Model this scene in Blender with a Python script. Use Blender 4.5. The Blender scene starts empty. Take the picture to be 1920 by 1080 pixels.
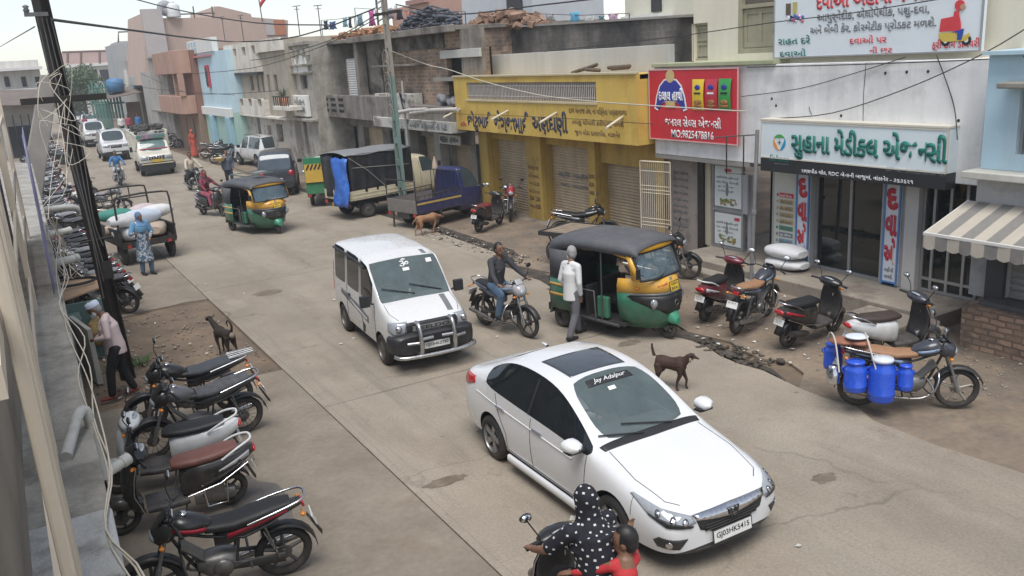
import bpy, bmesh, math, random
from math import sin, cos, pi, radians as R, hypot
from mathutils import Vector as V, Matrix, Euler
from mathutils.bvhtree import BVHTree
random.seed(7)
SC = bpy.context.scene
COL = SC.collection
FOC = 1615.0                      # focal length in pixels of a 1920 wide frame
CAMH = 5.13
def _cam_axes(p, r, yaw):
 fw = V((0, cos(p), -sin(p))); up0 = V((0, sin(p), cos(p))); rt0 = V((1, 0, 0))
 rt = cos(r)*rt0 + sin(r)*up0; up = -sin(r)*rt0 + cos(r)*up0
 m = Matrix(((cos(yaw), sin(yaw), 0), (-sin(yaw), cos(yaw), 0), (0, 0, 1)))
 return m@fw, m@rt, m@up
FW, RT, UP = _cam_axes(R(15.3), R(-3.67), R(30))
CO = V((0, 0, CAMH))
cam = bpy.data.cameras.new("camera"); co = bpy.data.objects.new("camera", cam); COL.objects.link(co)
cam.sensor_width = 36; cam.lens = 36*FOC/1920; cam.clip_start = 0.05; cam.clip_end = 3000
mw = Matrix((RT, UP, -FW)).transposed().to_4x4(); mw.translation = CO; co.matrix_world = mw
SC.camera = co
SUN_EL, SUN_AZ = 66, 215
W = bpy.data.worlds.new("World"); SC.world = W; W.use_nodes = True
nt = W.node_tree; bg = nt.nodes["Background"]
sky = nt.nodes.new("ShaderNodeTexSky"); sky.sky_type = 'NISHITA'; sky.sun_disc = False
sky.sun_elevation = R(SUN_EL); sky.sun_rotation = R(SUN_AZ); sky.air_density = 1.0; sky.dust_density = 0.5; sky.ozone_density = 1.0
hs = nt.nodes.new("ShaderNodeHueSaturation"); hs.inputs["Saturation"].default_value = 0.5
nt.links.new(sky.outputs[0], hs.inputs["Color"]); nt.links.new(hs.outputs[0], bg.inputs[0]); bg.inputs[1].default_value = 0.075
sl = bpy.data.lights.new("sun", 'SUN'); so = bpy.data.objects.new("sun", sl); COL.objects.link(so)
sl.energy = 1.5; sl.angle = R(36); sl.color = (1, .965, .92)
_sd = V((sin(R(SUN_AZ))*cos(R(SUN_EL)), cos(R(SUN_AZ))*cos(R(SUN_EL)), sin(R(SUN_EL))))
so.rotation_euler = _sd.to_track_quat('Z', 'Y').to_euler()
SC.view_settings.view_transform = 'Standard'; SC.view_settings.look = 'None'; SC.view_settings.gamma = 1
SC.view_settings.exposure = 1.25
SC.cycles.max_bounces = 6; SC.cycles.transparent_max_bounces = 12
def ray(x, y): return FW*FOC + RT*(x-960) - UP*(y-540)
def G(x, y, z=0.0): d = ray(x, y); return CO + d*((z-CAMH)/d.z)
def FX(x, y, x0): d = ray(x, y); return CO + d*(x0/d.x)
def FY(x, y, y0): d = ray(x, y); return CO + d*(y0/d.y)
MATS = {}
def _nodes(name):
 m = bpy.data.materials.new(name); m.use_nodes = True
 t = m.node_tree; b = t.nodes["Principled BSDF"]; return m, t, b
def _n(t, typ, **kw):
 n = t.nodes.new(typ)
 for k, v in kw.items(): setattr(n, k, v)
 return n
def _noise(t, vec, scale, det=5, rough=.6, stretch=None):
 n = _n(t, "ShaderNodeTexNoise"); n.inputs["Scale"].default_value = scale; n.inputs["Detail"].default_value = det; n.inputs["Roughness"].default_value = rough
 if stretch:
  mp = _n(t, "ShaderNodeMapping"); mp.inputs["Scale"].default_value = stretch
  t.links.new(vec, mp.inputs[0]); vec = mp.outputs[0]
 t.links.new(vec, n.inputs["Vector"]); return n.outputs[0]
def _ramp(t, fac, a, b, c0=(0, 0, 0, 1), c1=(1, 1, 1, 1)):
 r = _n(t, "ShaderNodeValToRGB"); e = r.color_ramp.elements
 e[0].position = a; e[1].position = b; e[0].color = c0; e[1].color = c1
 t.links.new(fac, r.inputs[0]); return r.outputs[0]
def _mix(t, fac, a, b, mode='MIX', f=None):
 m = _n(t, "ShaderNodeMix", data_type='RGBA', blend_type=mode)
 if fac is not None: t.links.new(fac, m.inputs[0])
 if f is not None: m.inputs[0].default_value = f
 for s, i in ((a, 6), (b, 7)):
  if isinstance(s, tuple): m.inputs[i].default_value = (*s[:3], 1)
  else: t.links.new(s, m.inputs[i])
 return m.outputs[2]
def _math(t, op, a, b=None):
 m = _n(t, "ShaderNodeMath", operation=op)
 for s, i in ((a, 0), (b, 1)):
  if s is None: continue
  if isinstance(s, (int, float)): m.inputs[i].default_value = s
  else: t.links.new(s, m.inputs[i])
 return m.outputs[0]
def pm(name, col, rough=.7, var=.12, scale=3, metal=0.0, bump=0.0, bscale=40, col2=None, amt2=(.5, .62), sc2=1.2,
    streak=None, streak_amt=.5, st_scale=2.0, dust=None, dust_h=(.1, .9), spec=.5, coat=0.0, brick=None, two=None, world=False):
 0
 if name in MATS: return MATS[name]
 m, t, b = _nodes(name)
 tc = _n(t, "ShaderNodeTexCoord"); vec = tc.outputs["Object"]
 if world: g = _n(t, "ShaderNodeNewGeometry"); vec = g.outputs["Position"]
 c = tuple(col)
 lo = tuple(max(0, v*(1-var)) for v in c); hi = tuple(min(1, v*(1+var)) for v in c)
 out = _mix(t, _ramp(t, _noise(t, vec, scale, 6), .3, .7), lo, hi)
 if brick:
  w, hgt, mort, mc = brick
  sx = _n(t, "ShaderNodeSeparateXYZ"); t.links.new(vec, sx.inputs[0])
  cx = _n(t, "ShaderNodeCombineXYZ"); t.links.new(_math(t, 'ADD', sx.outputs[1], sx.outputs[0]), cx.inputs[0]); t.links.new(sx.outputs[2], cx.inputs[1])
  wob = _n(t, "ShaderNodeVectorMath", operation='ADD'); nn = _n(t, "ShaderNodeTexNoise"); nn.inputs["Scale"].default_value = 6; t.links.new(vec, nn.inputs["Vector"])
  sc_ = _n(t, "ShaderNodeVectorMath", operation='SCALE'); sc_.inputs["Scale"].default_value = .05; t.links.new(nn.outputs["Color"], sc_.inputs[0])
  t.links.new(cx.outputs[0], wob.inputs[0]); t.links.new(sc_.outputs[0], wob.inputs[1])
  bk = _n(t, "ShaderNodeTexBrick"); bk.inputs["Scale"].default_value = 1; bk.inputs["Brick Width"].default_value = w; bk.inputs["Row Height"].default_value = hgt
  bk.inputs["Mortar Size"].default_value = mort; bk.inputs["Mortar Smooth"].default_value = .3; bk.inputs["Bias"].default_value = -.2
  bk.inputs["Color1"].default_value = (*lo, 1); bk.inputs["Color2"].default_value = (*hi, 1); bk.inputs["Mortar"].default_value = (*mc, 1)
  t.links.new(wob.outputs[0], bk.inputs["Vector"])
  out = _mix(t, None, bk.outputs[0], out, f=.35)
 if col2: out = _mix(t, _ramp(t, _noise(t, vec, sc2, 8, .65), *amt2), out, tuple(col2))
 if streak:
  s = _ramp(t, _noise(t, vec, st_scale, 6, .6, (1, 1, .12)), .42, .75)
  out = _mix(t, _math(t, 'MULTIPLY', s, streak_amt), out, tuple(streak))
 if dust:
  sx = _n(t, "ShaderNodeSeparateXYZ"); t.links.new(vec, sx.inputs[0])
  mr = _n(t, "ShaderNodeMapRange"); mr.inputs[1].default_value = dust_h[0]; mr.inputs[2].default_value = dust_h[1]; mr.inputs[3].default_value = .5; mr.inputs[4].default_value = 0.0
  t.links.new(sx.outputs[2], mr.inputs[0])
  dn = _ramp(t, _noise(t, vec, 7, 6), .25, .7)
  out = _mix(t, _math(t, 'MULTIPLY', mr.outputs[0], dn), out, tuple(dust))
 fine = _ramp(t, _noise(t, vec, scale*14, 4), .3, .7, (.86, .86, .86, 1), (1.1, 1.1, 1.1, 1))
 out = _mix(t, None, out, fine, 'MULTIPLY', f=min(1.0, var*4))
 if two:
  g = _n(t, "ShaderNodeNewGeometry"); out = _mix(t, g.outputs["Backfacing"], out, tuple(two))
 t.links.new(out, b.inputs["Base Color"])
 b.inputs["Metallic"].default_value = metal; b.inputs["Specular IOR Level"].default_value = spec
 b.inputs["Coat Weight"].default_value = coat; b.inputs["Coat Roughness"].default_value = .06
 rr = _ramp(t, _noise(t, vec, scale*3, 4), .3, .7, (max(.02, rough-.08),)*3+(1,), (min(1, rough+.08),)*3+(1,))
 t.links.new(rr, b.inputs["Roughness"])
 if bump:
  bp = _n(t, "ShaderNodeBump"); bp.inputs["Strength"].default_value = bump; bp.inputs["Distance"].default_value = .02
  t.links.new(_noise(t, vec, bscale, 6, .65), bp.inputs["Height"]); t.links.new(bp.outputs[0], b.inputs["Normal"])
 MATS[name] = m; return m
def glass(name, col=(.02, .03, .035), alpha=1.0, rough=.04):
 if name in MATS: return MATS[name]
 m, t, b = _nodes(name)
 tc = _n(t, "ShaderNodeTexCoord")
 o = _mix(t, _ramp(t, _noise(t, tc.outputs["Object"], 3, 5), .3, .7), tuple(c*.8 for c in col), tuple(c*1.2 for c in col))
 t.links.new(o, b.inputs["Base Color"]); b.inputs["Roughness"].default_value = rough; b.inputs["Specular IOR Level"].default_value = .7
 b.inputs["Alpha"].default_value = alpha
 MATS[name] = m; return m
class MB:
 def __init__(s): s.v = []; s.f = []; s.s = []
 def add(s, vs, fs, smooth=False):
  o = len(s.v); s.v += [tuple(p) for p in vs]
  s.f += [tuple(i+o for i in f) for f in fs]; s.s += [smooth]*len(fs); return s
 def box(s, c, d, rot=None):
  vs = [V((x*d[0]/2, y*d[1]/2, z*d[2]/2)) for x in (-1, 1) for y in (-1, 1) for z in (-1, 1)]
  if rot is not None:
   if not isinstance(rot, Matrix): rot = Euler(rot).to_matrix()
   vs = [rot@p for p in vs]
  c = V(c); return s.add([p+c for p in vs], [(0, 1, 3, 2), (4, 6, 7, 5), (0, 4, 5, 1), (2, 3, 7, 6), (0, 2, 6, 4), (1, 5, 7, 3)])
 def bb(s, x0, x1, y0, y1, z0, z1): return s.box(((x0+x1)/2, (y0+y1)/2, (z0+z1)/2), (abs(x1-x0), abs(y1-y0), abs(z1-z0)))
 def loft(s, rings, cap=True, smooth=True, close=True):
  n = len(rings[0]); vs = [p for r in rings for p in r]; fs = []
  for i in range(len(rings)-1):
   for j in range(n if close else n-1):
    k = (j+1) % n; fs.append((i*n+j, i*n+k, (i+1)*n+k, (i+1)*n+j))
  s.add(vs, fs, smooth)
  if cap and close:
   s.add(rings[0], [tuple(range(n))[::-1]], False); s.add(rings[-1], [tuple(range(n))], False)
  return s
 def tube(s, pts, r, n=8, cap=True, flat=None):
  pts = [V(p) for p in pts]; rs = r if isinstance(r, (list, tuple)) else [r]*len(pts)
  t0 = (pts[1]-pts[0]).normalized(); up = V((0, 0, 1)) if abs(t0.z) < .9 else V((1, 0, 0))
  a = t0.cross(up).normalized(); rings = []
  for i, p in enumerate(pts):
   t = (pts[min(i+1, len(pts)-1)]-pts[max(i-1, 0)])
   t = t.normalized() if t.length > 1e-9 else t0
   a = (a-t*a.dot(t)); a = a.normalized() if a.length > 1e-6 else t.orthogonal().normalized(); b = t.cross(a)
   fl = flat or 1
   rings.append([p+(a*cos(2*pi*k/n)+b*sin(2*pi*k/n)*fl)*rs[i] for k in range(n)])
  return s.loft(rings, cap)
 def ell(s, c, r, rot=None, nu=14, nv=9):
  c = V(c); r = (r, r, r) if isinstance(r, (int, float)) else r
  if rot is not None and not isinstance(rot, Matrix): rot = Euler(rot).to_matrix()
  rings = []
  for i in range(nv+1):
   ph = -pi/2+pi*i/nv; q = max(cos(ph), .02); rg = []
   for k in range(nu):
    p = V((r[0]*q*cos(2*pi*k/nu), r[1]*q*sin(2*pi*k/nu), r[2]*sin(ph)))
    rg.append(c+(rot@p if rot is not None else p))
   rings.append(rg)
  return s.loft(rings)
 def lathe(s, prof, c=(0, 0, 0), axis='z', n=24, cap=True):
  c = V(c); rings = []
  for rr, h in prof:
   rg = []
   for k in range(n):
    a = 2*pi*k/n
    p = {'z': V((rr*cos(a), rr*sin(a), h)), 'y': V((rr*cos(a), h, rr*sin(a))), 'x': V((h, rr*cos(a), rr*sin(a)))}[axis]
    rg.append(c+p)
   rings.append(rg)
  return s.loft(rings, cap)
 def torus(s, c, rad, r, axis='y', n=28, m=8, flat=1.0):
  c = V(c); rings = []
  for i in range(n+1):
   a = 2*pi*i/n; rg = []
   for j in range(m):
    b = 2*pi*j/m; q = rad+r*cos(b); h = r*flat*sin(b)
    p = {'y': V((q*cos(a), h, q*sin(a))), 'z': V((q*cos(a), q*sin(a), h)), 'x': V((h, q*cos(a), q*sin(a)))}[axis]
    rg.append(c+p)
   rings.append(rg)
  return s.loft(rings, cap=False)
 def prism(s, poly, fn, d0, d1):
  0
  n = len(poly); a = [fn(p[0], p[1], d0) for p in poly]; b = [fn(p[0], p[1], d1) for p in poly]
  return s.add(a+b, [tuple(range(n))[::-1], tuple(range(n, 2*n))]+[(i, (i+1) % n, n+(i+1) % n, n+i) for i in range(n)])
 def grid(s, rows, smooth=True):
  n = len(rows[0]); return s.loft(rows, cap=False, smooth=smooth, close=False)
 def build(s, name, mat, parent=None, bevel=0, sub=0, solid=0, bseg=2):
  me = bpy.data.meshes.new(name); me.from_pydata(s.v, [], s.f); me.polygons.foreach_set("use_smooth", s.s)
  bm = bmesh.new(); bm.from_mesh(me); bmesh.ops.recalc_face_normals(bm, faces=bm.faces); bm.to_mesh(me); bm.free()
  return obj(name, me, mat, parent, bevel, sub, solid, bseg)
def obj(name, me, mat, parent=None, bevel=0, sub=0, solid=0, bseg=2):
 if mat is not None: me.materials.append(mat)
 o = bpy.data.objects.new(name, me); COL.objects.link(o); o.parent = parent
 if solid: d = o.modifiers.new("solid", 'SOLIDIFY'); d.thickness = solid; d.offset = 0
 if sub: d = o.modifiers.new("sub", 'SUBSURF'); d.levels = d.render_levels = sub
 if bevel: d = o.modifiers.new("bevel", 'BEVEL'); d.width = bevel; d.segments = bseg; d.limit_method = 'ANGLE'; d.angle_limit = R(35)
 return o
def rr(c, hy, hz, p=2.6, n=16, x=0, tilt=0):
 0
 out = []
 for k in range(n):
  a = 2*pi*k/n; ca, sa = cos(a), sin(a)
  y = hy*math.copysign(abs(ca)**(2/p), ca); z = hz*math.copysign(abs(sa)**(2/p), sa)
  out.append(V((x+tilt*z, c[0]+y, c[1]+z)))
 return out
def smoothpts(pts, k=4):
 0
 pts = [V(p) for p in pts]; out = []
 for i in range(len(pts)-1):
  p0, p1, p2, p3 = pts[max(i-1, 0)], pts[i], pts[i+1], pts[min(i+2, len(pts)-1)]
  for j in range(k):
   t = j/k; out.append(.5*((2*p1)+(p2-p0)*t+(2*p0-5*p1+4*p2-p3)*t*t+(3*p1-p0-3*p2+p3)*t**3))
 out.append(pts[-1]); return out
def tag(o, label=None, cat=None, group=None, kind=None):
 if label: o['label'] = label
 if cat: o['category'] = cat
 if group: o['group'] = group
 if kind: o['kind'] = kind
 return o
def thing(name, label, cat, loc=(0, 0, 0), rz=0, group=None, roll=0, pitch=0, sc=1):
 o = bpy.data.objects.new(name, None); COL.objects.link(o); o.empty_display_size = .2
 o.location = loc; o.rotation_euler = (roll, pitch, rz); o.scale = (sc,)*3
 return tag(o, label, cat, group)
def dup(root, loc, rz, label=None, group=None, roll=None, swap=None):
 0
 def cp(o, par):
  c = o.copy(); COL.objects.link(c); c.parent = par
  if swap and c.type == 'MESH' and c.material_slots and c.material_slots[0].material in swap:
   c.material_slots[0].link = 'OBJECT'; c.material_slots[0].material = swap[o.material_slots[0].material]
  for ch in o.children: cp(ch, c)
  return c
 r = cp(root, None); r.location = loc; r.rotation_euler = (root.rotation_euler.x if roll is None else roll, 0, rz)
 return tag(r, label, None, group)
def evalmesh(o):
 dg = bpy.context.evaluated_depsgraph_get(); dg.update()
 return bpy.data.meshes.new_from_object(o.evaluated_get(dg))
def bake(o):
 0
 me = evalmesh(o); o.modifiers.clear(); old = o.data; o.data = me; bpy.data.meshes.remove(old); return o
def blob(mb, name, mat, parent, vox=.02, it=4, f=.5):
 0
 o = mb.build(name, mat, parent)
 d = o.modifiers.new("r", 'REMESH'); d.mode = 'VOXEL'; d.voxel_size = vox; d.use_smooth_shade = True
 d = o.modifiers.new("s", 'SMOOTH'); d.iterations = it; d.factor = f
 bake(o);
 for p in o.data.polygons: p.use_smooth = True
 return o
HALF = '½'      # marks the previous letter as a half form: its right-hand stem is cut away
def _gm(s, size, bold, ext=.004):
 c = bpy.data.curves.new("lettering", 'FONT'); c.body = s; c.size = size; c.offset = bold*size; c.extrude = ext; c.resolution_u = 3
 o = bpy.data.objects.new("lettering", c); COL.objects.link(o); me = evalmesh(o)
 bpy.data.objects.remove(o); bpy.data.curves.remove(c); return me
def text(s, mat, parent, org, right, up, w=None, h=None, bold=.01, size=1.0, name="lettering", align='l', ext=.003, slant=0.0):
 0
 bm = bmesh.new(); x = 0.0
 segs = []
 cur = ''
 for ch in s:
  if ch == HALF:
   if len(cur) > 1: segs.append((cur[:-1], 0))
   segs.append((cur[-1], 1)); cur = ''
  else: cur += ch
 if cur: segs.append((cur, 0))
 for sg, half in segs:
  me = _gm(sg, 1.0, bold, 0)
  if not me.vertices: x += .3; continue
  b2 = bmesh.new(); b2.from_mesh(me); bpy.data.meshes.remove(me)
  x0 = min(v.co.x for v in b2.verts); x1 = max(v.co.x for v in b2.verts)
  if half:
   bmesh.ops.bisect_plane(b2, geom=b2.verts[:]+b2.edges[:]+b2.faces[:], plane_co=(x0+(x1-x0)*.72, 0, 0), plane_no=(1, 0, 0), clear_outer=True)
   x1 = x0+(x1-x0)*.72
  lead = len(sg)-len(sg.lstrip(' ')); trail = len(sg)-len(sg.rstrip(' '))
  x += lead*.28
  for v in b2.verts: v.co.x += x-x0
  tm = bpy.data.meshes.new("t"); b2.to_mesh(tm); bm.from_mesh(tm); bpy.data.meshes.remove(tm); b2.free()
  x += (x1-x0)+(.0 if half else .06)+trail*.28
 if slant:
  for v in bm.verts: v.co.x += slant*v.co.y
 xs = [v.co.x for v in bm.verts]; ys = [v.co.y for v in bm.verts]
 x0, x1, y0, y1 = min(xs), max(xs), min(ys), max(ys)
 kx = w/(x1-x0) if w else None; ky = h/(y1-y0) if h else None
 kx = kx or ky or size; ky = ky or kx
 org = V(org); right = V(right).normalized(); up = V(up).normalized(); nrm = right.cross(up)
 dx = {'l': 0, 'c': -.5, 'r': -1}[align]*(x1-x0)*kx
 bmesh.ops.solidify(bm, geom=bm.faces[:], thickness=0) if False else None
 for v in bm.verts: v.co = org+right*((v.co.x-x0)*kx+dx)+up*((v.co.y-y0)*ky)
 if ext:
  r = bmesh.ops.extrude_face_region(bm, geom=bm.faces[:])
  for v in r['geom']:
   if isinstance(v, bmesh.types.BMVert): v.co += nrm*ext
 me = bpy.data.meshes.new(name); bm.to_mesh(me); bm.free()
 return obj(name, me, mat, parent)
# ================= shared materials =================
RUBBER = pm("rubber", (.022, .021, .02), .85, .2, 8, dust=(.18, .15, .12), dust_h=(-.1, .5))
BLACKP = pm("black_plastic", (.018, .018, .02), .45, .15, 6, dust=(.16, .14, .115), dust_h=(-.2, 1.0))
GREYM = pm("grey_metal", (.16, .155, .15), .5, .2, 8, metal=.6, dust=(.17, .145, .12), dust_h=(0, .8))
DARKM = pm("dark_metal", (.05, .05, .052), .55, .2, 8, metal=.4, dust=(.15, .13, .105), dust_h=(0, .8))
CHROME = pm("chrome", (.62, .62, .64), .2, .1, 8, metal=1.0)
CLEAR = pm("clear_lens", (.3, .32, .34), .08, .1, 20, spec=.8, coat=.6)
REDL = pm("red_lens", (.42, .02, .025), .12, .1, 20, coat=.5)
AMBER = pm("amber_lens", (.6, .2, .02), .15, .1, 20, coat=.4)
MIRR = pm("mirror_glass", (.75, .78, .8), .06, .03, 4, metal=1.0)
PLATE = pm("plate_white", (.66, .66, .63), .5, .06, 10)
PLATEY = pm("plate_yellow", (.72, .5, .05), .5, .06, 10)
INK = pm("black_ink", (.02, .02, .022), .6, .1, 10)
GLASS = glass("dark_glass")
BRIGHTMIR = pm("mirror_face", (.8, .82, .84), .3, .03, 4)  # near-white paint stands in for a bright reflection in the mirror
# ================= ground =================
def wob_edge(x, y0, y1, step, amp, seed):
 rnd = random.Random(seed); out = []; y = y0
 while y < y1:
  out.append((x+rnd.uniform(-amp, amp), y)); y += step*rnd.uniform(.6, 1.4)*(1+max(0, y-30)/25)
 out.append((x, y1)); return out
dirt = pm("dirt", (.17, .125, .085), .95, .28, .9, col2=(.11, .082, .058), amt2=(.45, .66), sc2=.6, bump=.9, bscale=9, world=True)
m = MB()
nx = [-1500, -200, -60, -20]+[i*.6 for i in range(-4, 28)]+[18, 25, 60, 200, 1500]
ny = [-1500, -200, -60, -12]+[i*.6 for i in range(-3, 70)]+[46, 60, 90, 150, 300, 1500]
rnd = random.Random(3)
rows = [[V((x, y, -.06+(rnd.uniform(-.02, .02) if 0 < x < 16 and 3 < y < 42 else 0))) for x in nx] for y in ny]
m.grid(rows); g = m.build("ground", dirt); tag(g, "brown dirt and dust ground beside the concrete road", "ground", kind="structure")
def slab(name, poly, z0, z1, mat, label, cat):
 mb = MB(); mb.prism(poly, lambda a, b, d: V((a, b, d)), z0, z1)
 return tag(mb.build(name, mat), label, cat, kind="structure")
def road_mat():
 mm, t, b = _nodes("road_concrete"); g = _n(t, "ShaderNodeNewGeometry"); vec = g.outputs["Position"]
 base = _mix(t, _ramp(t, _noise(t, vec, .35, 7, .65), .3, .7), (.225, .19, .148), (.335, .29, .23))
 base = _mix(t, _ramp(t, _noise(t, vec, 1.1, 8, .7, (1, .25, 1)), .5, .72), base, (.22, .183, .143))
 base = _mix(t, _math(t, 'MULTIPLY', _ramp(t, _noise(t, vec, 2.2, 6, .7), .6, .72), .55), base, (.14, .118, .095))
 dd_ = _ramp(t, _noise(t, vec, .22, 6, .75), .52, .7); base = _mix(t, _math(t, 'MULTIPLY', dd_, .6), base, (.36, .315, .25))
 oil = _math(t, 'MULTIPLY', _ramp(t, _noise(t, vec, 3.2, 3, .5), .68, .76), _ramp(t, _noise(t, vec, .4, 3), .45, .6)); base = _mix(t, _math(t, 'MULTIPLY', oil, .6), base, (.07, .06, .05))
 base = _mix(t, _math(t, 'MULTIPLY', _ramp(t, _noise(t, vec, .9, 6, .7, (3, .12, 1)), .55, .7), .35), base, (.13, .115, .098))
 sx = _n(t, "ShaderNodeSeparateXYZ"); t.links.new(vec, sx.inputs[0])
 for ctr, wd in ((5.0, .5), (6.5, .5), (7.9, .45)):     # darker wheel tracks worn into the concrete
  d = _math(t, 'ABSOLUTE', _math(t, 'SUBTRACT', sx.outputs[0], ctr))
  k = _ramp(t, d, 0, wd, (1, 1, 1, 1), (0, 0, 0, 1))
  k = _math(t, 'MULTIPLY', k, _ramp(t, _noise(t, vec, .5, 5, .6, (1, .2, 1)), .35, .7))
  base = _mix(t, _math(t, 'MULTIPLY', k, .3), base, (.16, .145, .125))
 def joint(axis, period, off, w):
  q = _math(t, 'ABSOLUTE', _math(t, 'SUBTRACT', _math(t, 'FRACT', _math(t, 'DIVIDE', _math(t, 'ADD', sx.outputs[axis], off), period)), .5))
  wv = _math(t, 'ADD', q, _math(t, 'MULTIPLY', _math(t, 'SUBTRACT', _noise(t, vec, 1.5, 4), .5), .006))
  return _ramp(t, wv, 0, w/period, (1, 1, 1, 1), (0, 0, 0, 1))
 base = _mix(t, _math(t, 'MULTIPLY', joint(1, 9.0, 1.2, .02), .65), base, (.09, .075, .06))
 base = _mix(t, _math(t, 'MULTIPLY', joint(0, 3.1, .95, .012), .3), base, (.12, .1, .08))
 vo = _n(t, "ShaderNodeTexVoronoi", feature='DISTANCE_TO_EDGE'); vo.inputs["Scale"].default_value = .28
 wv = _n(t, "ShaderNodeVectorMath", operation='ADD'); nn = _n(t, "ShaderNodeTexNoise"); nn.inputs["Scale"].default_value = 1.3; nn.inputs["Detail"].default_value = 6
 t.links.new(vec, nn.inputs["Vector"]); t.links.new(vec, wv.inputs[0]); t.links.new(nn.outputs["Color"], wv.inputs[1]); t.links.new(wv.outputs[0], vo.inputs["Vector"])
 cr = _ramp(t, vo.outputs["Distance"], 0, .012, (1, 1, 1, 1), (0, 0, 0, 1))
 cr = _math(t, 'MULTIPLY', cr, _ramp(t, _noise(t, vec, .3, 3), .45, .6))
 base = _mix(t, _math(t, 'MULTIPLY', cr, .55), base, (.1, .085, .07))
 spk = _ramp(t, _noise(t, vec, 30, 3), .35, .65, (.88, .88, .88, 1), (1.1, 1.1, 1.1, 1)); base = _mix(t, None, base, spk, 'MULTIPLY', f=1)
 t.links.new(base, b.inputs["Base Color"]); b.inputs["Roughness"].default_value = .85; b.inputs["Specular IOR Level"].default_value = .35
 bp = _n(t, "ShaderNodeBump"); bp.inputs["Strength"].default_value = .35; bp.inputs["Distance"].default_value = .02
 t.links.new(_noise(t, vec, 14, 7, .7), bp.inputs["Height"]); t.links.new(bp.outputs[0], b.inputs["Normal"]); return mm
RM = road_mat()
RE = [(9.75, -6), (9.6, 5)]+[(9.55+.06*(y-6)+rnd.uniform(-.13, .13), y) for y in [6+i*.45 for i in range(28)]]+[(10.9, 19.5), (11.0, 24), (10.6, 40), (10.4, 60), (10, 110), (10, 260)]
slab("road", [(3.6, -6), (3.6, 260)][::-1][::-1][:1]+RE+[(3.6, 260)], -.25, 0, RM, "grey concrete road with dusty wheel tracks and joints", "road")
conc = pm("apron_concrete", (.225, .19, .148), .9, .2, .8, col2=(.19, .152, .113), amt2=(.5, .7), sc2=.9, bump=.4, bscale=12, world=True)
slab("parking_apron", [(-1, -6), (3.585, -6), (3.585, 14.45)]+[(x, 14.45+rnd.uniform(-.12, .1)) for x in (3.2, 2.8, 2.4, 2.0, 1.5, 1.0, .5, 0)]+[(-1, 14.4)], -.25, -.006, conc, "concrete parking strip under the near motorcycles", "pavement")
slab("far_apron", [(-1, 120), (-1, 20.3)]+[(x, 20.3+.28*x/3.5+rnd.uniform(-.13, .13)) for x in (0, .6, 1.1, 1.6, 2.1, 2.6, 3.1, 3.585)]+[(3.585, 120)], -.25, -.008, conc, "concrete strip with a broken edge beyond the dirt patch", "pavement")
rdirt = pm("trodden_dirt", (.215, .167, .12), .95, .25, .7, col2=(.14, .114, .092), amt2=(.46, .64), sc2=.8, bump=.7, bscale=11, world=True)
LE = [(x+(-.12 if y < 8.7 else .42), y) for x, y in RE if 4 < y < 61]
slab("roadside_dirt", [(17, -6), (17, 62)]+[(x+rnd.uniform(-.1, .25), y) for x, y in LE[::-1]]+[(9.7, 3.9), (9.85, -6)], -.25, -.018, rdirt, "trodden dusty strip between the drain and the shops", "pavement")
mud = pm("drain_mud", (.06, .05, .04), .6, .4, 2.5, col2=(.11, .092, .075), amt2=(.5, .7), sc2=2.5, bump=1.0, bscale=14, world=True)
mb = MB(); rows = []
for x, y in [(x, y) for x, y in RE if 8.6 < y < 41]:
 rows.append([V((x+.03+rnd.uniform(-.05, .05)+k*.085*min(1, (y-8.2)/3), y, -.03+.012*rnd.random()-(.02 if 0 < k < 5 else 0))) for k in range(6)])
mb.grid(rows); tag(mb.build("drain", mud), "black muddy drain along the right edge of the road", "drain", kind="structure")
def stones(name, spots, mat, label, cat, seed, smin=.012, smax=.05, flat=.5):
 rnd = random.Random(seed); mb = MB()
 for (x0, x1, y0, y1, z, n) in spots:
  for _ in range(n):
   s = rnd.uniform(smin, smax)*rnd.uniform(.5, 1); x, y = rnd.uniform(x0, x1), rnd.uniform(y0, y1)
   mb.ell((x, y, z+s*.2), (s*rnd.uniform(.7, 1.3), s*rnd.uniform(.6, 1.2), s*flat*rnd.uniform(.6, 1.3)), (0, 0, rnd.uniform(0, 3)), 6, 3)
 o = mb.build(name, mat); return tag(o, label, cat, kind="stuff")
stones("stones", [(.6, 3.5, 14.6, 20.2, -.05, 420), (10.4, 13.8, 6, 24, -.015, 260), (11, 13, 6.4, 8.6, -.015, 120), (1, 1.9, 14.3, 16.6, -.04, 80)], pm("pebble", (.25, .21, .17), .95, .35, 3), "small stones and clods scattered over the dirt", "stones", 5)
def litter(name, spots, mat, label, seed):
 rnd = random.Random(seed); mb = MB()
 for (x0, x1, y0, y1, z, n) in spots:
  for _ in range(n):
   s = rnd.uniform(.02, .06); x, y = rnd.uniform(x0, x1), rnd.uniform(y0, y1); a = rnd.uniform(0, 6)
   p = [V((x+s*cos(a+k*pi/2)*rnd.uniform(.5, 1.2), y+s*sin(a+k*pi/2)*rnd.uniform(.4, 1), z+rnd.uniform(.003, .035))) for k in range(4)]
   mb.add(p, [(0, 1, 2), (0, 2, 3)])
 return tag(mb.build(name, mat), label, "litter", kind="stuff")
litter("litter", [(10.1, 10.9, 9, 15, -.01, 30), (10.6, 11.4, 18.5, 24, -.01, 70), (11, 13, 6.5, 9, -.015, 24), (10.3, 13.6, 6, 24, -.015, 50), (.8, 3.4, 14.6, 20, -.04, 35), (3.8, 9.4, 5, 30, .001, 24)], pm("paper_litter", (.5, .48, .44), .8, .25, 5), "scraps of pale paper and plastic along the drain and dirt", 9)
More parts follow.
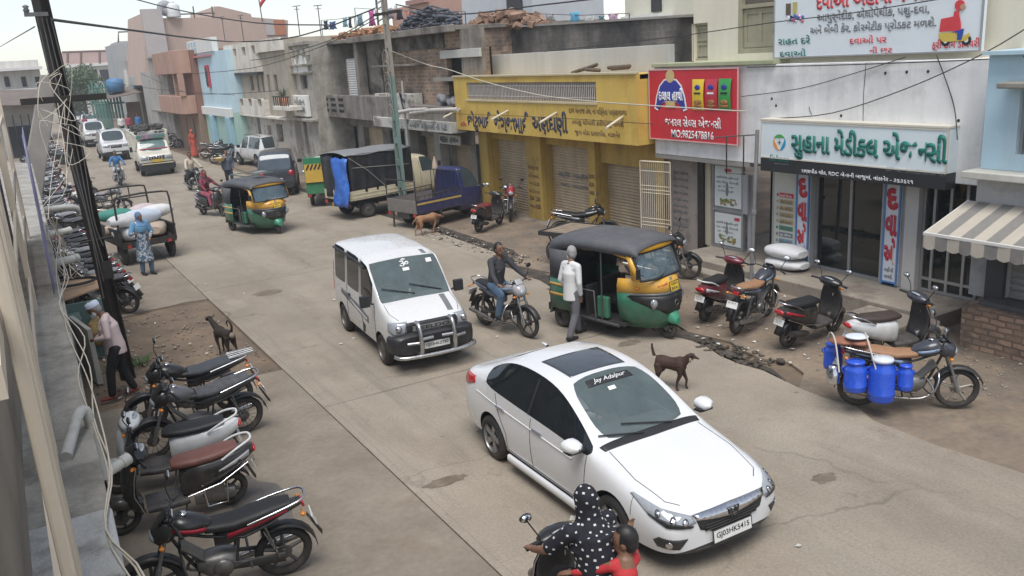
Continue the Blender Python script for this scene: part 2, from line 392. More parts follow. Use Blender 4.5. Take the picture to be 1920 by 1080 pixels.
stones("drain_rubbish", [(9.75, 10.35, 9.2, 10.9, -.02, 120), (9.9, 10.6, 13, 16, -.02, 120), (10.5, 11.3, 18, 24, -.02, 190)], pm("drain_clod", (.07, .058, .045), .9, .6, 6), "dark clods of rubbish heaped along the drain", "rubbish", 12, .02, .075, .6)
mb = MB()
for (px, py, a, b_) in ((503, 549, .36, .26), (1163, 612, .3, .2), (834, 903, .3, .12), (1180, 643, .24, .14), (1545, 897, .18, .12)):
 c = G(px, py); k = [V((c.x+a*cos(i*pi/11)*rnd.uniform(.75, 1.15), c.y+b_*sin(i*pi/11)*rnd.uniform(.75, 1.15), .0035)) for i in range(22)]
 mb.add(k, [tuple(range(22))])
tag(mb.build("road_patches", pm("patch_dirt", (.17, .135, .1), .95, .3, 5, bump=.8, bscale=20, world=True)), "worn brown patches in the concrete road", "road patch", kind="structure")
mb = MB(); c = V((1.98, 9.75, 0)); k = [V((c.x+rnd.uniform(.85, 1.15)*.3*cos(i*2*pi/26)+.05*sin(i), c.y+rnd.uniform(.85, 1.15)*1.0*sin(i*2*pi/26), -.002)) for i in range(26)]
mb.add(k, [tuple(range(26))]); tag(mb.build("wet_patch", pm("wet_concrete", (.12, .105, .088), .35, .25, 3, world=True)), "dark wet stain on the concrete behind the scooters", "wet patch", kind="structure")
# ================= buildings on the right =================
def part(mb, name, mat, root, bevel=0, **k):
 o = mb.build(name, mat, root, bevel, **k); o.location = -root.location; return o
def shift(o, root): o.location = -root.location; return o
def building(name, label, cat, x, y): return thing(name, label, cat, (x, y, 0))
NX, NY, NZ = V((-1, 0, 0)), V((0, -1, 0)), V((0, 0, 1))
def wallh(mb, x, y0, y1, z0, z1, holes=(), depth=.15):
 0
 ys = sorted({y0, y1, *[h[0] for h in holes], *[h[1] for h in holes]}); zs = sorted({z0, z1, *[h[2] for h in holes], *[h[3] for h in holes]})
 ys = [y for y in ys if y0 <= y <= y1]; zs = [z for z in zs if z0 <= z <= z1]
 for a, b in zip(ys, ys[1:]):
  for c, d in zip(zs, zs[1:]):
   if any(h[0]-1e-6 <= a and b <= h[1]+1e-6 and h[2]-1e-6 <= c and d <= h[3]+1e-6 for h in holes): continue
   mb.add([(x, b, c), (x, a, c), (x, a, d), (x, b, d)], [(0, 1, 2, 3)])
 for ya, yb, za, zb in holes:
  e = x+depth
  mb.add([(x, ya, za), (e, ya, za), (e, ya, zb), (x, ya, zb)], [(0, 1, 2, 3)]); mb.add([(x, yb, za), (e, yb, za), (e, yb, zb), (x, yb, zb)], [(3, 2, 1, 0)])
  mb.add([(x, ya, za), (x, yb, za), (e, yb, za), (e, ya, za)], [(0, 1, 2, 3)]); mb.add([(x, ya, zb), (x, yb, zb), (e, yb, zb), (e, ya, zb)], [(3, 2, 1, 0)])
 return mb
def blockwall(mb, x, xb, y0, y1, z0, z1, holes=(), depth=.15):
 wallh(mb, x, y0, y1, z0, z1, holes, depth)
 mb.add([(x, y0, z0), (xb, y0, z0), (xb, y0, z1), (x, y0, z1)], [(0, 1, 2, 3)]); mb.add([(x, y1, z0), (xb, y1, z0), (xb, y1, z1), (x, y1, z1)], [(3, 2, 1, 0)])
 mb.add([(x, y0, z1), (xb, y0, z1), (xb, y1, z1), (x, y1, z1)], [(0, 1, 2, 3)]); mb.add([(xb, y0, z0), (xb, y1, z0), (xb, y1, z1), (xb, y0, z1)], [(0, 1, 2, 3)])
 mb.add([(x, y0, z0), (x, y1, z0), (xb, y1, z0), (xb, y0, z0)], [(0, 1, 2, 3)])
 return mb
def shutter(root, x, y0, y1, z0, z1, mat, slat=.085, name="shutter"):
 mb = MB(); n = max(3, int((z1-z0)/slat)); rows = []
 for i in range(n):
  for q, dx in ((0, .012), (.12, 0), (.5, -.014), (.88, 0)):
   z = z0+(z1-z0)*(i+q)/n; rows.append([V((x+dx, y0, z)), V((x+dx, y1, z))])
 mb.grid(rows, smooth=False); mb.bb(x-.03, x+.02, y0, y1, z0, z0+.06)
 return part(mb, name, mat, root)
SHUT = pm("shutter_steel", (.5, .4, .27), .6, .14, 2, metal=.2, streak=(.2, .155, .1), streak_amt=.5)
SHUTG = pm("shutter_grey", (.36, .36, .36), .55, .08, 2, metal=.2, streak=(.2, .19, .18), streak_amt=.4)
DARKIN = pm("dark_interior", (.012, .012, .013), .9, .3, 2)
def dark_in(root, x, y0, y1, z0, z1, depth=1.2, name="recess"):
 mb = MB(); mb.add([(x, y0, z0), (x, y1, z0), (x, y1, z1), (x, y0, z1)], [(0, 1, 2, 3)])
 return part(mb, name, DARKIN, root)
WOODG = pm("olive_wood", (.34, .315, .225), .65, .1, 4, streak=(.2, .17, .11), streak_amt=.4)
def pane(root, x, y0, y1, z0, z1, mat=None, name="pane", par=None):
 mb = MB(); mb.bb(x, x+.02, y0, y1, z0, z1); o = mb.build(name, mat or GLASS, par or root)
 if par is None: o.location = -root.location
 return o
def frame_box(mb, x, y0, y1, z0, z1, t=.05, d=.06):
 mb.bb(x-d/2, x+d/2, y0, y0+t, z0, z1); mb.bb(x-d/2, x+d/2, y1-t, y1, z0, z1); mb.bb(x-d/2, x+d/2, y0+t, y1-t, z0, z0+t); mb.bb(x-d/2, x+d/2, y0+t, y1-t, z1-t, z1)
def window(root, x, y0, y1, z0, z1, fm, pm_=None, mull=1, bars=0, fr=.06, barm=None):
 mb = MB(); frame_box(mb, x, y0, y1, z0, z1, fr)
 for i in range(1, mull+1):
  y = y0+(y1-y0)*i/(mull+1); mb.bb(x-.02, x+.02, y-.025, y+.025, z0+fr, z1-fr)
 o = part(mb, "window", fm, root)
 p = pane(root, x+.02, y0+fr*.5, y1-fr*.5, z0+fr*.5, z1-fr*.5, pm_, par=o)
 if bars:
  b = MB()
  for i in range(bars):
   y = y0+(y1-y0)*(i+.5)/bars; b.tube([(x-.05, y, z0), (x-.05, y, z1)], .008, 5)
  b.build("grille", barm or GREYM, o)
 return o
PY0, PY1 = 8.45, 16.83
ph = building("pharmacy_building", "two storey pharmacy with cream upper floor above a pale grey band and dark glass shop", "shop building", 15, 12.6)
bandm = pm("band_plaster", (.76, .755, .74), .85, .05, 1.5, col2=(.52, .51, .49), amt2=(.5, .75), sc2=1.3, streak=(.36, .35, .33), streak_amt=.45, st_scale=2.4)
cream = pm("cream_plaster", (.7, .655, .53), .85, .04, 1.5, streak=(.5, .45, .34), streak_amt=.3)
mb = MB(); mb.bb(14.1, 15.4, PY0, PY1, 2.46, 4.55)
part(mb, "balcony_band", bandm, ph, .015)
mb = MB(); mb.bb(14.02, 14.6, 12.95, PY1, 4.553, 4.64); part(mb, "ledge", pm("olive_ledge", (.36, .38, .24), .8, .1, 3), ph, .01)
mb = MB()
for (a, b) in (((1624, 118), (1618, 228)), ((1517, 200), (1522, 215))):
 p, q = FX(*a, 14.095), FX(*b, 14.095); mb.tube([p, (p+q)/2+V((0, .02, 0)), q], .006, 4)
for a in ((1447, 185), (1577, 217), (1797, 226), (1660, 137), (1700, 135), (1740, 134), (1455, 198)):
 p = FX(*a, 14.095); mb.ell(p, (.008, .03, .03), None, 6, 4)
part(mb, "wall_holes", INK, ph)
dw0, dw1 = FX(1453, 112, 14.55), FX(1386, 112, 14.55); ww0, ww1 = FX(1330, 118, 14.55), FX(1300, 40, 14.55)
mb = MB(); blockwall(mb, 14.5, 19, PY0-.3, 15.85, 4.55, 8.4, [(12.3, dw1.y, 4.78, 7.3), (ww0.y, ww1.y, 4.66, 5.5)], .16)
part(mb, "upper_wall", cream, ph)
mb = MB(); frame_box(mb, 14.58, 12.3, dw1.y, 4.78, 7.3, .1, .14); mb.bb(14.52, 14.64, 12.4, dw1.y-.1, 5.72, 5.8)
fr = part(mb, "double_door", WOODG, ph, .006)
mb = MB(); w_ = (dw1.y-.1-12.4)
for i in range(2):
 a = 12.4+w_*i/2+.01; b = 12.4+w_*(i+1)/2-.01
 mb.bb(14.6, 14.64, a, b, 4.88, 5.72); mb.bb(14.575, 14.6, a, a+.09, 4.9, 5.7); mb.bb(14.575, 14.6, b-.09, b, 4.9, 5.7); mb.bb(14.575, 14.6, (a+b)/2-.04, (a+b)/2+.04, 4.9, 5.7); mb.bb(14.577, 14.6, a+.09, b-.09, 4.9, 5.0); mb.bb(14.577, 14.6, a+.09, b-.09, 5.6, 5.7)
mb.build("leaf", WOODG, fr)
mb = MB(); mb.bb(14.62, 14.64, 12.4, dw1.y-.1, 5.8, 7.2); mb.build("louvre", pm("mesh_brown", (.12, .1, .08), .8, .2, 30), fr)
mb = MB(); mb.tube([(14.56, 12.4+w_/2+.08, 5.1), (14.54, 12.4+w_/2+.08, 5.2), (14.56, 12.4+w_/2+.08, 5.3)], .012, 6); mb.build("handle", DARKM, fr)
mb = MB(); frame_box(mb, 14.6, ww0.y, ww1.y, 4.66, 5.5, .05, .1)
wf = part(mb, "shuttered_window", WOODG, ph, .004)
mb = MB(); a, b = ww0.y+.05, ww1.y-.05
mb.bb(14.63, 14.66, a, b, 4.71, 5.45)
for z0, z1 in ((4.75, 5.05), (5.1, 5.42)):
 frame_box(mb, 14.62, a+.02, b-.02, z0, z1, .05, .03)
mb.build("leaf", WOODG, wf)
mb = MB(); mb.bb(13.35, 17, 8.6, 15.3, -.2, .27)
plm = pm("plinth_concrete", (.27, .235, .19), .9, .18, 1.3, col2=(.16, .135, .11), sc2=1.0, bump=.4, bscale=14)
part(mb, "plinth", plm, ph, .02)
mb = MB(); mb.bb(12.6, 13.345, 8.75, 9.9, -.2, .2); part(mb, "step", plm, ph, .03)
mb = MB(); mb.bb(13.0, 13.345, 12.2, 14.9, -.2, .12); part(mb, "step", plm, ph, .03)
mb = MB(); mb.bb(14.1, 15.4, 13.66, PY1, 2.36, 2.455); part(mb, "slab_edge", pm("slab_grey", (.3, .28, .25), .9, .15, 3), ph)
alum = pm("aluminium", (.33, .33, .335), .45, .08, 4, metal=.5)
gcol = pm("grey_tile", (.35, .35, .36), .4, .06, 3)
XS = 14.5
def yat(px, py=420, x=XS): return FX(px, py, x).y
mb = MB(); mb.bb(XS-.02, XS+.5, yat(1697), yat(1653), .27, 2.456); part(mb, "column", gcol, ph, .006)
mb = MB(); mb.bb(XS-.06, XS+.5, yat(1724), yat(1699), .27, 2.456); part(mb, "column", pm("pale_tile", (.5, .49, .47), .45, .06, 3), ph, .006)
mb = MB(); mb.bb(XS-.02, XS+.5, yat(1521), yat(1487), .27, 2.456); part(mb, "column", gcol, ph, .006)
mb = MB(); mb.bb(XS+.02, XS+.4, yat(1486), yat(1446), .27, 2.456); part(mb, "wall", pm("side_wall", (.38, .37, .35), .8, .08, 3), ph)
y0, y1 = yat(1651), yat(1523); mb = MB(); frame_box(mb, XS+.12, y0, y1, .28, 2.45, .05, .06); ym = (y0+y1)/2-.05; mb.bb(XS+.09, XS+.15, ym-.03, ym+.03, .33, 2.4)
mb.bb(XS+.05, XS+.09, y0, y1, .275, .33)
gd = part(mb, "glass_door", alum, ph); pane(ph, XS+.13, y0+.04, y1-.04, .32, 2.42, glass("shop_glass", (.012, .017, .016), 1, .03), par=gd)
y0, y1 = yat(1836), yat(1725); mb = MB(); frame_box(mb, XS+.1, y0, y1, .28, 2.45, .05, .06)
for k in (.25, .52, .8): mb.bb(XS+.07, XS+.13, y0+(y1-y0)*k-.025, y0+(y1-y0)*k+.025, .33, 2.4)
mb.bb(XS+.072, XS+.128, y0, y1, 1.15, 1.2); mb.bb(XS+.072, XS+.128, y0, y1, .5, .55)
gd = part(mb, "shop_window", pm("steel_frame", (.42, .42, .42), .4, .06, 4, metal=.6), ph); pane(ph, XS+.11, y0+.04, y1-.04, .32, 2.42, glass("shop_glass"), par=gd)
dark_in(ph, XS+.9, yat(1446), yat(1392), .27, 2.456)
mb = MB(); mb.bb(XS+.2, XS+.26, yat(1446, 420, XS), yat(1440), .27, 2.4); mb.bb(XS+.1, XS+.14, yat(1402), yat(1396), .27, 2.1); mb.bb(XS-.02, XS+.02, yat(1402), yat(1394), 1.2, 2.1); part(mb, "door_post", gcol, ph)
y0, y1 = yat(1392), yat(1334); mb = MB(); frame_box(mb, XS+.05, y0, y1, .28, 2.3, .05, .06); mb.bb(XS+.02, XS+.08, y0+.05, y1-.05, 1.17, 1.24)
dd = part(mb, "poster_door", alum, ph)
posterm = pm("poster_paper", (.6, .63, .62), .6, .04, 4)
pane(ph, XS+.06, y0+.04, y1-.04, .32, 2.27, glass("door_glass", (.3, .33, .33), 1, .08), par=dd)
mb = MB()
for a, b in ((.36, 1.12), (1.28, 2.24)): mb.bb(XS+.03, XS+.045, y0+.07, y1-.08, a, b)
ps = mb.build("poster", posterm, dd)
def fill_text(root, x, y, z, w, h, s, mat, name="lettering", bold=.012, par=None, **k):
 0
 o = text(s, mat, par or root, (x, y, z), NY, NZ, w, h, bold, name=name, **k)
 if par is None: shift(o, root)
 return o
REDP = pm("red_print", (.5, .03, .05), .5, .08, 6); GREENP = pm("green_print", (.01, .16, .13), .5, .08, 6); WHITEP = pm("white_print", (.78, .78, .78), .5, .04, 6)
GREYP = pm("grey_print", (.18, .19, .2), .6, .08, 8); BLUEP = pm("blue_print", (.02, .06, .33), .5, .08, 6); OCHP = pm("ochre_print", (.42, .3, .14), .6, .2, 12)
yc = (y0+y1)/2
def poster_bits(z0, z1, top):
 mb = MB(); mb.bb(XS+.022, XS+.03, yc-.12, yc+.1, z1-.12, z1-.05) if top else mb.bb(XS+.022, XS+.03, y0+.12, y0+.28, z1-.13, z1-.06)
 mb.build("badge", REDP, dd)
 for k, (s, hh) in enumerate((("હાઈજેનીક ક્રીમ હવે", .07), ("ઘર બેઠા મેળવો", .06), ("દૂધ  ઘી  છાશ", .045), ("પનીર  દહીં", .045))):
  fill_text(ph, XS+.028, y1-.14-(.0 if k < 2 else .05), z1-(.3 if top else .26)-k*.1, (y1-y0)*(.7 if k < 2 else .5), hh, s, GREYP, par=dd, bold=.01)
 mb = MB(); rnd = random.Random(int(z1*10))
 for k in range(26):
  mb.ell((XS+.026, yc-.02+rnd.uniform(-.26, .26), z0+.06+rnd.uniform(0, .2)*(1-abs(k-13)/22)), (.006, rnd.uniform(.02, .05), rnd.uniform(.02, .05)), None, 7, 4)
 mb.build("food_picture", pm("food_print", (.35, .22, .08), .6, .7, 16, col2=(.1, .2, .05), amt2=(.45, .55), sc2=12), dd)
 mb = MB(); mb.ell((XS+.026, yc+.02, z0+.38), (.006, .045, .12), None, 8, 6); mb.ell((XS+.026, yc+.02, z0+.53), (.006, .035, .04), None, 8, 6); mb.build("figure_picture", GREYP, dd)
poster_bits(1.28, 2.24, True); poster_bits(.36, 1.12, False)
mb = MB(); mb.bb(XS-.02, XS+.1, yat(1333), yat(1326), .27, 2.4); mb.bb(XS+.02, XS+.1, yat(1326), yat(1321), .27, 2.4); part(mb, "door_jamb", pm("beige_jamb", (.44, .39, .29), .6, .08, 4), ph)
mb = MB(); mb.bb(XS-.04, XS+.4, yat(1320.5), yat(1310), .0, 2.455); part(mb, "pillar", pm("black_brown", (.025, .02, .018), .6, .2, 4), ph, .005)
mb = MB(); mb.bb(XS+.0, XS+.4, yat(1309.5), yat(1200, 420), .0, 2.36); part(mb, "side_wall", pm("faded_wall", (.33, .29, .26), .9, .15, 2, col2=(.22, .19, .17), sc2=2.0, streak=(.2, .17, .15)), ph)
for k in range(9):
 fill_text(ph, XS-.006, yat(1262)-.03, 1.92-k*.165, .55, .075 if k % 3 else .1, ("ચેવડો ગાંઠીયા", "ફરસાણ", "વેફર ચવાણું", "સેવ મમરા", "પાપડી ભાવ")[k % 5], GREYP, bold=.012)
def board(name, label, x, y0, y1, z0, z1, mat, d=.12, framem=None, ft=.03):
 t = thing(name, label, "sign", (x, (y0+y1)/2, z0))
 mb = MB(); mb.bb(x, x+d, y0, y1, z0, z1); part(mb, "panel", mat, t, .006)
 if framem:
  mb = MB(); frame_box(mb, x, y0, y1, z0, z1, ft, .03); part(mb, "frame", framem, t)
 return t
def T(t, x, px0, py0, px1, py1, s, mat, h=None, **k):
 0
 a, b = FX(px0, py0, x), FX(px1, py1, x)
 o = text(s, mat, t, (x, a.y, (a.z+b.z)/2), NY, NZ, abs(a.y-b.y), h, k.pop('bold', .014), **k); return shift(o, t)
panelw = pm("sign_white", (.68, .75, .77), .35, .03, 2)
sg = board("shop_sign", "white lightbox sign with big green lettering and round logo over the pharmacy", 13.82, 8.87, 13.07, 2.66, 3.42, panelw, .28, pm("sign_frame", (.6, .56, .47), .5, .06, 3), .025)
mb = MB(); mb.bb(13.815, 14.1, 8.87, 13.07, 2.38, 2.655); part(mb, "address_strip", pm("sign_black", (.025, .027, .03), .35, .1, 3), sg, .004)
mb = MB(); mb.bb(13.8, 14.1, 8.86, 13.08, 3.421, 3.47); part(mb, "top_flashing", pm("sign_frame", (.6, .56, .47)), sg, .01)
T(sg, 13.81, 1483, 302, 1775, 318, "સુહાના મેડીકલ એજન½સી", GREENP, .64, bold=.03, ext=.012)
T(sg, 13.81, 1503, 327, 1712, 346, "દાણાપીઠ ચોક, RDC બેન½કની બાજુમાં, વાંકાનેર - ૩૬૩૬૨૧", WHITEP, .115, bold=.012)
T(sg, 13.812, 1661, 318, 1774, 334, "GST No. : 24CCZPB3938P1ZV", GREYP, .075, bold=.004)
T(sg, 13.812, 1442, 302, 1479, 303, "Sahana", GREENP, .13, bold=.0, slant=.25)
T(sg, 13.812, 1452, 308, 1479, 309, "MEDICAL AGENCY", GREYP, .025, bold=.0)
lc = FX(1461, 267, 13.81)
for a0, mm in ((35, pm("logo_green", (.08, .36, .09), .5, .05, 6)), (155, pm("logo_orange", (.72, .3, .08), .5, .05, 6)), (275, pm("logo_blue", (.02, .3, .5), .5, .05, 6))):
 mb = MB(); o_, i_ = [], []
 for k in range(13):
  a = R(a0+k*9.6); w = sin(pi*(k+.6)/13.2); o_.append((lc.y-cos(a)*(.165), lc.z+sin(a)*.165)); i_.append((lc.y-cos(a)*(.165-.075*w), lc.z+sin(a)*(.165-.075*w)))
 mb.prism(o_+i_[::-1], lambda a, b, d: V((d, a, b)), 13.812, 13.819); part(mb, "logo", mm, sg)
mb = MB(); mb.bb(13.812, 13.819, lc.y-.045, lc.y+.045, lc.z-.008, lc.z+.008); mb.bb(13.813, 13.8195, lc.y-.008, lc.y+.008, lc.z-.045, lc.z+.045); part(mb, "logo_cross", GREENP, sg)
bb_ = board("billboard", "large white medicine billboard with coloured lettering on the upper storey", 14.2, 8.67, 13.12, 4.66, 6.35, pm("billboard_white", (.7, .75, .78), .4, .03, 2), .1, pm("steel_frame", (.42, .42, .42)), .025)
BX = 14.19
T(bb_, BX, 1530, 18, 1740, 1, "દવાઓ અહીંયા મળશે", pm("red_sign", (.62, .05, .06), .5, .05, 6), .4, bold=.02)
T(bb_, BX, 1532, 44, 1742, 31, "આયુર્વેદીક, એલોપેથીક, પશુ-દવા,", GREYP, .235, bold=.016)
T(bb_, BX, 1519, 68, 1755, 55, "અને બેબી કેર, કોસ½મેટીક પ્રોડકટ મળશે.", GREYP, .215, bold=.016)
T(bb_, BX, 1459, 84, 1519, 82, "રાહત દરે", GREENP, .17, bold=.012); T(bb_, BX, 1462, 107, 1511, 105, "દવાઓ", GREENP, .15, bold=.012)
T(bb_, BX, 1593, 83, 1662, 80, "દવાઓ પર", pm("red_sign", (.62, .05, .06)), .15, bold=.012); T(bb_, BX, 1630, 104, 1673, 102, "ની છુટ", pm("red_sign", (.62, .05, .06)), .16, bold=.012)
T(bb_, BX, 1747, 96, 1836, 93, "ફ્રી હોમ ડીલવરી", pm("red_sign", (.62, .05, .06)), .2, bold=.012)
def dots(px, py, n, sx, sz, cols, r0, r1, seed):
 rnd = random.Random(seed); c = FX(px, py, BX)
 for j, mm in enumerate(cols):
  mb = MB()
  for k in range(n):
   rr_ = rnd.uniform(r0, r1); mb.ell((BX, c.y+rnd.uniform(-sx, sx), c.z+rnd.uniform(-sz, sz)), (.006+.001*j, rr_*1.2, rr_), (rnd.uniform(0, 3), 0, 0), 8, 4)
  part(mb, "pill_picture", mm, bb_)
dots(1492, 35, 6, .2, .05, (INK, pm("pill_blue", (.05, .12, .4), .4, .1, 5), pm("pill_pink", (.6, .2, .28), .4, .1, 5), WHITEP), .02, .045, 4)
mb = MB(); c = FX(1481, 20, BX); mb.bb(BX-.006, BX, c.y-.02, c.y+.1, c.z-.08, c.z+.14); part(mb, "bottle_picture", pm("bottle_brown", (.12, .08, .05), .4, .2, 5), bb_)
mb = MB(); c = FX(1489, 19, BX); mb.bb(BX-.009, BX-.002, c.y-.07, c.y+.03, c.z-.06, c.z+.15); part(mb, "bottle_picture", pm("bottle_yellow", (.5, .45, .12), .4, .2, 5), bb_)
c = FX(1793, 45, BX)
def pic(poly, mm, d=.004):
 mb = MB(); mb.prism([(c.y-a, c.z+b) for a, b in poly], lambda a, b, q: V((q, a, b)), BX-d, BX); return part(mb, "rider_picture", mm, bb_)
circ = lambda a, b, r: [(a+r*cos(i*pi/8), b+r*sin(i*pi/8)) for i in range(16)]
pic(circ(-.17, -.27, .085), INK); pic(circ(.2, -.27, .085), INK); pic(circ(-.17, -.27, .035), WHITEP, .007); pic(circ(.2, -.27, .035), WHITEP, .007)
pic([(-.3, -.13), (.0, -.13), (.06, -.22), (.16, -.2), (.24, -.15), (.26, -.2), (.2, -.28), (-.22, -.28), (-.3, -.2)], pm("scooter_yellow", (.6, .45, .08), .5, .05, 6), .009)
pic([(-.3, -.11), (-.04, -.11), (-.02, .13), (-.28, .1)], pm("red_sign", (.62, .05, .06)), .006)
pic([(-.06, -.11), (.1, -.14), (.08, .02), (.02, .22), (-.05, .2)], pm("red_sign", (.62, .05, .06)), .012)
pic(circ(.1, .27, .045), pm('face_print', (.5, .3, .2), .6, .1, 6), .016); pic([(-.06, -.13), (.14, -.08), (.12, -.26), (.04, -.26), (.04, -.14)], BLUEP, .014); pic(circ(.04, .3, .085), pm("red_sign", (.62, .05, .06)), .012)
rb = board("banner", "red cloth banner with a blue emblem and three snack packets", 13.95, 13.86, 16.85, 2.84, 4.51, pm("banner_red", (.56, .025, .04), .55, .05, 2, bump=.15, bscale=2), .03, pm("banner_hem", (.62, .4, .38), .7, .05, 4), .025)
X = 13.94
T(rb, X, 1247, 240, 1352, 238, "જનરલ સેલ½સ એજન½સી", WHITEP, .25, bold=.02); T(rb, X, 1259, 259, 1338, 262, "MO:9825478816", WHITEP, .19, bold=.02)
ec = FX(1257, 178, X)
def emblem(poly, mm, d, k=1):
 mb = MB(); mb.prism([(ec.y-a*k, ec.z+b*k) for a, b in poly], lambda a, b, q: V((q, a, b)), X-d, X); return part(mb, "emblem", mm, rb)
half = [(0, .36), (.2, .33), (.36, .2), (.46, -.02), (.53, -.3), (.42, -.34), (.3, -.2), (.2, -.15), (0, -.16)]
sh = half+[(-a, b) for a, b in half[::-1][1:-1]]
emblem(sh, WHITEP, .006, 1.1); emblem(sh, pm("emblem_blue", (.025, .035, .3), .5, .05, 6), .009, 1.0)
emblem(circ(0, .43, .15), pm("emblem_gold", (.55, .42, .2), .5, .1, 8), .012); emblem([(-.17, -.3), (.17, -.3), (.15, -.14), (-.15, -.14)], pm("emblem_gold", (.55, .42, .2)), .012)
T(rb, X-.012, 1235, 189, 1280, 189, "દલાલ હાથી", WHITEP, .3, bold=.03)
for px, mm in ((1310, pm("packet_yellow", (.72, .5, .03), .35, .06, 6)), (1335, pm("packet_red", (.5, .03, .06), .35, .06, 6)), (1360, pm("packet_green", (.04, .32, .07), .35, .06, 6))):
 c = FX(px, 178, X); mb = MB()
 mb.loft([[V((X-.004-dx*.03, c.y+w, c.z+z)), V((X-.004-dx*.05, c.y, c.z+z)), V((X-.004-dx*.03, c.y-w, c.z+z))] for z, w, dx in ((-.34, .2, 0), (-.25, .185, .6), (0, .18, 1), (.25, .185, .6), (.35, .2, 0))], cap=False, close=False)
 o = part(mb, "packet_picture", mm, rb)
 mb = MB(); mb.ell((X-.05, c.y, c.z+.17), (.008, .09, .06), None, 10, 6); part(mb, "packet_badge", pm("emblem_blue", (.025, .035, .3)), rb)
 mb = MB(); mb.bb(X-.06, X-.052, c.y-.1, c.y+.1, c.z+.02, c.z+.06); part(mb, "packet_band", WHITEP if px == 1335 else INK, rb)
 mb = MB(); mb.ell((X-.045, c.y, c.z-.16), (.012, .12, .06), None, 10, 6); mb.ell((X-.04, c.y, c.z-.24), (.012, .14, .04), None, 10, 6); part(mb, "food_picture", pm("fried_food", (.3, .14, .04), .7, .5, 14), rb)
for k, (pa, pb, top, bot) in enumerate(((1491, 1515, 330, 500), (1655, 1686, 347, 540))):
 y0, y1 = FX(pb, 420, 14.4).y, FX(pa, 420, 14.4).y
 t = board("vertical_sign", ("narrow medicine board with red letters beside the price list", "narrow medicine board with red letters right of the glass doors")[k], 14.42, y0, y1, .3, 2.36, pm("board_white", (.62, .64, .68), .4, .03, 3), .05, pm("board_blue", (.08, .2, .42), .5, .05, 4), .035)
 w = y1-y0-.1; yl = y1-.05
 for s, z, h in (("દ", 1.78, .42), ("વા", 1.27, .42), ("ઓ", .72, .52)): fill_text(t, 14.412, yl, z, w, h, s, REDP, bold=.05)
 fill_text(t, 14.412, yl-.03, .56, w-.06, .1, "અહીં થી", GREYP, bold=.012); fill_text(t, 14.412, yl-.03, .43, w-.06, .09, "મળશે.", GREYP, bold=.012)
 mb = MB(); mb.bb(14.405, 14.419, y0+.04, y1-.04, .303, .37); part(mb, "foot_band", pm("board_blue", (.08, .2, .42)), t)
y0, y1 = FX(1489, 420, 14.42).y, FX(1449, 420, 14.42).y
t = board("price_board", "tall price list board with coloured rows left of the red letter board", 14.45, y0, y1, .42, 2.38, pm("board_cream", (.52, .52, .46), .6, .06, 3), .03)
rowsm = [REDP, OCHP, OCHP, OCHP, OCHP, pm("row_green", (.06, .24, .14), .6, .1, 8), GREYP, pm("row_blue", (.22, .3, .36), .6, .1, 8), pm("row_blue", (.22, .3, .36))]
for k, mm in enumerate(rowsm):
 mb = MB(); z = 1.72-k*.145; mb.bb(14.443, 14.449, y0+.06, y1-.16, z, z+.1); mb.ell((14.446, y1-.1, z+.05), (.004, .035, .035), None, 8, 4); part(mb, "price_row", mm, t)
 fill_text(t, 14.44, y1-.18, z+.015, y1-y0-.28, .065, ("શરદી ઉધરસ", "તાવ દવા", "કફ સીરપ", "બેબી પાવડર")[k % 4], WHITEP if k in (0, 6) else GREYP, bold=.012)
nb = building("awning_shop_building", "blue and grey shop building with striped awning and brick base at the right edge", "shop building", 14.2, 5.5)
bluew = pm("sky_blue_wall", (.42, .58, .66), .85, .06, 1.5, streak=(.4, .42, .42), streak_amt=.5)
mb = MB(); blockwall(mb, 13.62, 18, 2, 8.16, 2.84, 4.62, [(5.6, 7.62, 3.1, 4.1)], .14); part(mb, "blue_wall", bluew, nb)
mb = MB(); blockwall(mb, 15.2, 18, 2, 8.44, 4.62, 8.4); part(mb, "upper_recess_wall", pm("recess_shadow_grey", (.2, .2, .2), .9, .1, 2), nb)  # shadow of the recess is put into this wall's dark grey
mb = MB(); mb.bb(13.45, 15.19, 2, 8.18, 4.622, 4.68); part(mb, "roof_edge", bluew, nb)
window(nb, 13.73, 5.6, 7.62, 3.1, 4.1, pm("steel_frame", (.42, .42, .42)), glass("window_grey", (.16, .18, .19), 1, .15), 2, 14)
mb = MB(); mb.bb(13.25, 13.615, 5.3, 7.8, 4.13, 4.22); part(mb, "window_shade", pm("shade_concrete", (.26, .24, .21), .9, .2, 3), nb, .02)
mb = MB(); mb.bb(13.25, 14.6, 2, 8.25, 2.72, 2.835); part(mb, "ledge", pm("ledge_cream", (.55, .54, .48), .85, .1, 3, streak=(.3, .27, .23)), nb, .015)
greyw = pm("grey_plaster", (.42, .42, .41), .9, .06, 1.5, col2=(.32, .31, .3), sc2=1.5)
mb = MB(); blockwall(mb, 13.6, 18, 2, 8.18, .72, 2.715, [(3.2, 7.55, .72, 2.0)], .2); part(mb, "wall", greyw, nb)
mb = MB(); mb.bb(13.5, 13.598, 7.56, 7.86, .72, 1.75); part(mb, "pillar", pm("charcoal_pillar", (.06, .06, .065), .6, .1, 3), nb, .01)
shutter(nb, 13.7, 3.2, 7.55, .78, 2.0, SHUTG, .11)
mb = MB(); mb.bb(13.2, 13.66, 2.5, 7.75, .70, .78); part(mb, "sill", pm("dark_sill", (.1, .1, .1), .7, .15, 3), nb, .01)
brickm = pm("brick_plinth", (.36, .245, .175), .95, .4, 3, brick=(.26, .1, .02, (.07, .058, .048)), col2=(.15, .115, .09), amt2=(.54, .7), sc2=1.6, bump=1.0, bscale=18)
mb = MB(); mb.bb(13.05, 17, 1.5, 7.95, -.2, .7); part(mb, "brick_plinth", brickm, nb, .03)
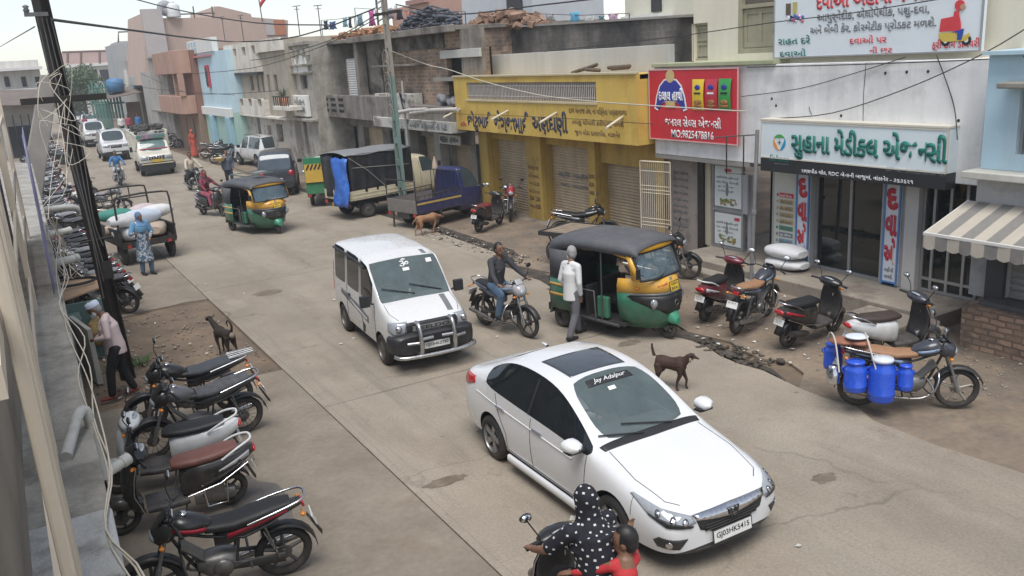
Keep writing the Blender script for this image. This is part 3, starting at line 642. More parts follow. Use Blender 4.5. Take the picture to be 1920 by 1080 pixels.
mb = MB(); aw = [(12.5, 1.93), (13.05, 2.12), (13.59, 2.3)]
a1 = pm("awning_stripe", (.43, .385, .32), .8, .06, 6); a2 = pm("awning_grey", (.2, .19, .175), .8, .08, 6)
at = thing("awning", "grey and cream striped cloth awning with scalloped edge over the steel shutter", "awning", (13, 6, 1.9))
for q, mm in ((0, a1), (1, a2)):
 mb = MB(); n = 30
 for i in range(n):
  if i % 2 != q: continue
  y0 = 8.32-i*.2; y1 = y0-.2
  mb.grid([[V((x, y0, z)) for x, z in aw], [V((x, y1, z)) for x, z in aw]], False)
 part(mb, "canopy", mm, at, solid=.008)
 mb = MB()
 for i in range(n):
  if i % 2 != q: continue
  y0 = 8.32-i*.2; pts = [(y0, 1.9), (y0, 1.7)]+[(y0-.2*k/4, 1.7-.035*sin(pi*k/4)) for k in range(1, 4)]+[(y0-.2, 1.7), (y0-.2, 1.9)]
  mb.prism(pts, lambda a, b, d: V((d+.01*sin(a*9), a, b)), 12.485, 12.491)
 part(mb, "valance", mm, at)
mb = MB(); mb.bb(12.48, 12.53, 2.3, 8.34, 1.89, 1.94); mb.tube([(13.6, 8.3, 2.3), (12.5, 8.33, 1.92)], .018, 6); part(mb, "awning_bar", pm("awning_bar", (.62, .6, .56), .5, .06, 4), at, .006)
ys = building("yellow_shop_building", "yellow painted shop with three rolling shutters and a long lettered band", "shop building", 15, 21.7)
yel = pm("yellow_paint", (.62, .425, .095), .8, .06, 1.5, col2=(.52, .33, .07), sc2=1.0, streak=(.33, .23, .09), streak_amt=.4)
mb = MB(); wallh(mb, 13.6, 16.9, 26.6, 2.7, 4.42, [(18.55, 25.7, 3.72, 4.25)], .12)
mb.add([(13.6, 16.9, 2.7), (14.6, 16.9, 2.7), (14.6, 16.9, 4.42), (13.6, 16.9, 4.42)], [(0, 1, 2, 3)]); mb.add([(13.6, 26.6, 2.7), (14.6, 26.6, 2.7), (14.6, 26.6, 4.42), (13.6, 26.6, 4.42)], [(3, 2, 1, 0)])
mb.add([(13.6, 16.9, 2.7), (13.6, 26.6, 2.7), (14.6, 26.6, 2.7), (14.6, 16.9, 2.7)], [(0, 1, 2, 3)]); mb.add([(13.6, 16.9, 4.42), (14.6, 16.9, 4.42), (14.6, 26.6, 4.42), (13.6, 26.6, 4.42)], [(0, 1, 2, 3)])
part(mb, "lettered_band", yel, ys)
mb = MB(); mb.bb(13.55, 13.7, 16.9, 26.62, 4.422, 4.48); mb.bb(13.56, 13.6, 18.5, 25.75, 3.66, 3.72); part(mb, "band_moulding", pm("pale_moulding", (.5, .43, .28), .85, .1, 3), ys, .008)
mb = MB(); mb.bb(13.71, 13.73, 18.55, 25.7, 3.72, 4.25); part(mb, "grille_backing", pm("brown_shade", (.15, .11, .09), .9, .2, 4), ys)
mb = MB()
for i in range(84): y = 18.6+i*.0848; mb.tube([(13.645, y, 3.72), (13.645, y, 4.25)], .016, 5)
for z in (3.83, 4.14): mb.tube([(13.64, 18.55, z), (13.64, 25.7, z)], .012, 5)
part(mb, "grille", pm("grille_white", (.48, .44, .4), .7, .12, 6), ys)
NAVY = pm("navy_lettering", (.035, .04, .075), .7, .15, 8, col2=(.2, .16, .08), amt2=(.55, .7), sc2=5)
X = 13.594
T(ys, X, 878, 246, 922, 250, "છોટુભાઈ", NAVY, .68, bold=.034);
T(ys, X, 928, 248, 992, 252, "જેરાજભાઈ", NAVY, .68, bold=.034); T(ys, X, 999, 253, 1065, 255, "અણદાણી", NAVY, .7, bold=.034)
T(ys, X, 864, 236, 876, 237, "કિલ.", REDP, .16, bold=.02)
BRN = pm("brown_lettering", (.16, .1, .05), .8, .2, 8)
T(ys, X, 1067, 216, 1175, 220, "દાળ અનાજ તેલ, ના વિક્રેતા પત્રકાવાળા", BRN, .24, bold=.012); T(ys, X, 1073, 235, 1170, 242, "તમાકુ સોપારી કરીયાણું મળશે", BRN, .2, bold=.012); T(ys, X, 1078, 255, 1163, 260, "જુના મોટા દાણાપીઠ, વાંકાનેર", BRN, .19, bold=.012)
mb = MB()
for px, py in ((945, 210), (1036, 214), (1160, 222), (855, 207)):
 a = FX(px, py, 13.4); mb.tube([(12.75, a.y-.35, a.z-.16), (13.6, a.y+.1, a.z+.02)], .035, 8)
part(mb, "spout", pm("pvc_cream", (.62, .57, .45), .6, .1, 6), ys)
yel2 = pm("yellow_column", (.46, .31, .075), .85, .1, 1.5, col2=(.34, .23, .07), sc2=1.5, streak=(.16, .11, .05), streak_amt=.5)
XC = 14.4
sh_y = [(23.25, 25.6), (19.95, 22.3), (17.2, 19.5)]
mb = MB(); wallh(mb, XC, 16.84, 26.6, -.1, 2.695, [(a, b, -.06, 2.36 if i < 2 else 2.0) for i, (a, b) in enumerate(sh_y)], .3)
part(mb, "wall", yel2, ys)
for i, (a, b) in enumerate(sh_y): shutter(ys, XC+.22, a, b, -.04, 2.36 if i < 2 else 2.0, SHUT)
mb = MB()
for a, b in ((22.35, 23.2), (19.55, 19.9), (25.65, 26.1)): mb.bb(XC-.2, XC-.003, a, b, -.1, 2.694)
part(mb, "column", yel2, ys, .015)
for k in range(6): fill_text(ys, XC-.206, 23.1, 1.55-k*.24, .62, .13, ("ભાવ", "તેલ", "ખાંડ", "ચોખા", "33", "ઘઉં")[k], BRN, bold=.015)
for k in range(3): fill_text(ys, XC-.206, 19.86, 1.55-k*.24, .26, .13, ("દાળ", "મગ", "ચણા")[k], BRN, bold=.015)
fill_text(ys, XC+.195, 22.0, 1.35, 1.7, .2, "શ્રી ગણેશ", GREYP, bold=.012); fill_text(ys, XC+.195, 21.9, 1.1, 1.6, .1, "જય માતાજી", GREYP, bold=.012)
mb = MB(); mb.bb(13.9, 16, 16.84, 26.6, -.2, -.005); part(mb, "plinth", plm, ys, .02)
mb = MB(); mb.bb(13.72, 20, 16.9, 28.4, 4.3, 4.41); part(mb, "roof", pm("slab_grey", (.3, .28, .25)), ys)
mb = MB(); mb.bb(14.62, 14.8, 16.86, 28.4, 4.41, 5.07); part(mb, "parapet", pm("parapet_grey", (.5, .5, .48), .9, .06, 1, streak=(.36, .35, .33), streak_amt=.6, st_scale=1.5), ys, .01)
mb = MB(); mb.bb(14.5, 14.61, 27.5, 28.4, 3.4, 5.06); part(mb, "parapet_return", pm("parapet_grey", (.5, .5, .48)), ys)
grim = pm("grimy_wall", (.21, .19, .165), .95, .2, 1, brick=(.3, .14, .012, (.26, .23, .2)), col2=(.045, .043, .042), amt2=(.4, .62), sc2=.55, streak=(.03, .03, .03), streak_amt=.75, st_scale=1.2)
rw = building("grimy_rear_house", "house wall blackened by damp behind the pale parapet", "house", 17, 23.6)
mb = MB(); mb.prism([(18.0, 4.2), (29.6, 4.2), (29.6, 6.0), (18.0, 5.72)], lambda a, b, d: V((d, a, b)), 16.0, 22)
part(mb, "wall", grim, rw)
mb = MB(); mb.prism([(17.9, 5.725), (29.7, 6.005), (29.7, 6.07), (17.9, 5.79)], lambda a, b, d: V((d, a, b)), 15.92, 22.1); part(mb, "roof_slab", pm("slab_grey", (.3, .28, .25)), rw)
t = thing("plank_pile", "weathered planks and rods lying on the yellow shop roof", "planks", (14, 19, 4.5))
for a, b in (((1072, 137), (1120, 121)), ((1098, 130), (1125, 132)), ((1140, 127), (1182, 124)), ((1146, 129), (1180, 126))):
 p, q = FX(*a, 14.1), FX(*b, 14.2); mb = MB(); mb.tube([p, q], .05, 4); part(mb, "plank", pm("old_wood", (.12, .09, .065), .9, .3, 5), t)
gt = thing("grille_gate", "cream steel grille gate standing open beside the yellow shop", "gate", (14, 16.6, 0))
a, b = V((13.8, FX(1203, 440, 13.8).y, .05)), V((14.0, FX(1258, 440, 14.0).y, .05)); cm = pm("cream_steel", (.62, .55, .42), .55, .08, 5, streak=(.35, .2, .1), streak_amt=.4)
mb = MB(); d = (b-a); dn = d.normalized()
for p in (a, b): mb.tube([p, p+V((0, 0, 2.25))], .022, 4)
for z in (.02, 2.24): mb.tube([a+V((0, 0, z)), b+V((0, 0, z))], .022, 4)
part(mb, "frame", cm, gt)
mb = MB()
for i in range(1, 15): p = a+d*(i/15); mb.tube([p, p+V((0, 0, 2.24))], .009, 4)
for z in (.12, .62, .7, .8, 1.45, 1.53, 1.63, 2.0): mb.tube([a+V((0, 0, z)), b+V((0, 0, z))], .012, 4)
part(mb, "bars", cm, gt)
# ================= brick house beyond the yellow shop =================
bh = building("brick_house", "derelict brick house with blackened wall, open upper floor and closed shops below", "house", 15, 31)
BX0 = 13.6
brk = pm("old_brick", (.38, .255, .175), .95, .4, 1.5, brick=(.34, .13, .022, (.42, .36, .29)), col2=(.1, .088, .077), amt2=(.49, .66), sc2=.7, bump=.6, bscale=14, streak=(.06, .055, .05), streak_amt=.6, st_scale=1.2)
gcon = pm("old_concrete", (.29, .26, .225), .95, .2, 1.2, col2=(.12, .105, .09), amt2=(.45, .65), sc2=1.2, streak=(.07, .06, .055), streak_amt=.7, st_scale=2, bump=.4, bscale=12)
def yz(px, py, x=BX0): q = FX(px, py, x); return q.y, q.z
BH0, BH1 = 26.65, 35.3
d0 = yz(884, 86)[0]; d1 = yz(811, 86)[0]
l0 = yz(658, 130)[0]; l1 = yz(629, 130)[0]
mb = MB(); blockwall(mb, BX0+.5, 20, BH0, BH1, 2.9, 5.95, [(d0+.1, d1, 3.2, 5.35), (l0, l1, 3.15, 5.3)], .2); part(mb, "brick_wall", brk, bh)
mb = MB(); mb.bb(BX0+.2, 20, BH0-.1, 41.4, 5.953, 6.1); mb.bb(BX0-.1, BX0+.199, BH0-.1, 36, 5.9, 6.13); part(mb, "roof_slab", gcon, bh, .02)
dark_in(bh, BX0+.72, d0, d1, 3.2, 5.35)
lm = pm("louvre_white", (.55, .55, .53), .8, .06, 3)
shutter(bh, BX0+.55, l0, l1, 3.15, 5.3, lm, .1, "louvre_shutter")
mb = MB(); mb.bb(BX0+.3, BX0+.5, d0+.05, d1+.1, 5.05, 5.32); part(mb, "rolled_shutter", pm("roll_box", (.5, .49, .45), .7, .08, 3), bh, .01)
mb = MB(); mb.bb(BX0+.38, BX0+.5, BH0, d0, 2.9, 5.95); part(mb, "pier", gcon, bh)
mb = MB(); mb.bb(BX0-.05, BX0+.5, 29.6, 33.6, 4.86, 4.94); part(mb, "sunshade", gcon, bh, .01)
mb = MB(); mb.bb(BX0+.44, BX0+.498, d1+.05, BH1-.05, 5.42, 5.9); mb.bb(BX0+.46, BX0+.498, 33.8, BH1-.05, 2.9, 5.41); part(mb, "plaster_band", pm("sooty_plaster", (.2, .18, .155), .95, .25, 1.2, col2=(.05, .046, .042), amt2=(.42, .6), sc2=1.1), bh)
mb = MB(); blockwall(mb, BX0+2.4, 20, BH1, 41.4, 2.9, 5.95); part(mb, "bay_wall", pm("bay_wall_dark", (.05, .046, .042), .95, .3, 2), bh)  # near-black back wall of the open upper bay
mb = MB(); mb.bb(BX0, BX0+2.4, BH1, 41.4, 2.75, 2.9); mb.bb(BX0, BX0+.3, 41.1, 41.4, 2.9, 5.95); mb.bb(BX0+.05, BX0+.4, BH1+.02, BH1+.4, 2.9, 5.95); part(mb, "bay_frame", gcon, bh)
mb = MB(); mb.bb(BX0-.1, BX0, 35.5, 41.4, 2.75, 3.75); part(mb, "balcony_parapet", gcon, bh, .02)
mb = MB()
for y in (37.2, 38.2, 39.2, 40.2):
 for z in (3.0, 3.25, 3.5): mb.bb(BX0-.115, BX0-.102, y, y+.6, z, z+.12)
part(mb, "balcony_slots", DARKIN, bh)
mb = MB(); mb.bb(BX0-.15, BX0+.49, 31.9, 35.45, 2.75, 3.75); part(mb, "parapet", gcon, bh, .02)
whp = pm("white_patch", (.55, .53, .48), .9, .1, 2, col2=(.25, .22, .19), amt2=(.5, .6), sc2=2)
mb = MB(); mb.bb(BX0-.22, BX0+.4, BH0, 33.6, 2.56, 2.95); mb.bb(BX0-.05, BX0+.45, 30.1, 33.6, 2.952, 3.85); part(mb, "white_fascia", whp, bh, .02)
mb = MB(); mb.bb(BX0-.1, BX0+.45, BH0, 30.1, 2.95, 3.45); part(mb, "fascia_wall", gcon, bh, .02)
fill_text(bh, BX0-.23, 30.0, 2.62, 3.1, .26, "અનાજ કરીયાણા ની પેઢી", GREYP, bold=.02)
mb = MB(); wallh(mb, 14.3, BH0, 41.4, -.1, 2.75, [(27.0, 28.6, -.05, 2.05), (29.3, 31.2, -.05, 2.2), (32, 34.2, -.05, 2.3), (35, 37.2, -.05, 2.3), (38, 40.6, -.05, 2.3)], .4); part(mb, "shop_wall", gcon, bh)
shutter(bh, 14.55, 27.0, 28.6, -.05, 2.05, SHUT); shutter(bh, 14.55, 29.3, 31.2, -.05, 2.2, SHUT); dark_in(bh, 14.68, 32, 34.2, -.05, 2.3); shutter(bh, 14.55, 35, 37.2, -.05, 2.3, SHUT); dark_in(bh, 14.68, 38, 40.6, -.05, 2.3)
mb = MB(); mb.bb(13.9, 14.28, 28.7, 29.15, -.1, 2.56); mb.bb(13.9, 14.28, 31.3, 31.8, -.1, 2.56); part(mb, "column", pm("column_pale", (.3, .28, .25), .9, .15, 2), bh, .015)
mb = MB(); mb.bb(13.5, 22, BH0, 41.5, -.2, -.003); part(mb, "plinth", plm, bh)
mb = MB()
for (a, b, c) in ((858, 770, 3.05), (800, 740, 3.2)):
 p, q = FX(a, 205, 13.2), FX(b, 212, 13.2); mb.tube([p, (p+q)/2+V((0, 0, .04)), q], .07, 7)
part(mb, "bundle", pm("cloth_bundle", (.5, .46, .42), .9, .15, 5), bh)
t = board("shop_board", "small white lettered board above the shutter beside the yellow shop", 13.9, 27.05, 28.75, 2.08, 2.42, pm("board_grey", (.42, .4, .36), .8, .1, 3), .06)
fill_text(t, 13.89, 28.6, 2.13, .62, .22, "બારદાન", INK, bold=.02); fill_text(t, 13.89, 27.85, 2.13, .7, .22, "ટ્રેડીંગ", INK, bold=.02)
t = thing("cloth_heap", "grey heap of cloth and bags in the upper doorway of the brick house", "heap", (13.9, 27.3, 3.45))
mb = MB(); rnd = random.Random(2)
for k in range(14): mb.ell((rnd.uniform(-.25, .2), rnd.uniform(-.55, .7), rnd.uniform(.0, .35)), (.16, .25, .12), (rnd.uniform(0, 2), rnd.uniform(0, 2), 0), 8, 5)
blob(mb, "cloth", pm("grey_cloth", (.22, .22, .23), .95, .3, 5), t, .04)
def heap(name, label, cat, px0, px1, py, x, hgt, mat, n, seed, r=(.06, .16), long=False):
 a, b = FX(px0, py, x), FX(px1, py, x); t = thing(name, label, cat, ((x), (a.y+b.y)/2, min(a.z, b.z)))
 rnd = random.Random(seed); mb = MB(); L = abs(a.y-b.y)
 for k in range(n):
  u = rnd.uniform(-1, 1); s = rnd.uniform(*r); z = rnd.random()*hgt*(1-u*u)**.7
  if long: mb.tube([(rnd.uniform(-.3, .5), u*L/2-.35, z), (rnd.uniform(-.3, .5), u*L/2, z+rnd.uniform(-.05, .12)), (rnd.uniform(-.3, .5), u*L/2+.35, z)], s*.4, 5)
  else: mb.box((rnd.uniform(-.3, .5), u*L/2, z), (s*rnd.uniform(.6, 1.6), s*2*rnd.uniform(.7, 1.6), s), (rnd.uniform(-.5, .5), rnd.uniform(-.5, .5), rnd.uniform(0, 3)))
 o = mb.build("pile", mat, t); return t
heap("rubble_heap", "heap of broken bricks on the roof behind the grimy wall", "rubble", 872, 1012, 47, 16.2, .62, pm("rubble_brick", (.27, .17, .12), .95, .4, 3), 260, 3, (.08, .2))
heap("pipe_heap", "tangled heap of dark blue pipes on the brick house roof", "heap", 755, 845, 50, 14.5, .75, pm("blue_grey_pipe", (.09, .1, .12), .8, .4, 3), 150, 4, (.06, .14), True)
heap("brick_heap", "low line of orange rubble at the left edge of the brick house roof", "rubble", 630, 752, 55, 14.3, .22, pm("rubble_orange", (.36, .19, .1), .95, .4, 3), 90, 5, (.06, .14))
def washing(label, x, items, line):
 t = thing("washing_line", label, "laundry", FX(line[0][0], line[0][1], x))
 p, q = FX(*line[0], x), FX(*line[1], x); mb = MB(); mb.tube([p, (p+q)/2-V((0, 0, .05)), q], .012, 5)
 for e in (p, q): mb.tube([e-V((0, 0, .9)), e], .02, 5)
 part(mb, "line", GREYM, t)
 for (pa, pb, top, bot, col) in items:
  a, b = FX(pa, top, x), FX(pb, bot, x); rows = []
  for k in range(4):
   z = a.z+(b.z-a.z)*k/3; rows.append([V((x+.05*sin(k*1.3+j*1.9), a.y+(b.y-a.y)*j/5, z+.02*sin(j*2))) for j in range(6)])
  mb = MB(); mb.grid(rows); part(mb, "garment", pm("cloth_%02d%02d%02d" % tuple(int(c*99) for c in col), col, .9, .12, 4), t, solid=.01)
washing("row of bright clothes drying behind the pole on the brick house roof", 15.5, [(690, 704, 20, 48, (.5, .1, .3)), (718, 738, 18, 35, (.25, .25, .27)), (742, 756, 20, 36, (.03, .03, .05)), (760, 782, 22, 38, (.5, .22, .18)), (783, 800, 24, 36, (.55, .55, .06)), (801, 818, 25, 40, (.35, .42, .36)), (833, 845, 25, 45, (.45, .2, .2)), (846, 866, 25, 44, (.55, .42, .38)), (668, 682, 28, 48, (.2, .3, .36))], ((665, 15), (872, 22)))
washing("blue and navy clothes drying at the left end of the brick house roof", 15.0, [(606, 616, 40, 55, (.02, .03, .08)), (617, 631, 42, 54, (.06, .1, .22)), (642, 652, 34, 50, (.2, .36, .45)), (653, 660, 33, 52, (.05, .06, .09))], ((602, 38), (664, 30)))
washing("blue tarp and white cloths drying on the grimy house roof", 17, [(1068, 1088, 24, 41, (.12, .35, .52)), (1095, 1115, 32, 42, (.5, .5, .48)), (1122, 1134, 31, 40, (.1, .2, .22)), (1140, 1160, 28, 41, (.5, .32, .42)), (1022, 1042, 29, 40, (.4, .4, .38))], ((1012, 26), (1180, 25)))
t = building("grey_roof_room", "grey roof room standing behind the rubble heap", "roof room", 24, 38)
a, b, top = FX(868, 40, 22), FX(1000, 40, 22), FX(900, -30, 22)
mb = MB(); mb.bb(22, 26, b.y, a.y, 4.5, 9.6); part(mb, "wall", pm("room_grey", (.5, .52, .54), .9, .06, 1.5), t)
mb = MB(); q = FX(975, 10, 21.97); mb.bb(21.9, 21.99, q.y-.2, q.y+1.1, q.z-1.2, q.z+.8); part(mb, "door", DARKM, t)
t = building("salmon_roof_house", "salmon coloured roof storey behind the laundry", "house", 30, 50)
a, b = FX(735, 30, 26), FX(872, 10, 26); mb = MB(); mb.bb(26, 30, b.y, a.y, 4, 8.6); part(mb, "wall", pm("salmon_far", (.5, .3, .23), .9, .06, 1.5), t)
q = FX(766, 15, 25.9); q2 = FX(803, 15, 25.9); mb = MB(); mb.bb(25.7, 29, q2.y, q.y, 8.6, 8.9); part(mb, "parapet", pm("salmon_dark", (.36, .2, .16), .9, .06, 1.5), t)
t = building("cream_roof_house", "pale cream house corner seen above the grimy wall", "house", 20, 20)
a, b = FX(1172, 20, 20), FX(1262, 20, 20); mb = MB(); mb.bb(20, 24, b.y-2, a.y, 4, 8.5); part(mb, "wall", pm("cream_far", (.58, .56, .46), .9, .05, 1.5), t)
q = FX(1232, 22, 19.95); mb = MB(); mb.bb(19.9, 19.99, q.y-.2, q.y+.25, q.z, q.z+.75); part(mb, "window", DARKM, t)
q = FX(1200, 32, 19.6); mb = MB(); mb.bb(19.4, 20, b.y, a.y-.5, q.z-.1, q.z+.06); part(mb, "sunshade", pm("white_far", (.66, .66, .63), .9, .05, 2), t)
# ================= older houses further along the right =================
def hole(px0, py0, px1, py1, x):
 a, b = FX(px0, py0, x), FX(px1, py1, x); return (min(a.y, b.y), max(a.y, b.y), min(a.z, b.z), max(a.z, b.z))
def far_house(name, label, x, pxl, pxr, pyref, ztop, mat, upper=(), lower=(), depth=8, band=None, floor=2.75, low=None, setback=.0):
 y0, y1 = FX(pxr, pyref, x).y, FX(pxl, pyref, x).y
 t = building(name, label, "house", x+depth/2, (y0+y1)/2)
 up_h = [hole(*h, x) for h in upper]; lo_h = [hole(*h, x+setback) for h in lower]
 cl = lambda hs, za, zb: [(max(h[0], y0+.1), min(h[1], y1-.1), max(h[2], za+.02), min(h[3], zb-.05)) for h in hs]
 up_h = cl(up_h, floor, ztop); lo_h = cl(lo_h, -.05, floor)
 mb = MB(); blockwall(mb, x, x+depth, y0, y1, floor, ztop, up_h, .2); part(mb, "upper_wall", mat, t)
 mb = MB(); blockwall(mb, x+setback, x+depth-.01, y0+.004, y1-.004, -.2, floor-.003, lo_h, .3); part(mb, "shop_wall", low or mat, t)
 for h in up_h: window(t, x+.15, *h, pm("old_frame", (.3, .27, .22), .8, .15, 5), GLASS, 1, 6)
 for i, h in enumerate(lo_h):
  if i % 2: dark_in(t, x+setback+.28, *h)
  else: shutter(t, x+setback+.2, *h, SHUT)
 if band:
  mb = MB(); mb.bb(x-.35, x-.003, y0+.03, y1-.03, floor-.12, floor); mb.bb(x-.12, x-.003, y0+.02, y1-.02, ztop-.12, ztop+.05); part(mb, "cornice", band, t, .02)
 return t, y0, y1
stone = pm("old_stone", (.43, .4, .345), .95, .15, 1.5, col2=(.22, .2, .165), amt2=(.45, .7), sc2=1.3, streak=(.12, .11, .1), streak_amt=.5, bump=.4, bscale=10)
AXx = 13.0
t, y0, y1 = far_house("arched_house", "old stone house with two arched windows and a carved white panel", AXx, 541, 588, 150, 6.15, stone, [(543, 141, 558, 168), (562, 140, 578, 168)], [(548, 235, 563, 300), (568, 228, 582, 290)], band=stone, floor=2.7)
for k, pxm in enumerate((550.5, 570)):
 q = FX(pxm, 140, AXx); mb = MB(); poly = [(q.y+.75*cos(a*pi/10), q.z+.02+.95*sin(a*pi/10)) for a in range(11)]
 mb.prism(poly, lambda a, b, d: V((d, a, b)), AXx-.03, AXx-.002); part(mb, "arch", pm("white_old", (.7, .69, .65), .9, .06, 3), t)
h = hole(553, 178, 583, 219, AXx-.05); mb = MB(); mb.bb(AXx-.2, AXx-.004, h[0], h[1], h[2], h[3]); part(mb, "carved_panel", pm("white_old", (.7, .69, .65)), t, .03)
fill_text(t, AXx-.215, h[1]-.3, (h[2]+h[3])/2+.06, (h[1]-h[0])*.75, .36, "મોહન", GREYP, bold=.02); fill_text(t, AXx-.215, h[1]-.3, h[2]+.2, (h[1]-h[0])*.75, .36, "નિવાસ", GREYP, bold=.02)
mb = MB()
for k in range(5): yy = y0+(y1-y0)*(k+.1)/5; mb.bb(AXx-.16, AXx-.004, yy, yy+.25, 5.55, 5.85)
for k in range(2): mb.bb(AXx-.14, AXx-.004, y0+.02, y1-.02, 4.75+.35*k, 4.85+.35*k)
part(mb, "carving", stone, t, .02)
creamw = pm("cream_wash", (.7, .66, .58), .9, .06, 1.2, col2=(.42, .385, .33), amt2=(.5, .75), sc2=1.0, streak=(.25, .22, .19), streak_amt=.45)
tan = pm("tan_wash", (.42, .37, .3), .9, .08, 1.5, streak=(.18, .15, .12))
WX = 12.7
t, y0, y1 = far_house("cream_house", "cream old house with small square windows and a pale projecting bay", WX, 437, 541, 150, 6.45, tan, [(468, 143, 477, 170), (480, 142, 488, 172), (489, 141, 497, 172), (500, 140, 508, 172), (512, 140, 522, 170)], [(452, 220, 461, 268), (480, 215, 492, 262), (500, 234, 512, 268), (517, 232, 533, 268)], band=creamw, floor=2.7, low=pm("shop_pale", (.42, .39, .34), .9, .12, 1.5, col2=(.24, .21, .18), sc2=1.5))
ya = FX(490, 105, WX).y
hs = [hole(436, 92, 444, 107, WX-.3), hole(452, 89, 461, 104, WX-.3), hole(470, 86, 479, 101, WX-.3)]
mb = MB(); blockwall(mb, WX-.3, WX-.003, ya, y1, 4.95, 6.5, [h for h in hs if h[1] < y1], .2); part(mb, "bay", creamw, t, .0)
for h in hs:
 if h[1] < y1: pane(t, WX-.12, *h)
hs = [hole(449, 185, 457, 199, WX-.3), hole(465, 185, 473, 200, WX-.3), hole(482, 185, 491, 200, WX-.3)]
yb = FX(505, 195, WX).y; mb = MB(); blockwall(mb, WX-.3, WX-.003, yb, y1, 2.72, 3.5, hs, .2); part(mb, "balcony_front", creamw, t)
for h in hs: pane(t, WX-.12, *h)
mb = MB(); mb.bb(WX-.34, WX-.004, ya, y1+.02, 4.8, 4.948); part(mb, "bay_floor", DARKM, t)
mb = MB(); mb.bb(WX-.003-.2, WX-.004, y0+.02, ya-.02, 5.9, 6.5); part(mb, "side_fascia", creamw, t)
h = hole(509, 168, 540, 176, WX-.6); mb = MB()
for i in range(8): yy = h[0]+(h[1]-h[0])*(i+.5)/8; mb.tube([(WX-.6, yy, 3.3), (WX-.6, yy, 3.75)], .025, 5)
mb.tube([(WX-.6, h[0], 3.75), (WX-.6, h[1], 3.75)], .03, 5); part(mb, "balcony_rail", DARKM, t)
mb = MB(); mb.bb(WX-.65, WX-.004, h[0], h[1], 3.1, 3.3); part(mb, "balcony_slab", creamw, t, .02)
p = thing("potted_plant", "potted plant on the small balcony of the cream house", "plant", (WX-.4, (h[0]+h[1])/2+.3, 3.3))
mb = MB(); mb.lathe([(.16, 0), (.24, .38), (.2, .38)]); mb.build("pot", pm("terracotta_pot", (.42, .2, .13), .85, .1, 4), p)
mb = MB(); rnd = random.Random(8)
for k in range(40):
 a = rnd.uniform(0, 6.3); rr_ = rnd.uniform(.1, .4); q = V((rr_*cos(a), rr_*sin(a), .45+rnd.uniform(0, .5))); mb.tube([(0, 0, .35), q*.6+V((0, 0, .2)), q], [.01, .03, .004], 4, flat=.3)
mb.build("foliage", pm("pot_leaf", (.06, .1, .03), .7, .3, 6), p)
lb = pm("pale_blue", (.48, .64, .71), .9, .05, 1.2, streak=(.4, .46, .48), streak_amt=.35)
WX = 12.0
t, y0, y1 = far_house("blue_house", "pale blue narrow house with red framed window and mint ground floor", WX, 371, 436, 200, 6.25, lb, [], [(398, 205, 411, 285), (425, 208, 434, 275)], floor=2.75, low=pm("mint_wall", (.36, .52, .46), .9, .06, 1.5), depth=9)
h = hole(385, 126, 393, 160, WX-.1); mb = MB(); mb.bb(WX-.15, WX-.004, h[0]-.12, h[1]+.12, h[2]-.12, h[3]+.12); f_ = part(mb, "window_frame", pm("red_frame", (.45, .08, .1), .7, .08, 4), t, .01); pane(t, WX-.18, *h, par=f_)
mb = MB(); mb.bb(WX-.2, WX-.004, y0+.05, y1-.05, 2.5, 3.0); mb.bb(WX-.1, WX+.25, y0+2.5, y1, 6.25, 7.05); part(mb, "white_band", pm("white_far", (.66, .66, .63)), t, .02)
mb = MB(); mb.bb(WX-.22, WX-.005, y0+3.4, y1, 6.0, 6.1); part(mb, "red_moulding", pm("rose", (.5, .2, .2), .8, .08, 4), t)
for q_ in (0, 1):
 mb = MB(); mb.bb(WX-.3, WX-.004, y0+(.3 if q_ == 0 else 4.6), y0+(1.1 if q_ == 0 else 5.3), -.15, 2.49); part(mb, "column", pm("turquoise", (.3, .47, .54), .8, .06, 3), t, .02)
mb = MB()
for i in range(3):
 for j in range(2): mb.bb(WX-.12, WX-.101, y1-.9-i*.9, y1-.45-i*.9, 6.35+.35*j, 6.6+.35*j)
part(mb, "parapet_slots", pm("turquoise", (.3, .47, .54)), t)
WX = 11.6; terra = pm("terracotta_wall", (.43, .27, .205), .9, .07, 1.2, streak=(.22, .12, .09)); terrad = pm("terracotta_dark", (.25, .135, .1), .9, .1, 1.2)
t, y0, y1 = far_house("terracotta_house", "terracotta house with rounded balcony and dark recessed loggia", WX, 322, 371, 200, 6.5, terrad, [], [(348, 220, 356, 262), (361, 222, 369, 258)], floor=2.6, low=pm("brown_wash", (.26, .18, .13), .9, .1, 1.5))
mb = MB()
for z0, z1 in ((2.55, 3.7), (5.1, 6.55)):
 mb.prism([(0, y0+.2), (-.75, y0+.35), (-.95, y0+1), (-.95, y1-1), (-.75, y1-.35), (0, y1-.2)], lambda a, b, d: V((WX-.004+a, b, d)), z0, z1)
part(mb, "balcony", terra, t, .03)
mb = MB(); mb.bb(WX-.8, WX-.5, y0+2.2, y0+2.6, 3.7, 5.1); mb.bb(WX-.9, WX-.55, y0+.25, y0+.5, 3.7, 5.1); part(mb, "column", terra, t)
WX = 11.2; gg = pm("row_grey", (.36, .335, .3), .9, .1, 1.2, col2=(.22, .2, .18), amt2=(.45, .7), sc2=.9, streak=(.12, .11, .1))
far_house("grey_row_house", "grey weathered house with tall dark balconies and stained stone", WX, 292, 322, 200, 6.4, gg, [(297, 122, 304, 185), (311, 120, 319, 185)], [(303, 225, 309, 262), (313, 222, 319, 262)], band=gg, floor=2.6)
far_house("grey_plain_house", "plain narrow grey house between the stained house and the low cement block", 10.9, 272, 291.5, 190, 5.4, pm("row_grey_b", (.42, .4, .37), .9, .1, 1.2, streak=(.2, .18, .16)), [(279, 150, 285, 178)], [(281, 220, 287, 250)], floor=2.6)
t = building("salmon_house", "tall salmon house whose blank side wall rises above the row", "house", 18, 83)
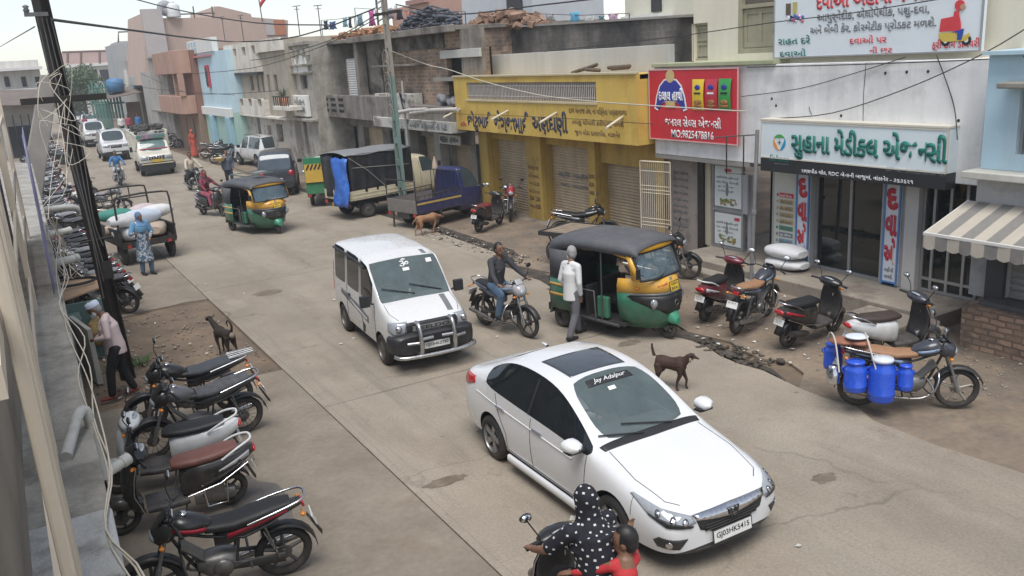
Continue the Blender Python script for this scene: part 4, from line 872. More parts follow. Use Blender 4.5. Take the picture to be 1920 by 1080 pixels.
sal = pm("salmon_wall", (.47, .355, .295), .9, .04, .6, streak=(.34, .24, .2), streak_amt=.3)
q = lambda px, py: FY(px, py, 78.0)
pr = [q(272, 160), q(272, 22), q(300, 22), q(302, 34), q(400, 33), q(402, 12), q(412, 12), q(470, 26), q(472, 32), q(540, 38), q(540, 160)]
mb = MB(); mb.prism([(p.x, p.z) for p in pr], lambda a, b, d: V((a, d, b)), 78, 88); part(mb, "wall", sal, t)
mb = MB(); mb.bb(q(262, 22).x, q(301, 22).x, 77.4, 77.99, q(272, 160).z, q(272, 18).z); part(mb, "stair_tower", pm("tower_grey", (.44, .4, .38), .9, .06, 1), t)
mb = MB(); mb.bb(q(496, 40).x, q(512, 40).x, 77.9, 77.99, q(500, 66).z, q(500, 36).z); part(mb, "grey_panel", pm("tower_grey", (.44, .4, .38)), t)
mb = MB(); mb.bb(q(512, 40).x, q(533, 40).x, 77.9, 77.99, q(520, 66).z, q(520, 37).z); part(mb, "orange_panel", pm("orange_panel", (.42, .18, .1), .9, .06, 2), t)
mb = MB()
for px in (335, 365, 400): p = q(px, 33); mb.tube([p, p+V((0, 0, .9))], .06, 5)
mb.tube([q(332, 27), q(402, 24)], .06, 5); part(mb, "roof_rail", GREYM, t)
d_ = thing("satellite_dish", "round satellite dish on the salmon house roof", "dish", q(311, 30)); mb = MB(); mb.lathe([(.02, 0), (.4, .06), (.62, .2)], (0, -.3, .6), 'y', 18, False); mb.build("reflector", pm("dish_grey", (.3, .31, .32), .6, .1, 3), d_, solid=.03); mb = MB(); mb.tube([(0, 0, 0), (0, -.1, .7)], .06, 6); mb.build("mast", GREYM, d_)
t = thing("water_tank", "white round water tank on the salmon house roof", "tank", q(326, 33)); mb = MB(); mb.lathe([(.0, 0), (.55, 0), (.58, .1), (.55, .2), (.58, .35), (.55, .5), (.56, .9), (.3, 1.15), (.0, 1.18)]); mb.build("body", pm("tank_white", (.62, .62, .62), .6, .05, 3), t); mb = MB(); mb.lathe([(.2, 1.17), (.2, 1.26), (0, 1.27)]); mb.build("lid", pm("tank_white", (.62, .62, .62)), t)
fl = thing("flag", "small red flag on a pole above the salmon house", "flag", q(492, 40)); mb = MB(); mb.tube([(0, 0, 0), (-.1, 0, 3.6)], .05, 5); mb.build("flag_pole", GREYM, fl)
mb = MB(); mb.grid([[V((k*.14, .1*sin(k), 1.1+k*.17+j*.45)) for k in range(6)] for j in range(2)]); mb.build("cloth", pm("flag_red", (.6, .05, .06), .8, .1, 4), fl, solid=.02)
t = building("grey_tower_house", "tall plain grey house with a white gate panel at the street bend", "house", 13, 98)
q = lambda px, py, y=92.0: FY(px, py, y)
gt_ = pm("tower_pale", (.42, .43, .43), .9, .05, .8, streak=(.3, .3, .3), streak_amt=.4)
mb = MB(); mb.bb(q(216, 100).x, q(281, 100).x, 92, 99, -1, q(230, 82).z); mb.bb(q(228, 100).x, q(272, 100).x, 93, 99, q(230, 82).z, q(240, 76).z); part(mb, "wall", gt_, t)
mb = MB(); mb.bb(q(231, 130).x, q(257, 130).x, 91.8, 91.99, q(240, 168).z, q(240, 131).z); part(mb, "white_panel", pm("white_far", (.66, .66, .63)), t)
mb = MB(); mb.bb(q(232, 100).x, q(243, 100).x, 91.9, 91.99, q(240, 115).z, q(240, 97).z); mb.bb(q(255, 100).x, q(280, 100).x, 91.5, 91.99, q(260, 104).z, q(260, 101).z); part(mb, "sunshade", pm("tower_grey", (.44, .4, .38)), t)
mb = MB(); mb.tube([q(222, 80), q(222, 60), q(270, 58), q(270, 78)], .08, 5); part(mb, "roof_rail", GREYM, t)
t = building("cement_block_house", "low cement house with a blue awning beside the green scaffolding", "house", 12, 88)
mb = MB(); mb.bb(q(258, 150, 86).x, q(292, 150, 86).x, 86, 91.7, -1, q(270, 112, 86).z); part(mb, "wall", pm("cement", (.38, .36, .32), .9, .1, 1), t)
mb = MB(); mb.bb(q(247, 150, 85).x, q(263, 150, 85).x, 85, 86.5, q(250, 166, 85).z, q(250, 144, 85).z); part(mb, "awning", pm("teal_tin", (.3, .42, .44), .7, .1, 2), t)
mb = MB(); mb.bb(q(270, 150, 86).x, q(283, 150, 86).x, 85.95, 85.99, 0, 2.3); part(mb, "door", DARKM, t)
t = building("green_shed", "open shed of green painted poles and sheets at the far bend", "shed", 10.5, 84)
gpn = pm("green_paint", (.1, .22, .18), .7, .12, 2)
mb = MB()
for px in range(178, 236, 6):
 p = q(px, 222, 84); mb.tube([p, V((p.x, p.y, q(px, 150+(px % 4)*4, 84).z))], .09, 5)
for py in (165, 180, 196): mb.tube([q(176, py, 84), q(234, py-4, 84)], .08, 5)
part(mb, "poles", gpn, t)
mb = MB(); a = q(176, 192, 86); b = q(212, 225, 86); mb.bb(a.x, b.x, 86, 86.1, 0, a.z); part(mb, "sheet", pm("green_sheet", (.2, .3, .27), .8, .15, 1), t)
mb = MB(); a = q(200, 186, 82); b = q(270, 172, 82); mb.add([a, b, b+V((1, 5, .6)), a+V((0, 5, .6))], [(0, 1, 2, 3)]); part(mb, "tin_roof", pm("rust_tin", (.16, .13, .11), .8, .2, 1.5), t, solid=.06)
mb = MB(); a = q(240, 218, 84.5); b = q(262, 190, 84.5); mb.bb(a.x, b.x, 84.5, 84.6, 0, b.z); part(mb, "brown_wall", pm("brown_wash", (.26, .18, .13)), t)
wl = building("low_wall", "low whitewashed wall where people sit near the green shed", "wall", 9.6, 76)
a, b = FY(212, 228, 78), FY(272, 222, 70); mb = MB(); mb.prism([(a.x, 80), (a.x+.3, 80), (10.9, 68), (10.6, 68)], lambda x, y, z: V((x, y, z)), -.1, 1.05); part(mb, "wall", pm("wall_white", (.52, .5, .46), .9, .1, 1), wl)
t = thing("blue_tank", "small blue water drum on the shed roof", "drum", q(218, 172, 84)); mb = MB(); mb.lathe([(0, 0), (.7, 0), (.72, .6), (.7, 1.0), (.3, 1.15), (0, 1.15)]); mb.build("body", pm("drum_blue", (.08, .2, .36), .6, .1, 3), t)
t = building("pink_white_house", "white and pink house closing the end of the street", "house", 14, 150)
q = lambda px, py, y=150.0: FY(px, py, y)
mb = MB(); mb.bb(q(112, 130).x, q(222, 130).x, 150, 158, -1, q(160, 119).z); part(mb, "wall", pm("white_wash", (.58, .55, .5), .9, .06, .5), t)
mb = MB(); mb.bb(q(116, 130).x, q(216, 130).x, 151, 158, q(160, 119).z, q(160, 97).z); part(mb, "pink_storey", pm("pink_wash", (.55, .4, .36), .9, .06, .5), t)
for px in (165, 186, 205):
 mb = MB(); mb.bb(q(px, 130).x, q(px+16, 130).x, 149.9, 149.99, q(px, 153).z, q(px, 131).z); part(mb, "window", DARKM, t)
mb = MB()
for px in (127, 152, 187): mb.tube([q(px, 121), q(px, 98)], .18, 5)
mb.tube([q(116, 98), q(206, 95)], .16, 5); part(mb, "roof_frame", pm("brown_steel", (.2, .13, .11), .8, .1, 3), t)
mb = MB(); mb.bb(q(110, 130).x, q(224, 130).x, 149.6, 149.99, q(160, 125).z, q(160, 121).z); part(mb, "cornice", pm("white_far", (.66, .66, .63)), t)
t = building("dark_gate_house", "low dark gateway house at the far end of the road", "house", 12, 128)
q2 = lambda px, py: FY(px, py, 126.0)
mb = MB(); mb.bb(q2(138, 190).x, q2(162, 190).x, 126, 132, -.5, q2(150, 175).z); part(mb, "wall", pm("gate_dark", (.07, .065, .06), .9, .2, 1), t)
mb = MB(); mb.bb(q2(128, 190).x, q2(176, 190).x, 125, 126, q2(150, 174).z, q2(150, 171).z); part(mb, "roof", pm("white_far", (.66, .66, .63)), t)
SHED_BITS = []
t = building("pale_far_house", "pale two storey house with balcony at the far left of the street", "house", 2, 96)
q3 = lambda px, py: FY(px, py, 90.0)
mb = MB(); mb.bb(q3(-25, 150).x, q3(78, 150).x, 90, 98, -1, q3(30, 114).z); part(mb, "wall", pm("pale_far", (.6, .58, .54), .9, .08, .6, streak=(.28, .26, .23)), t)
mb = MB(); mb.bb(q3(-20, 150).x, q3(80, 150).x, 89, 89.99, q3(40, 176).z, q3(40, 166).z); mb.bb(q3(-20, 150).x, q3(82, 150).x, 88.5, 89.99, q3(40, 132).z, q3(40, 127).z); part(mb, "balcony", pm("white_far", (.66, .66, .63)), t)
for px in (8, 40, 66):
 mb = MB(); mb.bb(q3(px, 150).x, q3(px+9, 150).x, 89.9, 89.99, q3(px, 163).z, q3(px, 144).z); part(mb, "window", DARKM, t)
mb = MB(); mb.bb(q3(45, 150).x, q3(70, 150).x, 88.9, 88.99, q3(50, 186).z, q3(50, 176).z); part(mb, "shop_opening", DARKIN, t)
for k in range(5):
 px = 2+k*15; mb = MB(); a = FY(px, 180, 71.9); mb.bb(a.x, a.x+.42, 71.85, 71.99, -.1, 2.2); mb.bb(a.x-.1, a.x-.04, 71.6, 71.7, 0, 3); SHED_BITS.append(mb)
t = building("tin_shed", "row of tin roofed sheds along the far left side", "shed", 1, 70)
q4 = lambda px, py: FY(px, py, 72.0)
mb = MB(); mb.bb(q4(-30, 200).x, q4(72, 200).x, 72, 80, -.5, q4(40, 190).z); part(mb, "wall", pm("shed_grey", (.44, .42, .38), .9, .15, 1), t)
a, b = q4(-40, 188), q4(85, 184); mb = MB(); mb.add([a+V((0, -2, -.4)), b+V((0, -2, -.4)), b+V((0, 4, .6)), a+V((0, 4, .6))], [(0, 1, 2, 3)]); part(mb, "tin_roof", pm("rust_tin", (.16, .13, .11)), t, solid=.08)
for m_b in SHED_BITS: part(m_b, "door", DARKM, t)
def tree(label, base, hgt, rad, seed, n=1500):
 t = thing("tree", label, "tree", base); rnd = random.Random(seed)
 mb = MB(); mb.tube([(0, 0, -.3), (.1, 0, hgt*.35), (0, .1, hgt*.6)], [.3, .22, .12], 8)
 for k in range(6): a = k*1.05; mb.tube([(.1, 0, hgt*.35), (rad*.4*cos(a), rad*.4*sin(a), hgt*.6), (rad*.7*cos(a), rad*.7*sin(a), hgt*.78)], [.14, .08, .03], 6)
 mb.build("trunk", pm("bark", (.1, .075, .055), .95, .25, 5), t)
 mb = MB(); cl = [(V((rnd.uniform(-1, 1)*rad*.75, rnd.uniform(-1, 1)*rad*.75, hgt*(.6+rnd.uniform(-.18, .32)))), rnd.uniform(.3, .5)*rad) for _ in range(16)]
 for k in range(n):
  c, r_ = rnd.choice(cl); d = V((rnd.gauss(0, 1), rnd.gauss(0, 1), rnd.gauss(0, .8))).normalized()*r_*rnd.uniform(.55, 1.05); p = c+d
  s = rnd.uniform(.12, .26); u = V((rnd.gauss(0, 1), rnd.gauss(0, 1), rnd.gauss(0, 1))).normalized(); w = u.orthogonal().normalized()
  mb.add([p-u*s, p+w*s*.5, p+u*s, p-w*s*.5], [(0, 1, 2, 3)])
 mb.build("crown", pm("foliage_far", (.065, .1, .04), .8, .45, .8), t); return t
tree("bushy green tree behind the green poles at the street end", (FY(140, 170, 118).x, 118, 0), 6.6, 3.4, 3, 2600)
tree("smaller green tree beside the pale far house", (FY(105, 170, 122).x, 122, 0), 5.6, 2.4, 6, 1500)
# ================= two-wheelers (local x forward, z up) =================
def paint(name, col, rough=.32, dust=.0, coat=.25):
 return pm("paint_"+name, col, rough, .06, 5, coat=coat, dust=(.2, .17, .135), dust_h=(.1, 1.1))
SEATB = pm("seat_black", (.013, .013, .014), .55, .15, 12, bump=.15, bscale=90)
SEATG = pm("seat_cover_grey", (.075, .078, .085), .85, .3, 14, bump=.4, bscale=60)
SEATBR = pm("seat_brown", (.16, .065, .05), .5, .12, 10, bump=.15, bscale=90)
SEATT = pm("seat_tan", (.3, .16, .085), .65, .15, 10, bump=.2, bscale=70)
ENG = pm("engine_alloy", (.2, .195, .185), .45, .2, 12, metal=.7, dust=(.18, .15, .12), dust_h=(0, .7))
P = pi
def wheel(t, x, r, w=.045, style='alloy', rimm=None, spokes=5, y=0):
 rimm = rimm or pm("rim_alloy", (.1, .1, .1), .4, .15, 8, metal=.6, dust=(.22, .19, .15), dust_h=(0, .9))
 mb = MB(); mb.torus((x, y, r), r-w*1.35, w*.42, 'y', 26, 6, 1.3); mb.lathe([(.04, -.05), (.055, -.02), (.055, .02), (.04, .05)], (x, y, r), 'y', 12)
 n = spokes if style == 'alloy' else 16
 for k in range(n):
  a = 2*P*k/n+.3; c, s = cos(a), sin(a)
  if style == 'alloy': mb.tube([(x+.04*c, y, r+.04*s), (x+(r-w*1.4)*c, y, r+(r-w*1.4)*s)], [.024, .016], 5, flat=1)
  else: mb.tube([(x+.04*c, y+(.03 if k % 2 else -.03), r+.04*s), (x+(r-w*1.4)*cos(a+.25), y, r+(r-w*1.4)*sin(a+.25))], .004, 3)
 mb.lathe([(.08, -.012), (.085, 0), (.08, .012)], (x, y+.03, r), 'y', 16)
 o = mb.build("wheel", rimm, t)
 mb = MB(); mb.torus((x, y, r), r-w*.92, w*.92, 'y', 30, 9); mb.build("tyre", RUBBER, o); return o
def mirror(t, x, y, z, dy, face=MIRR):
 mb = MB(); mb.tube(smoothpts([(x, y, z), (x+.03, y+dy*.05, z+.12), (x-.0, y+dy*.09, z+.2)], 3), .007, 5)
 mb.ell((x-.0, y+dy*.1, z+.235), (.022, .062, .042)); o = mb.build("mirror", BLACKP, t)
 mb = MB(); mb.lathe([(.0, -.026), (.95, -.024), (1, -.014)], (0, 0, 0), 'x', 14)
 mb.v = [(x+v[0], y+dy*.1+v[1]*.054, z+.235+v[2]*.035) for v in mb.v]; mb.build("mirror_glass", face, o); return o
def motorcycle(label, loc, rz, tank, seat=None, body=None, style='alloy', lean=-.13, steer=.0, group=None, cowl=True, guard=True, rack=False, rimm=None, front=None, plate=None, lo=False, trim=None, seatcover=None, cat="motorcycle", mface=None):
 t = thing("motorcycle", label, cat, loc, rz, group, roll=lean)
 seat = seat or SEATB; body = body or tank; front = front or BLACKP
 wheel(t, .64, .295, .045, style, rimm); wheel(t, -.62, .295, .05, style, rimm)
 mb = MB()
 for s in (-1, 1): mb.tube([(.64, s*.085, .295), (.43, s*.085, .92)], [.021, .019], 8); mb.tube([(.64, s*.085, .27), (.56, s*.085, .52)], .028, 8)
 mb.build("fork", pm("fork_grey", (.3, .3, .3), .35, .1, 8, metal=.7), t)
 mb = MB(); rows = []
 for k in range(10):
  a = R(20+k*15); rr_ = .335
  rows.append([V((.64+rr_*cos(a)*(1 if abs(y) < .05 else .985), y, .295+rr_*sin(a)-(.03 if abs(y) > .05 else 0))) for y in (-.065, -.045, 0, .045, .065)])
 mb.grid(rows); mb.build("front_fender", front, t, solid=.006)
 if cowl:
  mb = MB(); mb.loft([rr((0, .93), .1, .09, 2.4, 14, .34), rr((0, .9), .13, .13, 2.6, 14, .42), rr((0, .87), .115, .11, 2.6, 14, .53), rr((0, .86), .06, .06, 2.4, 14, .58)])
  mb.loft([rr((0, 1.0), .09, .015, 3, 10, .5), rr((0, 1.08), .075, .01, 3, 10, .42)]); mb.build("headlight_cowl", front if front is not BLACKP else body, t)
  mb = MB(); mb.ell((.565, 0, .86), (.04, .085, .065)); mb.build("headlight", CLEAR, t)
 else:
  mb = MB(); mb.lathe([(.02, -.1), (.09, -.05), (.1, .04)], (.5, 0, .88), 'x', 16); mb.build("headlight_shell", CHROME, t)
  mb = MB(); mb.ell((.54, 0, .88), (.03, .095, .095)); mb.build("headlight", CLEAR, t)
 mb = MB(); mb.tube(smoothpts([(.3, .36, 1.0), (.36, .22, 1.04), (.42, .05, .99), (.42, -.05, .99), (.36, -.22, 1.04), (.3, -.36, 1.0)], 3), .012, 7)
 for s in (-1, 1): mb.tube([(.38, s*.25, 1.03), (.42, s*.36, 1.0)], .006, 4)
 mb.build("handlebar", DARKM, t)
 mb = MB()
 for s in (-1, 1): mb.tube([(.345, s*.25, 1.035), (.3, s*.37, 1.0)], .018, 7)
 mb.build("grips", BLACKP, t)
 mb = MB()
 for s in (-1, 1): mb.lathe([(.035, 0), (.05, .02), (.05, .05), (.0, .055)], (.4, s*.055, 1.0), 'z', 12)
 mb.build("instrument", BLACKP, t)
 if not lo:
  for s in (-1, 1): mirror(t, .36, s*.24, 1.05, s, mface or MIRR)
 mb = MB(); mb.loft([rr((0, .84), .05, .05, 2.2, 16, .02), rr((0, .86), .1, .09, 2.4, 16, .09), rr((0, .89), .135, .105, 2.4, 16, .2), rr((0, .91), .145, .115, 2.3, 16, .3), rr((0, .92), .11, .09, 2.3, 16, .39), rr((0, .92), .04, .04, 2.2, 16, .44)])
 tk = mb.build("fuel_tank", tank, t); mb = MB(); mb.lathe([(.04, 0), (.04, .012), (0, .014)], (.27, 0, 1.02)); mb.build("tank_cap", CHROME, tk)
 if trim:
  mb = MB()
  for s in (-1, 1): mb.grid([[V((.08+.3*k/6, s*(.118+.034*sin(P*(k+.5)/6.5)), .87+dz+.05*k/6)) for k in range(7)] for dz in (-.02, .02)])
  mb.build("tank_graphic", trim, tk, solid=.004)
 mb = MB(); prof = [(.1, .82, .1, .05), (-.0, .82, .125, .045), (-.18, .81, .14, .05), (-.36, .84, .145, .055), (-.55, .87, .13, .05), (-.74, .885, .09, .035)]
 mb.loft([rr((0, z), w, h, 3, 16, x) for x, z, w, h in prof]); mb.build("seat", seat, t)
 if seatcover:
  mb = MB(); mb.loft([rr((0, z+.012), w*1.06, h*1.15, 2.6, 16, x) for x, z, w, h in prof[1:]]); mb.build("seat_cover", seatcover, t)
 mb = MB(); mb.loft([rr((0, .66), .06, .08, 3, 12, .03), rr((0, .68), .115, .1, 3, 12, -.1), rr((0, .74), .12, .07, 3, 12, -.35), rr((0, .81), .1, .05, 3, 12, -.62), rr((0, .86), .06, .035, 3, 12, -.84)])
 sp = mb.build("side_panel", body, t)
 if trim:
  mb = MB()
  for s in (-1, 1): mb.grid([[V((-.1-.6*k/6, s*(.123-.03*(k/6)**2), .72+dz*(1-k/9)+.11*k/6)) for k in range(7)] for dz in (-.025, .03)])
  mb.build("panel_graphic", trim, sp, solid=.004)
 mb = MB(); mb.box((-.86, 0, .835), (.03, .11, .07), (0, .3, 0)); mb.build("tail_light", REDL, t, .01)
 mb = MB()
 for s in (-1, 1): mb.tube(smoothpts([(-.3, s*.16, .82), (-.55, s*.16, .88), (-.8, s*.13, .93), (-.88, s*.07, .945), (-.89, 0, .945)], 3), .012, 6)
 if rack:
  for y in (-.06, 0, .06): mb.tube([(-.6, y, .95), (-.98, y, .98)], .009, 5)
  mb.tube([(-.6, -.1, .95), (-.98, -.09, .98), (-.98, .09, .98), (-.6, .1, .95)], .01, 5)
 mb.build("grab_rail", CHROME if not rack else pm("rack_silver", (.5, .5, .5), .35, .08, 5, metal=.7), t)
 mb = MB(); rows = []
 for k in range(9):
  a = R(55+k*15); rr_ = .345; rows.append([V((-.62+rr_*cos(a), y, .295+rr_*sin(a)-(.02 if abs(y) > .06 else 0))) for y in (-.075, -.05, 0, .05, .075)])
 mb.grid(rows); mb.tube([(-.9, 0, .66), (-1.02, 0, .42)], [.05, .07], 4, flat=.2); mb.build("rear_fender", BLACKP, t, solid=.006)
 mb = MB(); mb.box((-.955, 0, .64), (.012, .2, .12), (0, .35, 0)); pl = mb.build("number_plate", plate or PLATE, t)
 if not lo:
  m4 = Matrix.Rotation(.35, 3, 'Y'); text("GJ 03 K", INK, pl, V((-.966, .08, .66)), (0, -1, 0), m4@V((0, 0, 1)), .16, .035, .0, ext=.001); text("4127", INK, pl, V((-.963, .06, .605)), (0, -1, 0), m4@V((0, 0, 1)), .12, .04, .0, ext=.001)
 mb = MB(); mb.loft([rr((0, .37), .09, .1, 3, 12, -.18), rr((0, .38), .14, .13, 3, 12, -.05), rr((0, .38), .13, .12, 3, 12, .12), rr((0, .4), .08, .07, 3, 12, .22)])
 for k in range(5): mb.box((.17+.028*k, 0, .5+.03*k), (.016, .2, .17), (0, .75, 0))
 mb.lathe([(.0, -.165), (.085, -.16), (.1, -.14), (.1, .14), (.085, .16), (0, .165)], (-.02, 0, .37), 'y', 16); mb.build("engine", ENG, t)
 mb = MB()
 for s in (-1, 1):
  mb.tube([(.42, 0, .84), (.1, s*.06, .74), (-.25, s*.11, .66), (-.6, s*.11, .76)], .016, 6); mb.tube([(-.12, s*.1, .38), (-.62, s*.1, .295)], .022, 6); mb.tube([(-.2, s*.11, .66), (-.15, s*.1, .36)], .015, 5)
 mb.tube([(.42, 0, .8), (.3, 0, .5), (.2, 0, .3)], .018, 6); mb.build("frame", DARKM, t)
 for s in (-1, 1):
  mb = MB(); mb.tube([(-.56, s*.13, .33), (-.46, s*.13, .72)], .014, 6); mb.tube([(-.54+.1*k/30, s*.13+.026*cos(k*1.2), .41+.26*k/30+.026*sin(k*1.2)*.3) for k in range(31)], .008, 4); mb.build("shock_absorber", GREYM, t)
 mb = MB(); mb.tube(smoothpts([(.24, -.05, .45), (.32, -.1, .3), (.15, -.15, .2), (-.2, -.17, .22)], 3), .018, 7); mb.tube([(-.18, -.17, .22), (-.3, -.17, .235), (-.85, -.17, .33)], [.03, .045, .042], 10)
 mb.build("exhaust", pm("exhaust_chrome", (.4, .39, .38), .3, .15, 8, metal=.9, dust=(.17, .14, .11), dust_h=(0, .5)), t)
 mb = MB(); mb.loft([rr((.115, .34), .012, .03, 3, 8, -.1), rr((.115, .33), .014, .055, 3, 8, -.35), rr((.115, .3), .014, .06, 3, 8, -.62)]); mb.build("chain_cover", BLACKP, t)
 mb = MB()
 for s in (-1, 1): mb.tube([(.02, s*.08, .28), (.02, s*.26, .28)], .014, 6); mb.tube([(-.28, s*.1, .36), (-.28, s*.24, .38)], .013, 6)
 mb.tube([(-.05, .1, .26), (.02, .28, .02)], .012, 6); mb.build("foot_pegs", DARKM, t)
 if guard:
  mb = MB(); mb.tube(smoothpts([(.36, 0, .62), (.34, .2, .63), (.32, .3, .52), (.26, .29, .34), (.22, .08, .3), (.22, -.08, .3), (.26, -.29, .34), (.32, -.3, .52), (.34, -.2, .63), (.36, 0, .62)], 3), .013, 6)
  mb.build("leg_guard", CHROME if guard == 2 else DARKM, t)
 if not lo:
  for x, z in ((.5, .79), (-.84, .8)):
   for s in (-1, 1): mb = MB(); mb.tube([(x, s*.06, z), (x, s*.15, z)], .008, 5); mb.ell((x, s*.165, z), (.028, .03, .022)); mb.build("indicator", AMBER, t)
 return t
def scooter(label, loc, rz, body, seat=None, front=None, inner=None, lean=-.12, group=None, trim=None, rimm=None, plate=None, lo=False, tail=None, mface=None, mirrors=(1, -1)):
 t = thing("scooter", label, "scooter", loc, rz, group, roll=lean)
 seat = seat or SEATB; front = front or body; inner = inner or pm("scooter_inner", (.03, .03, .032), .6, .15, 6, dust=(.2, .17, .14), dust_h=(.1, 1.0))
 wheel(t, .61, .225, .045, 'alloy', rimm, 6); wheel(t, -.61, .225, .048, 'alloy', rimm, 6)
 mb = MB(); mb.loft([rr((0, .31), .17, .045, 4, 14, .32), rr((0, .3), .19, .045, 4, 14, .1), rr((0, .3), .18, .045, 4, 14, -.14)]); mb.build("floorboard", inner, t)
 prof = [(-.08, .5, .13, .2), (-.16, .53, .165, .21), (-.35, .56, .185, .19), (-.55, .6, .18, .16), (-.75, .65, .15, .115), (-.9, .7, .09, .07), (-.96, .715, .05, .04)]
 mb = MB(); mb.loft([rr((0, z), w, h, 2.7, 18, x) for x, z, w, h in prof]); bd = mb.build("body", body, t)
 if trim:
  mb = MB()
  for s in (-1, 1): mb.grid([[V((-.5-.38*k/6, s*(.186-.085*(k/6)**1.7), .6+dz*(.3+.7*k/6)+.1*k/6)) for k in range(7)] for dz in (-.03, .045)])
  mb.build("side_graphic", trim, bd, solid=.005)
  mb = MB()
  for s in (-1, 1): mb.tube([(-.12, s*.2, .38), (-.5, s*.205, .45), (-.85, s*.14, .6)], .011, 5)
  mb.build("chrome_strip", CHROME, bd)
 mb = MB(); mb.loft([rr((0, z), w, h, 3, 16, x) for x, z, w, h in ((.0, .745, .08, .03), (-.08, .76, .135, .05), (-.25, .755, .15, .055), (-.45, .765, .155, .055), (-.62, .785, .14, .05), (-.76, .795, .09, .035))])
 mb.build("seat", seat, t)
 mb = MB(); mb.tube(smoothpts([(-.55, .17, .73), (-.75, .15, .83), (-.9, .09, .87), (-.93, 0, .875), (-.9, -.09, .87), (-.75, -.15, .83), (-.55, -.17, .73)], 3), .015, 7); mb.build("grab_rail", tail or CHROME, t)
 mb = MB(); mb.ell((-.945, 0, .715), (.03, .1, .045)); mb.build("tail_light", REDL, t)
 def apron(off, w):
  rows = []
  for z, x, hw in ((.3, .34, .17), (.42, .39, .2), (.58, .41, .215), (.74, .4, .2), (.88, .36, .15), (.95, .33, .11)):
   rows.append([V((x+off+(.1 if off > 0 else .02)*(1-(k/4)**2)*(1 if z < .9 else .5), hw*w*k/4, z)) for k in range(-4, 5)])
  return rows
 mb = MB(); mb.grid(apron(.0, .97)); mb.build("inner_shield", inner, t, solid=.012)
 mb = MB(); mb.grid(apron(.035, 1.02)); fs = mb.build("front_shield", front, t, solid=.012)
 mb = MB(); mb.tube([(.36, .2, .32), (.44, .225, .58), (.42, .205, .74), (.37, .15, .9)], .009, 5); mb.tube([(.36, -.2, .32), (.44, -.225, .58), (.42, -.205, .74), (.37, -.15, .9)], .009, 5); mb.build("shield_trim", CHROME, fs)
 mb = MB(); mb.box((.352, -.07, .78), (.012, .02, .05)); mb.build("hook", CHROME, t)
 mb = MB(); mb.loft([rr((0, .33), .05, .08, 2.5, 12, .35), rr((0, .4), .1, .09, 2.5, 12, .5), rr((0, .43), .1, .07, 2.5, 12, .66), rr((0, .37), .07, .05, 2.5, 12, .8), rr((0, .3), .03, .03, 2.5, 12, .86)]); mb.build("front_fender", front, t)
 mb = MB()
 for s in (-1, 1): mb.tube([(.61, s*.07, .225), (.5, s*.06, .5)], .02, 6)
 mb.build("fork", DARKM, t)
 mb = MB(); mb.loft([[V((.33+.12*cos(a)*k2, y, 1.0+.075*sin(a)*k2)) for a in [2*P*i/12 for i in range(12)]] for y, k2 in ((-.2, .45), (-.14, .85), (-.06, 1.05), (.06, 1.05), (.14, .85), (.2, .45))]); mb.build("handlebar_cover", front, t)
 mb = MB(); mb.ell((.435, 0, .99), (.035, .1, .055)); mb.build("headlight", CLEAR, t)
 mb = MB(); mb.ell((.285, 0, 1.055), (.06, .1, .02), (0, .5, 0)); mb.build("instrument", pm("dial_grey", (.35, .38, .4), .15, .3, 18, coat=.5), t)
 for s in (-1, 1):
  mb = MB(); mb.tube([(.32, s*.18, 1.0), (.28, s*.36, 1.0)], .018, 7); mb.tube([(.35, s*.2, .995), (.35, s*.35, .985)], .006, 4); mb.build("grip", BLACKP, t)
 for s in mirrors: mirror(t, .34, s*.19, 1.03, s*1.3, mface or MIRR)
 mb = MB(); mb.tube([(.33, 0, .96), (.37, 0, .9)], .06, 8); mb.build("steering_neck", inner, t)
 mb = MB(); mb.loft([rr((.1, .27), .05, .08, 3, 10, -.2), rr((.1, .26), .06, .1, 3, 10, -.4), rr((.1, .235), .05, .075, 3, 10, -.66)]); mb.box((-.42, .13, .36), (.24, .06, .1)); mb.build("engine_cover", ENG, t)
 mb = MB(); mb.tube([(-.3, -.14, .24), (-.42, -.15, .26), (-.78, -.16, .33)], [.03, .06, .055], 12); mb.build("exhaust", BLACKP, t)
 mb = MB(); rows = []
 for k in range(7): a = R(50+k*17); rows.append([V((-.61+.28*cos(a), y, .225+.28*sin(a))) for y in (-.07, 0, .07)])
 mb.grid(rows); mb.tube([(-.85, 0, .5), (-.93, 0, .3)], [.06, .07], 4, flat=.2); mb.build("rear_fender", BLACKP, t, solid=.008)
 mb = MB(); mb.box((-.92, 0, .53), (.012, .19, .11), (0, .3, 0)); pl = mb.build("number_plate", plate or PLATE, t)
 if not lo: text("GJ 36", INK, pl, V((-.935, .07, .545)), (0, -1, 0), (-.3, 0, .95), .14, .03, 0, ext=.001); text("8306", INK, pl, V((-.925, .06, .495)), (0, -1, 0), (-.3, 0, .95), .12, .035, 0, ext=.001)
 mb = MB(); mb.tube([(-.3, .19, .42), (-.32, .23, .2), (-.55, .23, .2), (-.57, .19, .45)], .012, 6); mb.build("side_guard", CHROME, t)
 if not lo:
  for s in (-1, 1): mb = MB(); mb.ell((.4, s*.16, .9), (.025, .05, .022), (0, 0, -s*.5)); mb.build("indicator", AMBER, t)
  mb = MB(); mb.tube([(-.1, .12, .25), (-.05, .26, .02)], .012, 6); mb.build("stand", DARKM, t)
 return t
SKIN = pm("skin_brown", (.2, .105, .065), .55, .08, 8)
HAIR = pm("hair_black", (.012, .011, .011), .5, .2, 20)
HAIRG = pm("hair_grey", (.3, .29, .28), .7, .3, 25)
def seg(mb, a, b, ra, rb, n=10): mb.tube([a, V(a).lerp(V(b), .5), b], [ra, (ra+rb)/2*1.04, rb], n); mb.ell(a, ra, nu=10, nv=6); mb.ell(b, rb, nu=10, nv=6)
